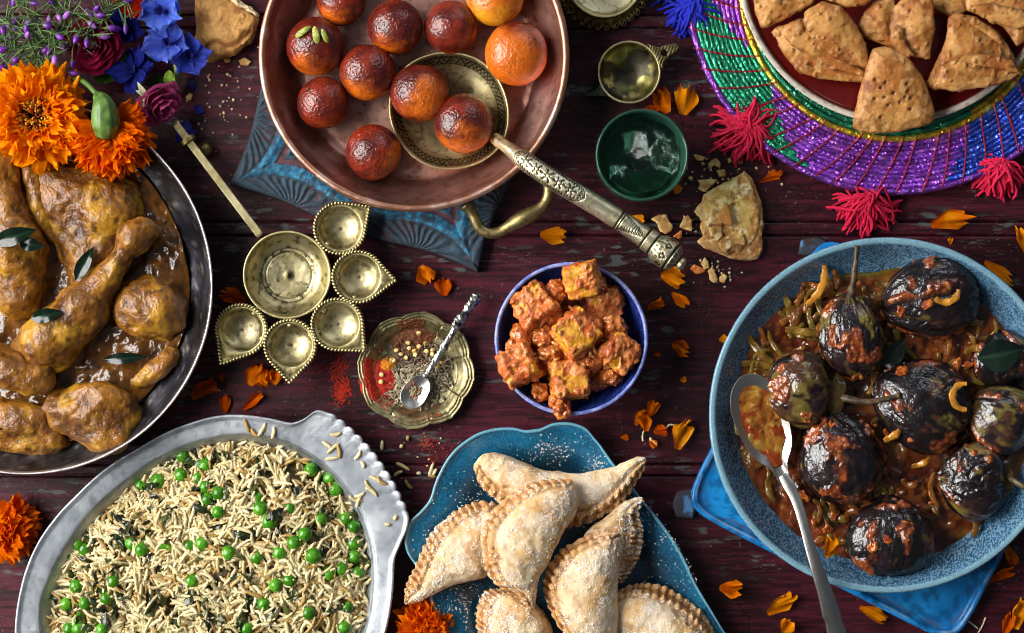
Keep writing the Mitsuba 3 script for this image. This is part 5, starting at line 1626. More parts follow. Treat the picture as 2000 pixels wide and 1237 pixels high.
def layered(layers, seed, h=3.2, k=4.0, disp=((40, 5, 3), (10, 2.2, 3)), blist=(), uniq=0):
    """layers: (outline in photo px, z, thickness, puff, slope x, slope y); union with soft creases"""
    fs, los, his = [], [], []
    for pts, z, th, puff, gx, gy in layers:
        poly = atv(pts, z)
        c = poly.mean(0); g = pillow(poly, th, th * .92, puff, 22)
        fs.append((g, c, z, gx, gy))
        e = th + puff + 8 + np.abs(poly - c).max() * (abs(gx) + abs(gy))
        los.append([*(poly.min(0) - 8), z - e]); his.append([*(poly.max(0) + 8), z + e])
    def f(P):
        d = None
        for g, c, z, gx, gy in fs:
            q = P.copy(); q[:, 2] = P[:, 2] - (z + gx * (P[:, 0] - c[0]) + gy * (P[:, 1] - c[1]))
            e = g(q)
            d = e if d is None else smin(d, e, k)
        return d
    V, F = nets(f, np.min(los, 0), np.max(his, 0), h)
    V = relax(V, F, 1)
    V = grain_disp(V, F, *[(s, a, o, seed + i) for i, (s, a, o) in enumerate(disp)])
    return V, F


def build_samosas():
    q = lambda P: [(x / 2.689 + 1350, y / 2.689) for x, y in P]
    SH = dict(h=2.6, k=.8)
    L = [('folded fried pastry at the upper left of the plate, cut by the picture edge', [([(1470, -6), (1476, 24), (1487, 53), (1497, 56), (1540, 37), (1590, 8), (1604, -24), (1540, -60), (1480, -40)], 74, 10, 9, 0, .05)]),
         ('large folded fried pastry with a raised flap at the left of the plate', [([(1502, 64), (1512, 53), (1560, 38), (1600, 40), (1650, 80), (1698, 122), (1694, 160), (1650, 160), (1600, 154), (1562, 142), (1536, 112), (1520, 84)], 62, 9, 9, 0, .05), ([(1514, 58), (1562, 38), (1600, 60), (1640, 100), (1690, 140), (1694, 152), (1640, 138), (1590, 112), (1550, 92)], 78, 6, 5, .0, .08), ([(1567, 42), (1573, 20), (1606, 3), (1640, 12), (1675, 50), (1697, 98), (1697, 131), (1668, 128), (1620, 108), (1586, 76)], 98, 7, 9, -.05, .08)]),
         ('folded fried pastry standing behind the pricked triangle at the top of the plate', [([(1674, 52), (1690, 25), (1706, 3), (1748, -6), (1746, 50), (1750, 96), (1722, 88), (1690, 74)], 78, 8, 10, 0, .05), ([(1734, 48), (1748, 12), (1770, -14), (1823, -8), (1823, 60), (1816, 118), (1790, 113), (1756, 110), (1740, 78)], 88, 8, 10, .1, .0), ([(1740, 60), (1752, 46), (1762, 52), (1768, 84), (1790, 112), (1762, 112), (1746, 88)], 106, 5, 3, 0, 0)]),
         ('folded fried pastry with pleated flaps at the right of the plate', [([(1850, 36), (1870, 27), (1906, 32), (1950, 60), (1984, 108), (1994, 140), (1980, 156), (1930, 164), (1870, 170), (1824, 176), (1806, 166), (1828, 120), (1844, 80)], 76, 9, 9, -.08, .05), ([(1872, 34), (1904, 34), (1944, 58), (1974, 100), (1940, 78), (1900, 52)], 96, 4, 4, 0, .05), ([(1824, 170), (1838, 130), (1868, 114), (1920, 118), (1972, 126), (1993, 142), (1976, 158), (1930, 170), (1866, 178)], 98, 6, 7, .0, .12), ([(1872, 118), (1888, 104), (1930, 107), (1978, 118), (1995, 146), (1960, 136), (1902, 130)], 112, 4, 4, 0, .1)]),
         ('bubbly folded fried pastry at the upper right of the plate', [([(1884, -8), (1888, 22), (1918, 30), (1960, 55), (1986, 92), (2036, 60), (2070, -20), (1990, -90), (1890, -60)], 80, 10, 10, 0, 0), ([(1892, 10), (1940, 6), (2000, 24), (2030, 48), (1986, 58), (1936, 44), (1900, 26)], 98, 5, 4, 0, .05)]),
         ('brown fried pastry deep in the heap behind the others', [([(1815, -50), (1880, -50), (1896, 20), (1860, 36), (1824, 18)], 60, 9, 8, 0, 0)]),
         ('fried pastry at the top middle of the plate, mostly above the picture edge', [([(1606, 0), (1650, 15), (1690, 11), (1724, -18), (1670, -70), (1600, -40)], 96, 9, 8, 0, 0)])]
    for i, (lab, ls) in enumerate(L):
        V, F = layered([(p, z, th * .36, pf * 1.5, gx * 1.6, gy * 1.6) for p, z, th, pf, gx, gy in ls], 40 + 9 * i, h=2.6, k=.8, disp=((34, 9, 3), (10, 2.8, 3), (4.5, .9, 2)))
        bl = sst(.74, .86, nz(V, 9, 300 + i)); V = V + normals(V, F) * (2.4 * bl)[:, None]
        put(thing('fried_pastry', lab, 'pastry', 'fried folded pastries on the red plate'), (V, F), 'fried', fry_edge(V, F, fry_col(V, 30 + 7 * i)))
    pts = [(1701, 98), (1720, 92), (1740, 95), (1772, 114), (1800, 150), (1815, 180), (1827, 215), (1825, 238), (1800, 247), (1762, 256), (1720, 260), (1686, 258), (1666, 248), (1671, 215), (1682, 160)]
    V, F = layered([(pts, 88, 3.4, 18, 0, .2), ([(1668, 246), (1676, 200), (1690, 130), (1700, 102), (1706, 120), (1696, 180), (1684, 254)], 80, 5, 3, .1, .16)], 91, h=2.6, k=3, disp=((38, 5, 3), (12, 3.2, 3), (5, 1.0, 2)))
    dim = np.zeros(len(V))
    for hx, hy in ((1709, 157), (1729, 162), (1720, 172), (1709, 193), (1728, 190), (1771, 165), (1773, 180), (1768, 190), (1779, 192), (1736, 205), (1722, 228), (1779, 213), (1758, 200), (1745, 182)):
        p = at(hx, hy, 104)
        dim = np.maximum(dim, np.exp(-(((V[:, :2] - p[:2]) ** 2).sum(1)) / 7.5))
    up = normals(V, F)[:, 2] > .3
    V[:, 2] -= 6 * dim * up
    C = mixc(fry_edge(V, F, fry_col(V, 93)), lin('#5a2c0c'), dim * up * .8)
    put(thing('fried_pastry', 'pricked triangular fried pastry at the front, overhanging the plate rim', 'pastry', 'fried folded pastries on the red plate'), (V, F), 'fried', C)


build_samosas()


def flaky(out, n, seed, z0=20, z1=30):
    """thin ragged flakes lying on a broken piece"""
    rg = np.random.default_rng(seed); o = np.array(out, float); c = o.mean(0); res = []
    for i in range(n):
        p = c + (o[rg.integers(len(o))] - c) * rg.uniform(.1, .8)
        a = np.sort(rg.uniform(0, 6.28, 7)); r = rg.uniform(10, 30, 7)
        q = [(p[0] + x * math.cos(t), p[1] + x * math.sin(t) * rg.uniform(.6, 1)) for x, t in zip(r, a)]
        res.append((q, rg.uniform(z0, z1), 1.7, 1.2, rg.normal(0, .12), rg.normal(0, .12)))
    return res


def build_broken():
    out = [(1455, 336), (1470, 350), (1478, 372), (1487, 394), (1489, 416), (1491, 440), (1488, 462), (1490, 488), (1480, 506), (1452, 510), (1426, 506), (1408, 498), (1392, 490), (1374, 485), (1362, 472), (1374, 460), (1367, 442), (1372, 429), (1364, 422), (1354, 415), (1360, 404), (1369, 394), (1374, 381), (1402, 363), (1425, 352), (1439, 344)]
    top = [(1453, 338), (1466, 356), (1476, 384), (1482, 412), (1482, 440), (1476, 466), (1460, 482), (1440, 466), (1420, 458), (1396, 462), (1374, 456), (1372, 432), (1358, 416), (1372, 394), (1404, 366), (1440, 346)]
    fl = [(1420, 396), (1427, 414), (1432, 444), (1418, 441), (1402, 428), (1407, 410)]
    V, F = layered([(out, 10, 7, 3, 0, 0), (top, 19, 4, 4, .02, .02), ([(1372, 382), (1404, 364), (1442, 346), (1444, 362), (1430, 390), (1400, 396)], 27, 3, 2, 0, 0), ([(1364, 474), (1400, 462), (1440, 462), (1438, 486), (1420, 500), (1390, 488)], 21, 3, 2, 0, 0)] + flaky(out, 16, 4), 7, h=2.2, k=.6, disp=((30, 5, 3), (9, 3.4, 3), (4, 1.2, 2)))
    C = mixc(lin('#d9ad62'), lin('#b07834'), sst(.4, .62, fb(V, 34, 3, 3)))
    y = V[:, 1]; e = sd_poly(V[:, :2], atv(out, 14))
    C = mixc(C, lin('#a0642c'), sst(at(0, 455)[1], at(0, 485)[1], y) * .7)
    C = mixc(C, lin('#ecd3a0'), sst(.52, .68, fb(V, 14, 3, 5)) * .8)
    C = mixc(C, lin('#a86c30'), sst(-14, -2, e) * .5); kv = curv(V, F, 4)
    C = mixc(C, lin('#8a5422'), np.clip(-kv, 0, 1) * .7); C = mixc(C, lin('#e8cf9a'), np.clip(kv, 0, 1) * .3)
    t = thing('broken_pastry', 'broken flaky pastry wedge on the table beside the green glass', 'pastry')
    part(t, 'crust', (V, F), 'crumb', C)
    V, F = layered([(fl, 36, 3, 4, .25, .1)], 9, h=2.0, disp=((12, 2.5, 3),))
    part(t, 'flake', (V, F), 'crumb', mixc(lin('#a0601f'), lin('#c08440'), fb(V, 12, 3, 2)), label='upright brown flake on the broken pastry')
    # flakes lying about
    FL = [([(1270, 428), (1285, 420), (1302, 418), (1306, 430), (1315, 442), (1312, 452), (1300, 458), (1288, 452), (1284, 438)], 'broad tan pastry flake left of the broken wedge'),
          ([(1326, 444), (1336, 424), (1344, 420), (1352, 432), (1352, 452), (1340, 450)], 'pointed tan pastry flake between the ladle and the broken wedge'),
          ([(1314, 462), (1332, 448), (1332, 466), (1326, 468)], 'small brown pastry flake touching the ladle knob'),
          ([(1362, 352), (1380, 350), (1404, 350), (1392, 362), (1378, 376), (1362, 370), (1366, 360)], 'flat yellow pastry flake at the top of the broken wedge'),
          ([(1347, 525), (1356, 516), (1366, 520), (1380, 528), (1370, 536), (1358, 536)], 'brown pastry flake below the broken wedge'),
          ([(1382, 528), (1392, 520), (1400, 540), (1404, 550), (1394, 554), (1386, 546)], 'long pale pastry flake below the broken wedge'),
          ([(1404, 542), (1414, 534), (1422, 540), (1416, 554), (1406, 552)], 'rounded pastry crumb at the lower right of the flakes'),
          ([(1368, 516), (1376, 502), (1384, 510), (1386, 524), (1376, 526)], 'golden pastry crumb just under the broken wedge'),
          ([(1398, 333), (1416, 330), (1418, 344), (1404, 347)], 'square yellow crumb above the broken wedge'),
          ([(1353, 301), (1366, 303), (1380, 308), (1372, 316), (1360, 314)], 'yellow crumb right of the green glass rim'),
          ([(1382, 320), (1392, 312), (1398, 308), (1408, 318), (1406, 330), (1394, 324), (1386, 332)], 'ragged yellow crumb above the flat flake'),
          ([(1420, 310), (1428, 306), (1431, 317), (1422, 320)], 'small pale crumb below the crimson tassel'),
          ([(1440, 312), (1446, 308), (1452, 318), (1442, 322)], 'small pale crumb nearest the foil mat'),
          ([(1344, 346), (1352, 344), (1354, 352), (1346, 354)], 'tiny yellow crumb beside the glass foot'),
          ([(1733, 424), (1744, 422), (1754, 436), (1746, 438)], 'pale pastry crumb under the middle tassel'),
          ([(1961, 364), (1974, 366), (1978, 374), (1964, 374)], 'pale crumb under the right tassel'),
          ([(466, 118), (478, 112), (492, 120), (486, 128), (470, 128)], 'large pale crumb below the torn pastry'),
          ([(436, 116), (448, 112), (452, 121), (440, 124)], 'pale crumb touching the torn pastry'),
          ([(362, 190), (370, 182), (376, 186), (374, 196), (366, 200)], 'smooth yellow seed near the blue flower')]
    for i, (p, lab) in enumerate(FL):
        V, F = layered([(p, 5, 3.0, 2.2, 0, 0)], 100 + i, h=1.8, disp=((9, 3.0, 3), (4, 1.4, 2)))
        V[:, 2] += .5 - V[:, 2].min()
        C = mixc(lin('#b98648'), lin('#dcb878'), sst(.35, .65, fb(V, 9, 3, i)))
        if i in (4, 2): C = C * lin('#e0a070') * 1.2
        put(thing('pastry_crumb', lab, 'crumb', 'pastry flakes and crumbs on the table'), (V, F), 'crumb', C)
    V, F = layered([([(382, -30), (380, 27), (384, 55), (376, 90), (392, 112), (406, 123), (437, 115), (463, 106), (478, 92), (492, 84), (500, 60), (508, 38), (494, 30), (484, 22), (470, 14), (452, 4), (440, -30)], 26, 12, 14, .05, 0)] + flaky([(390, 10), (480, 40), (495, 70), (440, 100), (392, 90)], 7, 9, 42, 48), 55, h=2.6, k=3, disp=((34, 7, 3), (10, 3, 3), (4, 1, 2)))
    fold = atv([(404, 92), (425, 82), (446, 90), (468, 82), (490, 62)], 40)
    dd = np.min([np.hypot(*(V[:, :2] - p).T) for p in spline(fold, 40)], 0)
    V[:, 2] -= 5 * np.exp(-(dd / 5) ** 2) * (V[:, 2] > 26)
    C = mixc(lin('#a8743a'), lin('#c4924f'), sst(.35, .65, fb(V, 26, 3, 3))); C = mixc(C, lin('#8a5420'), sst(.5, .7, fb(V, 14, 3, 4)) * .7)
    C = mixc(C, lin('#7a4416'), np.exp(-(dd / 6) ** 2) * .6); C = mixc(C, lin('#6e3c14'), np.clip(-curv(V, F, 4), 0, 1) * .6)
    t = thing('torn_pastry', 'torn golden pastry corner between the blue flowers and the copper pan', 'pastry')
    part(t, 'crust', (V, F), 'crumb', C)
    V, F = layered([([(450, 0), (462, 12), (478, 20), (494, 28), (508, 34), (502, 24), (488, 12), (470, 4), (464, -10), (452, -12)], 38, 7, 6, 0, 0)], 56, h=2.2, disp=((9, 8, 3), (4, 3, 2)))
    part(t, 'crumb_edge', (V, F), 'crumb', mixc(lin('#cbb48c'), lin('#8f744c'), sst(.5, .7, fb(V, 8, 3, 3))), label='pale ragged torn edge')
    rg = np.random.default_rng(6); ms = []
    for n, cx, cy, sx, sy, lo, hi in ((46, 430, 195, 42, 40, 1.2, 3.2), (46, 1405, 340, 40, 20, 1.0, 3.0), (30, 1390, 530, 26, 14, 1, 3.2), (14, 1345, 440, 30, 14, 1, 2.6), (16, 830, 880, 34, 30, 1, 2.2), (10, 1400, 290, 40, 20, 1, 2)):
        for _ in range(n):
            V, F = ico(1); r = rg.uniform(lo, hi)
            x, y = rg.normal(cx, sx), rg.normal(cy, sy)
            ms.append((V * r * rg.uniform(.6, 1.3, (len(V), 1)) + at(x, y, 0) + [0, 0, r * .7], F, np.broadcast_to(lin('#d8c09a') * rg.uniform(.7, 1.1), V.shape)))
    put(thing('table_crumbs', 'fine pale pastry crumbs sprinkled over the table', 'crumbs', kind='stuff'), merge(ms), 'crumb')


build_broken()


# ---------------------------------------------------------------- pea rice
def build_rice():
    A, B = TRAY; c = TRAY_C; n = len(A)
    th = np.linspace(0, 2 * np.pi, n, endpoint=False)
    Br = B - 9 + 7 * (meshkit.fbm(np.stack([np.cos(th) * 9, np.sin(th) * 9, 0 * th], 1), 3, 2) - .5) * 2
    def hz(P):
        a = np.arctan2(P[:, 1] - c[1], P[:, 0] - c[0]) % (2 * np.pi); r = np.hypot(P[:, 0] - c[0], P[:, 1] - c[1])
        e = np.interp(a, np.append(th, 2 * np.pi), np.append(Br, Br[0])) - r
        return 22 + 34 * sst(-6, 120, e) + 15 * (fb(P, 60, 3, 4) - .5) * sst(0, 40, e) + 8 * (fb(P, 22, 2, 5) - .5), e
    V, F = disc(c, 0, 220, 90, lambda P: hz(P)[0] - 7, Br[np.linspace(0, n, 220, endpoint=False).astype(int)] - 3)
    t = thing('pea_rice', 'heap of buttery long rice grains with wilted dark greens in the aluminium tray', 'rice', kind='stuff')
    C = mixc(lin('#7a6636'), lin('#3c3014'), sst(.4, .6, fb(V, 14, 3, 3)))
    part(t, 'bed', (V, F), 'satin', C, kind='stuff')
    rg = np.random.default_rng(11)
    def grain(p, a, L, w, tilt, cv, ns=5, nn=5):
        s = np.linspace(-.5, .5, ns)
        d = np.array([math.cos(a) * math.cos(tilt), math.sin(a) * math.cos(tilt), math.sin(tilt)])
        sd = np.array([-math.sin(a), math.cos(a), 0])
        path = p + s[:, None] * L * d + sd * (cv * L * (s[:, None] ** 2 - .08))
        return tube(path, w * np.interp(np.linspace(0, 1, ns), [0, .2, .5, .8, 1], [.5, .95, 1, .95, .5]), nn, flat=.85)
    def gcol(): 
        k = rg.random()
        base = lin('#ccb880') * (1 - k) + lin('#e0d2a4') * k
        if rg.random() < .18: base = lin('#a98748')
        return base * rg.uniform(.82, 1.06)
    ms = []
    ymin = at(0, 1262, 40)[1]
    while len(ms) < 3100:
        a, q = rg.uniform(0, 6.283), math.sqrt(rg.uniform(0, 1))
        R = np.interp(a, th, Br) - 6
        x, y = c[0] + R * q * math.cos(a), c[1] + R * q * math.sin(a)
        if y < ymin: continue
        P = np.array([[x, y]])
        if fb(P, 30, 3, 77)[0] < .44 and rg.random() < .8: continue
        z, e = hz(P)
        V, F = grain(np.array([x, y, z[0] + rg.uniform(-5, 5)]), rg.uniform(0, 6.283), rg.uniform(28, 45), rg.uniform(3.4, 4.4), rg.normal(0, .24), rg.normal(0, .45))
        V = V + [0, 0, 0]
        ms.append((V, F, np.broadcast_to(gcol(), V.shape)))
    part(t, 'grains', merge(ms), 'satin', kind='stuff')
    # wilted greens
    ms = []
    for i in range(760):
        a, q = rg.uniform(0, 6.283), math.sqrt(rg.uniform(0, 1))
        R = np.interp(a, th, Br) - 4
        x, y = c[0] + R * q * math.cos(a), c[1] + R * q * math.sin(a)
        P = np.array([[x, y]])
        if y < ymin or (fb(P, 30, 3, 77)[0] > .47 and rg.random() < .82): continue
        V, F, s, u = leaf_mesh(rg.uniform(18, 44), rg.uniform(7, 20), rg.normal(0, .15), rg.normal(0, .4), 12, 6)
        V = V + (meshkit.noise(V / 6, i) - .5)[:, None] * 7
        V = V @ rot('x', rg.normal(0, 35)).T @ rot('z', rg.uniform(0, 360)).T + [x, y, hz(P)[0][0] + rg.uniform(0, 9)]
        ms.append((np.vstack([V, V - [0, 0, .8]]), np.vstack([F, F[:, ::-1] + len(V)]), np.broadcast_to(lin(rg.choice(['#26301a', '#36421e', '#1c2012', '#4a4c22'])), (2 * len(V), 3))))
    part(t, 'wilted_greens', merge(ms), 'gloss', kind='stuff')
    # peas
    PE = [(893, 275), (1003, 323), (885, 370), (968, 385), (775, 400), (1005, 427), (1068, 458), (1013, 490), (1068, 552), (1272, 535), (1315, 600), (1520, 343), (1613, 385), (1640, 440), (1565, 585), (1688, 582), (1730, 622), (1490, 660), (1437, 700), (1530, 765), (1728, 705), (1730, 768), (1365, 750), (1253, 775), (1118, 752), (990, 703), (925, 718), (805, 740), (693, 735), (645, 705), (735, 675), (378, 707), (318, 750), (415, 735), (1668, 830), (1748, 847), (1415, 883), (1348, 908), (1290, 1000), (940, 885), (553, 890), (520, 972), (373, 913), (225, 958), (325, 1000), (418, 998), (340, 1120), (388, 1122), (500, 1125), (1205, 1120), (1508, 1045), (1695, 1015), (1680, 1115), (392, 1078), (1605, 852), (1257, 482), (1420, 530), (690, 420), (1700, 860)]
    for i, (x, y) in enumerate(PE):
        px, py = x / 2.5, 780 + y / 2.5
        r = rg.uniform(12.8, 15.8)
        q = at(px, py, 58)[:2]
        z, e = hz(q[None])
        low = (x, y) in ((925, 718), (735, 675), (415, 735), (645, 705), (392, 1078), (1605, 852), (1257, 482), (1420, 530), (690, 420), (1700, 860), (968, 385))
        V, F = ico(3)
        w = 1 - .10 * np.exp(-((V - rg.normal(0, 1, 3) / 1.7) ** 2).sum(1) / .15) + .12 * (fb(V + i, .6, 2, i) - .5) + .06 * (fb(V + i, .22, 2, i + 5) - .5)
        V = V * w[:, None] * r * [1, 1, .95]
        half = (x, y) in ((225, 958), (805, 740))
        C = mixc(lin('#33700f'), lin('#4f8f1c'), sst(.3, .7, fb(V + 50 * i, 14, 2, 3))) * rg.uniform(.75, 1.15); 
        if half:
            V[:, 2] = np.minimum(V[:, 2], 3 - 3 * np.exp(-(V[:, :2] ** 2).sum(1) / 60)); V = V @ rot('x', 12).T
        P3 = at(px, py, z[0] + (-5 if low else rg.uniform(-1, 4)))
        lab = f'green pea {pea_where(px, py)}'
        put(thing('green_pea', lab, 'pea', 'green peas in the rice'), (V + P3, F), 'gloss', C)
    # grains that left the heap: on the wing of the tray and on the table
    SP = [(1640, 172, 8, 0), (1600, 225, -35, 0), (1625, 240, 40, 0), (1655, 255, -80, 0), (1620, 290, 10, 0), (1748, 275, 55, 0), (1772, 320, -70, 0), (1835, 392, -30, 0), (1862, 402, -40, 0), (1800, 425, -50, 0), (1815, 450, -35, 0), (1755, 470, 20, 0), (1735, 490, -20, 0), (1892, 612, 0, 0), (1930, 580, 60, 0), (1750, 500, 70, 0), (1335, 165, 80, 0), (1205, 130, -70, 0), (1280, 150, 60, 0), (1240, 165, -50, 0)]
    tz = top_z('aluminium_tray__body')
    for i, (x, y, a, _) in enumerate(SP):
        px, py = x / 2.5, 780 + y / 2.5
        z = tz(px, py, 14) or 50
        V, F = grain(at(px, py, z + 3), math.radians(a), rg.uniform(20, 30) * (.5 if i in (6, 13, 14) else 1), 3.7, 0, rg.normal(0, .5), 7, 8)
        put(thing('rice_grain', f'loose rice grain on the fluted wing of the tray, {ORD[i]} from its tip', 'rice grain', 'loose rice grains on the tray wing'), (V, F), 'satin', gcol())
    for i, (px, py, a, L, lab) in enumerate(((787, 911, -28, 30, 'curved rice grain on the table right of the tray wing'), (777, 925, 30, 20, 'short rice grain on the table close to the tray wing'), (797, 947, -52, 22, 'rice grain lying in the plank seam by the tray'), (842, 918, 72, 27, 'rice grain standing next to the teal platter'), (849, 922, 60, 14, 'rice grain stuck to another beside the teal platter'), (797, 856, 75, 9, 'tiny rice fragment below the spice plate'), (746, 870, 85, 18, 'white rice grain between the tray and the spice plate'), (784, 872, 60, 8, 'tiny white fragment left of the chili specks'), (845, 930, -10, 13, 'broken rice grain nearest the teal platter'), (818, 925, 0, 8, 'very short rice fragment between tray and platter'))):
        V, F = grain(at(px, py, 4), math.radians(a), L, 3.6, 0, rg.normal(0, .4), 7, 8)
        put(thing('rice_grain', lab, 'rice grain', 'loose rice grains on the table'), (V, F), 'satin', gcol())


ORD = 'first second third fourth fifth sixth seventh eighth ninth tenth eleventh twelfth thirteenth fourteenth fifteenth sixteenth seventeenth eighteenth nineteenth twentieth'.split()
_seen = {}


def pea_where(px, py):
    col = 'at the far left' if px < 150 else 'left of centre' if px < 290 else 'in the middle' if px < 470 else 'right of centre' if px < 620 else 'by the right rim'
    row = 'top' if py < 960 else 'upper' if py < 1040 else 'middle' if py < 1110 else 'lower' if py < 1180 else 'bottom'
    k = (col, row); _seen[k] = _seen.get(k, 0) + 1
    return f'{col} of the rice heap, {row} band' + ('' if _seen[k] == 1 else f', {ORD[_seen[k] - 1]} one there')


build_rice()
# ---------------------------------------------------------------- spices and the little spoon
def build_spices():
    c = at(813, 724, 8)
    def mound(px, py, rx, ry, h, az, cols, seed, name, lab, n=46):
        g = at(px, py, 7)
        th = np.linspace(0, 2 * np.pi, 120, endpoint=False)
        A = rx * ry / np.sqrt((ry * np.cos(th - math.radians(az))) ** 2 + (rx * np.sin(th - math.radians(az))) ** 2)
        A = A * (1 + .22 * (meshkit.fbm(np.stack([np.cos(th) * 4, np.sin(th) * 4, 0 * th + seed], 1), 3, seed) - .5))
        def zf(P):
            a = np.arctan2(P[:, 1] - g[1], P[:, 0] - g[0]) % (2 * np.pi)
            q = np.hypot(P[:, 0] - g[0], P[:, 1] - g[1]) / np.interp(a, np.append(th, 2 * np.pi), np.append(A, A[0]))
            return 8 + h * (1 - q ** 2) + 2.6 * (fb(P, 3.4, 2, seed) - .5) + 5 * (fb(P, 18, 2, seed + 1) - .5) * (1 - q) - 1.5 * q
        V, F = disc(g, 0, 120, n, zf, A)
        C = mixc(lin(cols[0]), lin(cols[1]), sst(.3, .7, fb(V, 3.6, 2, seed + 3)))
        put(thing(name, lab, 'spice', kind='stuff'), (V, F), 'matte', C)
        return zf
    mound(742, 742, 46, 40, 8, 70, ('#8e1206', '#c42a0c'), 3, 'chili_powder', 'heap of red chili powder at the left of the spice plate')
    mound(760, 712, 22, 16, 10, 20, ('#c06a08', '#d98a14'), 5, 'turmeric_powder', 'small heap of orange turmeric powder next to the chili', 26)
    mound(806, 662, 48, 30, 9, 12, ('#4e2610', '#7d4420'), 7, 'ground_cumin', 'heap of coarse brown ground spice at the top of the spice plate')
    mound(806, 684, 26, 12, 10, 8, ('#a8560c', '#c87414'), 9, 'turmeric_powder', 'thin band of yellow brown powder under the lentils', 22)
    rg = np.random.default_rng(21)
    def seed_mesh(p, a, L, w, tl=0.0):
        s = np.linspace(-.5, .5, 5)
        path = np.stack([p[0] + s * L * math.cos(a), p[1] + s * L * math.sin(a), p[2] + s * L * tl], 1)
        return tube(path, w * np.array([.3, .85, 1, .85, .3]), 5)
    ms = []
    for i in range(800):
        while True:
            x, y = rg.normal(0, 1), rg.normal(0, 1)
            px, py = 818 + 27 * x - 8 * y, 742 + 30 * y
            if math.hypot(px - 816, py - 728) < 74 and not (px < 766 and py < 742): break
        V, F = seed_mesh(at(px, py, 10 + rg.uniform(0, 9) * math.exp(-((px - 815) ** 2 + (py - 740) ** 2) / 1800)), rg.uniform(0, 6.28), rg.uniform(9, 14), rg.uniform(2.1, 2.9), rg.normal(0, .15))
        ms.append((V, F, np.broadcast_to(mixc(lin('#5a4e3a'), lin('#b0a284'), np.array([rg.random()]))[0], V.shape)))
    for i in range(110):
        px, py = rg.normal(806, 30), rg.normal(692, 14)
        V, F = seed_mesh(at(px, py, 16 + rg.uniform(0, 3)), rg.uniform(0, 6.28), rg.uniform(8, 12), 1.7)
        ms.append((V, F, np.broadcast_to(lin('#6e5240') * rg.uniform(.6, 1.3), V.shape)))
    put(thing('cumin_seeds', 'grey brown cumin seeds heaped in the middle of the spice plate', 'seeds', kind='stuff'), merge(ms), 'satin')
    LE = [(818, 651), (797, 670), (799, 680), (809, 686), (818, 677), (831, 671), (774, 684), (783, 692), (793, 699), (833, 686), (845, 684), (844, 692), (769, 704), (765, 703), (745, 732), (744, 746), (864, 709), (811, 693), (855, 716)]
    LL = ['highest of the lentils, alone on the brown powder', 'topmost of the central lentil group', 'second from the top of the central lentils', 'lower right of the central lentil pair', 'single lentil right of the central group', 'upper lentil on the right side of the heap', 'leftmost lentil on the brown powder', 'lentil just below the leftmost one', 'lowest lentil of the central scatter', 'lower lentil of the right trio', 'rightmost of the lentil trio near the spoon', 'lentil touching the rightmost of the trio', 'right lentil of the pair by the turmeric', 'left lentil of the pair by the turmeric', 'upper lentil on the red chili powder', 'lower lentil on the red chili powder', 'lentil right of the spoon handle', 'orange lentil in the centre of the scatter', 'small lentil hidden beside the spoon handle']
    for (x, y), l in zip(LE, LL):
        V, F = ico(2); V = V * [4.6, 4.4, 2.1] @ rot('x', rg.normal(0, 18)).T @ rot('y', rg.normal(0, 18)).T + at(x, y, 21)
        put(thing('yellow_lentil', 'yellow split lentil, ' + l, 'lentil', 'yellow lentils on the spice plate'), (V, F), 'satin', mixc(lin('#d9b25a'), lin('#e9cf8a'), nz(V, 4, 2)))
    # silver spoon
    t = thing('spice_spoon', 'small silver spoon with an ornate cast handle lying on the spice plate', 'spoon')
    z = 30; g = at(813, 764, z); a0 = math.atan2(764 - 576, 935 - 813)
    n = 100; th = np.linspace(0, 2 * np.pi, n, endpoint=False)
    A = 30 + 5.5 * np.cos(2 * th) - 2.2 * np.cos(th) * 1
    pr = [(36 - r_, z_) for r_, z_ in rp([(0, -13), (20, -9, 12), (34.5, -1, 3), (36, .4, .8), (34, .6, .8), (19, -6.5, 12), (0, -10)], 2, 6, 2)]
    fr = np.maximum(1 - np.array(pr)[:, :1] / 36, 1e-3)
    r = A[None] * fr
    V, F = rings(np.stack([r * np.cos(th), r * np.sin(th), np.array(pr)[:, 1:] + 0 * r], -1))
    V = V @ rot('z', math.degrees(a0)).T + g
    part(t, 'bowl', (V, F), 'silver', mixc(lin('#bdbab2'), lin('#dddbd6'), fb(V, 18, 3, 1)))
    pts = spline([at(831, 737, 31), at(846, 712, 36), at(866, 680, 42), at(890, 640, 46), at(912, 606, 44), at(936, 574, 36)], 150)
    s = np.linspace(0, 1, 150)
    rad = np.interp(s, [0, .03, .1, .18, .3, .36, .4, .5, .56, .60, .66, .72, .76, .82, .9, .96, 1], [9, 7, 5.5, 7.5, 6.5, 9, 7, 5.5, 6, 10.5, 11.5, 10, 6.5, 9, 10.5, 11.5, 5])
    V, F = tube(pts, rad, 28, flat=.62, mod=lambda s_, p: 1 + .13 * np.sin(s_ * .42 + 3 * p) * np.sin(s_ * .19 - 2 * p) + .07 * np.sin(5 * p + s_ * .8))
    hol = np.exp(-((s - .63) / .025) ** 2)
    dk = sst(.52, .62, fb(V, 3.6, 2, 4))
    C = mixc(lin('#c4c2bc'), lin('#2a2826'), dk * .85)
    hs = np.append(np.repeat(hol, 28), [0, 0]); top = normals(V, F)[:, 2] > .75
    C = mixc(C, lin('#0c0b0b'), hs * top)
    part(t, 'handle', (V, F), 'silver', C, label='ornate silver handle cast in knots and leaves')
    ms = []
    for i in range(60):
        x, y = rg.normal(810, 10), rg.normal(768, 10)
        if math.hypot(x - 811, y - 767) > 21: continue
        V, F = seed_mesh(at(x, y, 21 + rg.uniform(0, 4)), rg.uniform(0, 6.28), rg.uniform(8, 12), 1.9)
        ms.append((V, F, np.broadcast_to(lin('#8a7d5c') * rg.uniform(.6, 1.25) if rg.random() > .12 else lin('#b0341a'), V.shape)))
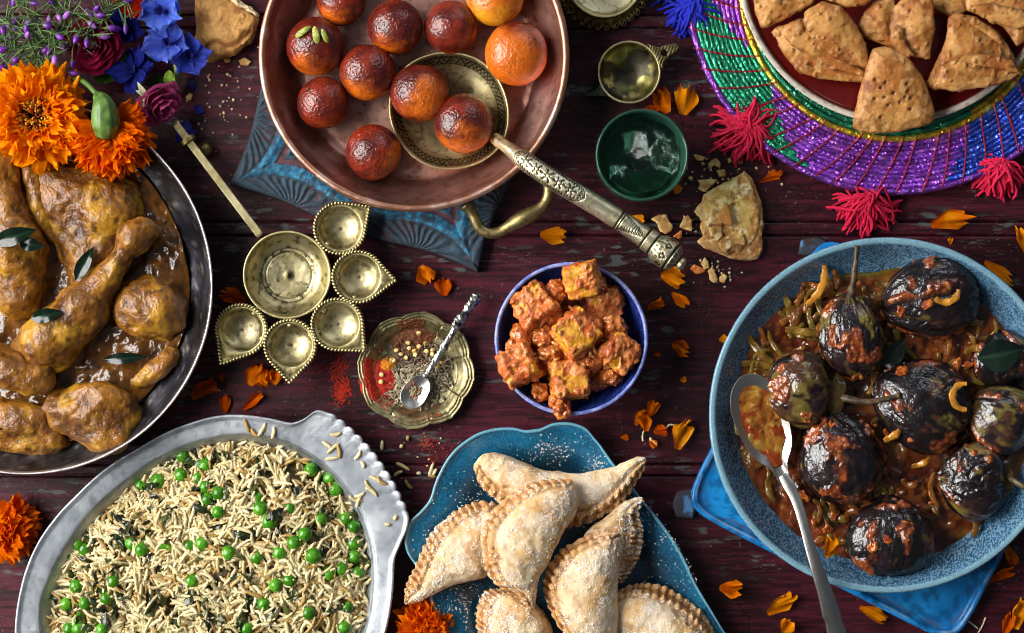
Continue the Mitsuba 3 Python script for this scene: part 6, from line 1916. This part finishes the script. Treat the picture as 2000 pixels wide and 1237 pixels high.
    put(thing('cumin_seeds', 'cumin seeds lying in the bowl of the small silver spoon', 'seeds', kind='stuff'), merge(ms), 'satin')
    # chili dust: on the plate's rim and on the table
    ms = []
    V0, F0 = _oct
    dust_z = top_z('spice_plate__dish')
    def dust(n, fx, col, zf, lo=.7, hi=1.9):
        for _ in range(n):
            x, y = fx(); z = zf(x, y); r = rg.uniform(lo, hi)
            ms.append((V0 * r * rg.uniform(.6, 1.4, (6, 1)) + at(x, y, z) + [0, 0, .3], F0, np.broadcast_to(lin(col) * rg.uniform(.6, 1.3), V0.shape)))
    def pol(a0, a1, r0, r1):
        def f():
            a, r = math.radians(rg.uniform(a0, a1)), rg.uniform(r0, r1)
            return 813 + r * math.cos(a), 724 - r * math.sin(a)
        return f
    dz = lambda x, y: dust_z(x, y, 12) or 8
    dust(900, pol(166, 216, 86, 103), '#b02408', dz, .8, 2.4); dust(260, pol(195, 235, 70, 98), '#a8200a', dz)
    dust(260, pol(80, 112, 84, 102), '#7d3a14', dz); dust(120, pol(245, 300, 74, 104), '#b53a12', dz, .7, 1.6)
    tabz = lambda x, y: 0.6
    g2 = lambda cx, cy, sx, sy: (lambda: (rg.normal(cx, sx), rg.normal(cy, sy)))
    dust(420, g2(668, 762, 9, 14), '#b8280a', tabz, .8, 2.4); dust(300, g2(662, 720, 11, 14), '#b8300c', tabz, .7, 1.9); dust(110, g2(640, 740, 24, 24), '#a8300e', tabz, .6, 1.5)
    dust(110, g2(836, 864, 9, 8), '#b8300c', tabz); dust(40, g2(868, 880, 14, 8), '#b8300c', tabz, .7, 1.5); dust(40, g2(845, 898, 8, 5), '#b8300c', tabz, .7, 1.5)
    put(thing('chili_dust', 'red chili dust spilled on the plate rim and the dark table', 'chili powder', kind='stuff'), merge(ms), 'matte')


build_spices()


# ---------------------------------------------------------------- flowers
def petal(L, w, curl=.2, ruffle=.1, seed=0, base=.25, n=12, m=13, cup=.1, lobes=3.0, rnd=.15, rag=.2):
    """base at the origin, pointing to +x"""
    s = np.linspace(0, 1, n); u = np.linspace(-1, 1, m)
    S_, U_ = np.meshgrid(s, u, indexing='ij')
    wd = w * .62 * (base + (1 - base) * np.sin(np.pi * .5 * np.clip(S_ * 1.2, 0, 1)) ** 1.1) * (1 - rnd * S_ ** 5)
    rg = np.random.default_rng(seed); ph = rg.uniform(0, 6.28, 3)
    end = L * (1 + .10 * np.cos(lobes * np.pi * U_ + ph[0] * .3) * S_ ** 2 - .14 * U_ ** 2 * S_)
    x = S_ * end * (1 + rag * S_ ** 3 * (meshkit.noise(np.stack([U_ * 3.5, 0 * U_ + seed, 0 * U_], -1), seed) - .5))
    z = curl * L * S_ ** 2 + cup * w * U_ ** 2 * (1 - .4 * S_) + ruffle * w * S_ ** 1.5 * np.sin(4.2 * U_ + ph[1]) + ruffle * .8 * w * S_ ** 4 * np.sin(10 * U_ + ph[2])
    y = wd * U_ + ruffle * .4 * w * S_ ** 2 * np.sin(5 * S_ + ph[0])
    G = np.arange(n * m).reshape(n, m)
    F = np.stack([G[:-1, :-1], G[1:, :-1], G[1:, 1:], G[:-1, 1:]], -1).reshape(-1, 4)
    return np.stack([x, y, z], -1).reshape(-1, 3), np.vstack([F[:, [0, 1, 2]], F[:, [0, 2, 3]]]), S_.ravel(), U_.ravel()


def or_col(s, u, V, seed, a='#d65a04', b='#ee8a08', hot='#f5a51a'):
    C = mixc(lin(a), lin(b), sst(.1, .9, s))
    C = mixc(C, lin(hot), sst(.55, .75, fb(V, 16, 2, seed)) * .7)
    return mixc(C, lin('#b84404'), (np.abs(np.sin(u * 9)) < .25) * .25)


def place(V, az, el, roll, o):
    return V @ rot('x', roll).T @ rot('y', -el).T @ rot('z', az).T + o


def marigold(px, py, z, lab, spec, seed, eye=None, cols=('#de6404', '#f09008', '#f8b024')):
    """spec rows: (count, az0, az1, start radius, L, w, elevation, curl, ruffle, z add)"""
    t = thing('marigold', lab, 'marigold', 'orange marigold heads')
    o = at(px, py, z); rg = np.random.default_rng(seed)
    for cnt, a0, a1, r0, L, w, el, cu, ru, za in spec:
        for i in range(cnt):
            az = a0 + (a1 - a0) * (i + rg.uniform(-.35, .35)) / cnt
            V, F, s, u = petal(L * .87 * rg.uniform(.8, 1.12), w * rg.uniform(.85, 1.2), cu + rg.normal(0, .08), ru * rg.uniform(.7, 1.3), int(rg.integers(1e6)))
            V = place(V, az, el + rg.normal(0, 8), rg.normal(0, 14), o + [r0 * math.cos(math.radians(az)), r0 * math.sin(math.radians(az)), za + rg.normal(0, 2)])
            C = or_col(s, u, V, i, *cols)
            part(t, 'petal', (V, F, C), 'petal')
    if eye:
        ms = []
        for i in range(eye[0]):
            a, r = rg.uniform(0, 6.28), eye[1] * math.sqrt(rg.random())
            h = eye[2] * rg.uniform(.6, 1.1) * (1 - .4 * (r / eye[1]) ** 2)
            b = o + [r * math.cos(a), r * math.sin(a), 0]
            e = b + [math.cos(a) * 6 + rg.normal(0, 3), math.sin(a) * 6 + rg.normal(0, 3), h]
            V, F = tube(np.linspace(b, e, 4), [2.2, 2.0, 2.4, 1.6], 5)
            ms.append((V, F, np.broadcast_to(lin(rg.choice(['#a8560a', '#c88a12', '#7d3c08', '#d6a41c'])), V.shape)))
        part(t, 'eye', merge(ms), 'matte', label='yellow brown centre of short florets')
    return t, o


def build_flowers():
    marigold(68, 226, 132, 'large open orange marigold with a visible brown centre, above the chicken pan',
             [(15, 0, 360, 36, 80, 54, -6, .05, .2, -14), (16, 12, 372, 32, 74, 52, 6, .08, .24, -6), (14, 0, 360, 28, 62, 44, 20, .12, .26, 0), (14, 18, 378, 26, 46, 28, 36, .1, .3, 4), (12, 8, 368, 25, 30, 20, 56, .1, .3, 4)], 3, (170, 30, 26))
    t, o = marigold(212, 258, 138, 'ruffled deep orange marigold lying on its side with its green base up',
                    [(15, -178, -4, 10, 86, 46, -6, .0, .2, -30), (17, -186, 6, 12, 82, 40, 4, .05, .24, -18), (16, -180, 10, 12, 74, 36, 14, .1, .26, -8), (13, -176, 18, 8, 60, 30, 24, .1, .26, 0), (9, -170, 30, 6, 46, 22, 34, .05, .2, 4), (7, -28, 60, 12, 70, 34, 8, .1, .24, -14)], 8, None, ('#cf4a03', '#ea7206', '#f08c12'))
    V, F = tube(spline([at(207, 262, 148), at(206, 240, 160), at(204, 218, 164), at(199, 198, 158), at(190, 186, 146)], 40), np.interp(np.linspace(0, 1, 40), [0, .25, .6, .8, 1], [20, 27, 23, 16, 9]), 26, mod=lambda s, p: 1 + .06 * np.cos(9 * p))
    part(t, 'calyx', (V, F), 'satin', mixc(lin('#33501a'), lin('#5e7c38'), sst(.3, .7, fb(V, 14, 2, 3))), label='ribbed green flower base')
    V, F = tube(spline([at(190, 186, 146), at(160, 158, 120), at(120, 160, 80), at(60, 175, 60)], 30), 5, 10)
    part(t, 'stem', (V, F), 'satin', lin('#4c6a26'))
    marigold(2, 1032, 44, 'orange marigold cut by the left picture edge beside the rice tray',
             [(11, -80, 80, 10, 66, 38, 0, .0, .22, -18), (10, -80, 84, 8, 56, 34, 16, .08, .24, -6), (9, -90, 90, 4, 40, 26, 34, .1, .24, 2), (7, -90, 90, 0, 28, 20, 56, .1, .2, 6)], 15, None, ('#c84a04', '#e46c06', '#ee8810'))
    marigold(832, 1232, 40, 'dense orange marigold pompom at the bottom between the tray and the platter',
             [(15, 0, 360, 14, 56, 30, 2, .05, .26, -16), (16, 10, 370, 12, 50, 28, 18, .08, .28, -6), (14, 0, 360, 10, 40, 24, 34, .1, .3, 2), (12, 0, 360, 6, 30, 22, 54, .1, .3, 8), (9, 0, 360, 2, 24, 18, 74, .1, .3, 10)], 22, None, ('#d24c04', '#ec7808', '#f49a20'))

    def rose(px, py, z, R, n, tilt, taz, lab, cols, seed, open_=1.0):
        t = thing('rose', lab, 'rose')
        o = at(px, py, z); rg = np.random.default_rng(seed)
        M = rot((-math.sin(math.radians(taz)), math.cos(math.radians(taz)), 0), tilt)
        for i in range(n):
            f = (i + .6) / n; r = R * (.14 + .86 * f ** .85)
            a0 = i * 137.5 + rg.normal(0, 14); half = (80 - 22 * f)
            s, u = np.linspace(0, 1, 10), np.linspace(-1, 1, 19)
            S_, U_ = np.meshgrid(s, u, indexing='ij')
            th = np.radians(a0 + U_ * half)
            rr = r * (.55 + .45 * S_ ** 1.4 * (1 + .10 * open_ * f)) + R * .05 * np.sin(U_ * 6 + i) * S_ + R * .10 * f * open_ * S_ ** 5
            zz = R * (.95 - .62 * f ** 1.3) * S_ * (1 - .12 * U_ ** 2) - .05 * R * S_ ** 6 * f + R * .035 * np.sin(U_ * 9 + 2 * i) * S_
            V = np.stack([rr * np.cos(th), rr * np.sin(th), zz], -1).reshape(-1, 3) @ M.T + o
            G = np.arange(190).reshape(10, 19)
            F = np.stack([G[:-1, :-1], G[1:, :-1], G[1:, 1:], G[:-1, 1:]], -1).reshape(-1, 4); F = np.vstack([F[:, [0, 1, 2]], F[:, [0, 2, 3]]])
            C = mixc(lin(cols[0]), lin(cols[1]), np.clip(S_.ravel() ** 2 * .6 + .5 * (fb(V, 12, 3, i) - .3), 0, 1))
            part(t, 'petal', (V, F, C), 'petal')
        return t, o, M
    rose(180, 88, 62, 52, 17, 14, -60, 'dark crimson rose among the thin green sprigs', ('#4a0a20', '#9c2048'), 4)
    t, o, M = rose(302, 194, 66, 52, 13, 58, -42, 'pink rose bud lying beside the orange marigold', ('#a02860', '#d96aa4'), 9, .4)
    for i in range(4):
        V, F, s, u = leaf_mesh(38, 12, .2, .3)
        V = V @ rot('y', -20).T @ rot('z', 120 + i * 34).T + at(278 + i * 3, 176 + i * 9, 84 - 6 * i)
        part(t, 'sepal', (V, F), 'leaf', mixc(lin('#a9b97a'), lin('#d8dcb8'), nz(V, 7, i)))

    def larkspur(px, py, z, R, az, tl, lab, cols, seed):
        t = thing('larkspur', lab, 'blue flower', 'blue larkspur blossoms')
        o = at(px, py, z); rg = np.random.default_rng(seed)
        M = rot((-math.sin(math.radians(az)), math.cos(math.radians(az)), 0), tl)
        for i in range(5):
            V, F, s, u = petal(R * rg.uniform(.92, 1.1), R * rg.uniform(.92, 1.15), .12 + rg.normal(0, .08), .06, int(rg.integers(1e6)), .3, 16, 13, .14, 1.0, .75, .1)
            V = place(V, az + 72 * i + rg.normal(0, 8), 16 + rg.normal(0, 9), rg.normal(0, 12), np.zeros(3)) @ M.T + o
            C = mixc(lin(cols[0]), lin(cols[1]), np.clip(.25 + .75 * sst(.35, .7, fb(np.column_stack([s * 2, u * 9, 0 * s + i]), 1, 2, seed)) * s, 0, 1))
            part(t, 'petal', (V, F, C), 'petal')
        for i in range(3):
            V, F, s, u = petal(R * .4, R * .3, .5, .1, i + seed, .4, 8, 7, .2, 1)
            V = place(V, az + 120 * i, 40, 0, np.zeros(3)) @ M.T + o + [0, 0, 3]
            part(t, 'inner_petal', (V, F), 'petal', lin('#3a3f8c') * .8)
        p = spline([o, o + [-18, 6, -4], o + [-44, 16, -14]], 16)
        V, F = tube(p, np.linspace(5, 2, 16), 8)
        part(t, 'spur', (V, F), 'satin', lin('#4a55b0'))
    larkspur(318, 22, 84, 50, 200, 14, 'pale blue larkspur blossom at the top, half cut by the picture edge', ('#2a3fb0', '#6f8ce0'), 3)
    larkspur(326, 88, 78, 46, 70, 16, 'blue larkspur blossom in the middle of its spike', ('#2433a0', '#6a80dc'), 5)
    larkspur(368, 112, 66, 42, 20, 12, 'blue larkspur blossom touching the torn pastry', ('#202c98', '#5668d0'), 7)
    larkspur(262, 140, 52, 48, 140, 20, 'shaded indigo larkspur blossom above the pink bud', ('#12164e', '#28308c'), 9)
    larkspur(246, 54, 46, 40, 260, 10, 'dark indigo larkspur blossom behind the crimson rose', ('#10124a', '#262a84'), 11)
    t = thing('red_flower', 'sliver of a red flower behind the blue blossoms at the top', 'flower')
    for i in range(4):
        V, F, s, u = petal(46, 34, .1, .1, i, .4)
        part(t, 'petal', (place(V, -150 + 40 * i, 10, 0, at(268, -8, 60)), F), 'petal', mixc(lin('#8e1408'), lin('#c03010'), s))
    t = thing('flower_stalk', 'green stalk with pale leaves holding the blue blossoms', 'stalk')
    V, F = tube(spline([at(250, -20, 40), at(300, 40, 48), at(330, 90, 44), at(345, 150, 34), at(330, 190, 26)], 50), 5.5, 10)
    part(t, 'stem', (V, F), 'satin', mixc(lin('#5f7a34'), lin('#90a860'), fb(V, 14, 2, 2)))
    for px, py, z, L, w, a, tl in ((334, 160, 50, 46, 24, -80, 10), (300, 158, 44, 40, 22, 200, -20), (346, 36, 52, 34, 8, 60, 0), (238, 118, 40, 60, 26, 160, 0), (216, 40, 38, 70, 26, 40, 10), (258, 30, 44, 60, 24, -70, 0), (290, 120, 40, 46, 20, -120, 0), (212, 150, 36, 60, 26, 10, 0)):
        V, F, s, u = leaf_mesh(L, w, .12, .25, wave=1.5)
        V = V @ rot('x', tl).T @ rot('z', a).T + at(px, py, z)
        part(t, 'leaf', (V, F), 'leaf', mixc(lin('#2c4a18'), lin('#8aa83c') if px > 300 else lin('#3a5a24'), nz(V, 11, px)))
    # sprigs of tiny purple buds
    rg = np.random.default_rng(31)
    SPR = [((-20, 30), (60, 60), (150, 60), (205, 40), 'thin green sprig with purple buds crossing the top left corner'), ((-15, 120), (50, 90), (110, 70), (140, -20), 'sprig of purple buds rising at the far left'), ((40, 165), (90, 120), (150, 80), (215, 20), 'sprig of purple buds leaning over the crimson rose'), ((-10, 60), (60, 110), (100, 135), (132, 168), 'sprig of purple buds hanging above the open marigold'), ((20, -20), (60, 40), (75, 90), (80, 140), 'needle leaved sprig with few buds at the top left'), ((100, -25), (130, 20), (180, 30), (250, 5), 'needle leaved sprig along the top edge above the rose'), ((-15, 85), (30, 60), (80, 20), (120, -20), 'fine dark sprig in the top left corner')]
    for si, (*pts, lab) in enumerate(SPR):
        t = thing('flower_sprig', lab, 'sprig', 'thin sprigs with purple buds')
        zc = rg.uniform(70, 104)
        path = spline([at(x, y, zc + rg.uniform(-10, 10)) for x, y in pts], 60)
        ms = [tube(path, 1.9, 6)]; buds = []; nd = []
        for k in range(5, 58, 4):
            a = rg.uniform(0, 6.28); L = rg.uniform(22, 48)
            e = path[k] + [L * math.cos(a), L * math.sin(a), rg.uniform(-8, 22)]
            p = spline([path[k], (path[k] + e) / 2 + rg.normal(0, 4, 3), e], 12)
            ms.append(tube(p, 1.3, 5))
            if rg.random() < .62: buds.append((e, p[-1] - p[-3]))
            for _ in range(4):
                q = p[rg.integers(0, 12)] if rg.random() < .5 else path[min(k + rg.integers(0, 4), 59)]
                d = rg.normal(0, 1, 3) * [1, 1, .4]; d /= np.linalg.norm(d)
                V, F = tube(np.linspace(q, q + d * rg.uniform(16, 44), 5), [1.0, 1.5, 1.4, 1.0, .3], 5)
                nd.append((V, F, np.broadcast_to(mixc(lin('#1c3012'), lin('#5d7a34'), np.array([rg.random()]))[0], V.shape)))
        part(t, 'stem', merge(ms), 'satin', lin('#3c5a2a'))
        part(t, 'needles', merge(nd), 'satin', kind='stuff')
        for e, d in buds:
            d = d / np.linalg.norm(d); L = rg.uniform(16, 23)
            V, F = tube(np.linspace(e - d * 3, e + d * L, 12), rg.uniform(4.4, 6.6) * np.array([.25, .6, .75, .8, .95, 1, 1, .98, .9, .7, .45, .15]), 12, mod=lambda s, p: 1 + .07 * np.cos(5 * p))
            q = np.repeat(np.linspace(0, 1, 12), 12)
            C = mixc(lin('#44502a'), lin(rg.choice(['#4e1474', '#6a2492', '#5a1c80', '#8a52a8'])), sst(.18, .4, q))
            part(t, 'bud', (V, F, np.vstack([C, C[:1], C[-1:]])), 'satin')


build_flowers()


# ---------------------------------------------------------------- loose petals
PETALS = [  # px, py, L, w, az, curl, ruffle, tilt, colours(0 orange 1 yellow 2 red orange), label
    (1055, 458, 56, 36, -8, .10, .16, 0, 1, 'yellow orange petal between the pan handle and the cobalt bowl'),
    (822, 520, 40, 38, -60, .25, .2, 10, 0, 'folded orange petal under the corner of the carved board'),
    (868, 578, 38, 34, 95, .1, .12, 0, 2, 'fan shaped orange petal above the small silver spoon'),
    (1332, 225, 62, 48, 78, .16, .14, 10, 1, 'broad upright orange petal right of the small brass lamp'),
    (1304, 222, 54, 38, 118, .15, .2, 0, 0, 'orange petal tucked under the tail of the small brass lamp'),
    (1286, 212, 30, 22, 200, .2, .2, 0, 2, 'small orange petal peeping out beneath the brass lamp'),
    (1482, 356, 54, 16, 28, .22, .3, 40, 2, 'narrow curled petal right of the broken pastry'),
    (1234, 424, 28, 24, -30, .15, .2, 0, 1, 'yellow petal behind the engraved ladle handle'),
    (1318, 378, 20, 18, 60, .1, .2, 0, 1, 'yellow petal half under the foot of the green glass'),
    (1290, 538, 50, 40, -8, .12, .18, 0, 1, 'ruffled orange petal under the ladle knob'),
    (1264, 602, 40, 24, 28, .25, .25, 30, 0, 'curved orange petal right of the cobalt bowl, upper left of a pair'),
    (1312, 572, 42, 22, -38, .2, .2, 20, 0, 'curved orange petal right of the cobalt bowl, upper right of a pair'),
    (1312, 672, 38, 30, -20, .15, .28, 0, 0, 'crumpled orange petal between the cobalt bowl and the blue plate'),
    (1276, 693, 16, 8, 0, .1, .1, 0, 2, 'tiny red orange petal fragment right of the cobalt bowl'),
    (1328, 742, 14, 13, 0, .1, .1, 0, 1, 'small round petal fragment between bowl and blue plate'),
    (1404, 664, 20, 18, 10, .1, .1, 0, 1, 'petal half hidden at the left rim of the big blue plate'),
    (1212, 854, 19, 13, 0, .05, .1, 0, 2, 'small square petal scrap left of the petal cluster'),
    (1320, 876, 66, 38, 72, .1, .18, 20, 1, 'trumpet shaped yellow petal at the right of the petal cluster'),
    (1816, 440, 86, 40, 16, .12, .22, 10, 0, 'large folded orange petal between the mat and the blue plate'),
    (1922, 512, 74, 28, -38, .12, .14, 0, 1, 'long yellow petal touching the upper rim of the blue plate'),
    (1856, 478, 16, 10, 90, .1, .1, 0, 1, 'tiny petal tip above the blue plate rim'),
    (2006, 500, 66, 26, 105, .1, .2, 0, 1, 'yellow petal cut by the right picture edge'),
    (1404, 1146, 46, 34, -5, .1, .3, 0, 0, 'notched orange petal on the table below the enamel stand'),
    (1497, 1196, 68, 34, 34, .12, .14, 20, 1, 'long orange petal beside the spoon handle'),
    (1528, 1236, 34, 32, 60, .1, .2, 0, 1, 'petal at the bottom edge left of the spoon handle'),
    (1678, 1186, 64, 26, -22, .1, .16, 0, 1, 'orange petal half under the enamel stand near its lower corner'),
    (1928, 1138, 60, 22, 35, .1, .16, 30, 2, 'lower red orange petal of the crossed pair right of the stand'),
    (1966, 1066, 44, 22, -70, .1, .2, 10, 0, 'upper orange petal of the crossed pair right of the stand'),
    (1982, 1228, 66, 28, 80, .1, .2, 0, 1, 'bright petal in the lower right corner'),
    (1958, 1240, 50, 24, 70, .1, .2, 0, 2, 'darker petal in the lower right corner'),
    (482, 592, 62, 32, 152, .1, .14, 0, 2, 'orange petal left of the brass lamp bowl'),
    (376, 776, 62, 34, 40, .15, .25, 20, 2, 'curled orange petal with a white thread, next to the iron pan'),
    (440, 806, 40, 22, 88, .1, .12, 0, 2, 'narrow red orange petal above the tray rim'),
    (476, 800, 54, 20, 42, .14, .2, 10, 2, 'slender orange petal above the rice tray'),
    (488, 752, 52, 40, 62, .15, .2, 0, 0, 'broad orange petal left of the lowest lamp cup'),
    (508, 716, 46, 34, -70, .15, .2, 0, 0, 'folded orange petal between the two lowest lamp cups'),
    (536, 752, 36, 26, 80, .1, .2, 0, 0, 'short orange petal touching the lowest lamp cup'),
    (434, 746, 18, 12, 90, .1, .1, 0, 2, 'tiny red petal scrap near the iron pan'),
    (1610, 1086, 42, 30, 60, .25, .3, 10, 1, 'orange petal fallen on the aubergine gravy beside the spoon handle'),
    (1240, 830, 40, 20, 60, .1, .2, 10, 0, 'leftmost petal of the petal cluster below the cobalt bowl'),
    (1262, 842, 40, 26, 100, .2, .3, 0, 0, 'ruffled upper petal of the petal cluster below the cobalt bowl'),
    (1266, 812, 38, 24, 62, .2, .3, 0, 0, 'topmost petal of the petal cluster below the cobalt bowl'),
    (1276, 844, 30, 24, 20, .2, .3, 0, 2, 'right petal of the petal cluster below the cobalt bowl'),
    (1268, 858, 22, 16, -50, .1, .2, 0, 0, 'lowest small petal of the petal cluster below the cobalt bowl')]


def build_petals():
    K = [('#cc5a04', '#e4780a', '#ee9418'), ('#d27206', '#ea900e', '#f4aa28'), ('#b84406', '#d65c08', '#e0700e')]
    for i, (px, py, L, w, az, cu, ru, tl, k, lab) in enumerate(PETALS):
        z0 = 84 if 'gravy' in lab else 1.2
        V, F, s, u = petal(L * .86, w * .86, cu * .6, ru * 1.7, i * 7 + 1, .3, 18, 15, .14, 3)
        V[:, 2] += 5 * (fb(V, 16, 2, i) - .5) * s
        V = V @ rot('x', tl).T
        V[:, 2] -= V[:, 2].min()
        V = V @ rot('z', az).T + at(px, py, z0)
        put(thing('loose_petal', lab, 'petal', 'marigold petals scattered on the table'), (V, F), 'petal', or_col(s, u, V, i, *K[k]))
    for px, py, L, a, lab in ((350, 280, 44, 60, 'blue petal under the collar of the lamp handle'), (378, 176, 16, 100, 'small blue petal scrap above the pale seed'), (380, 208, 20, -40, 'small violet blue petal scrap below the pale seed')):
        V, F, s, u = petal(L, L * .7, .1, .1, px, .4)
        V[:, 2] -= V[:, 2].min()
        put(thing('blue_petal', lab, 'petal', 'fallen blue petals'), (V @ rot('z', a).T + at(px, py, 1.2), F), 'petal', mixc(lin('#1c2478'), lin('#4a52b8'), s))
    rg = np.random.default_rng(2)
    for pts, lab in (([(1300, 838), (1308, 830), (1320, 833), (1326, 843)], 'pale curved stamen on the trumpet shaped petal'), ([(1256, 862), (1255, 852), (1258, 840)], 'straight pale stamen under the petal cluster'), ([(1272, 862), (1270, 856), (1280, 866), (1284, 868)], 'hooked pale stamen under the petal cluster'), ([(406, 742), (416, 748), (424, 760), (432, 764)], 'white thread curling from the petal near the iron pan'), ([(1888, 1212), (1900, 1220), (1910, 1228)], 'short straw on the table under the stand corner'), ([(1925, 1206), (1918, 1224), (1910, 1237)], 'thin straw at the bottom right under the stand')):
        z = 7 if 'stamen' in lab else 2
        V, F = tube(spline([at(x, y, z) for x, y in pts], 16), np.linspace(2.2, 1.2, 16), 6)
        put(thing('pale_stamen', lab, 'stamen', 'pale stamens and straws'), (V, F), 'satin', lin('#d8cfa4'))


build_petals()
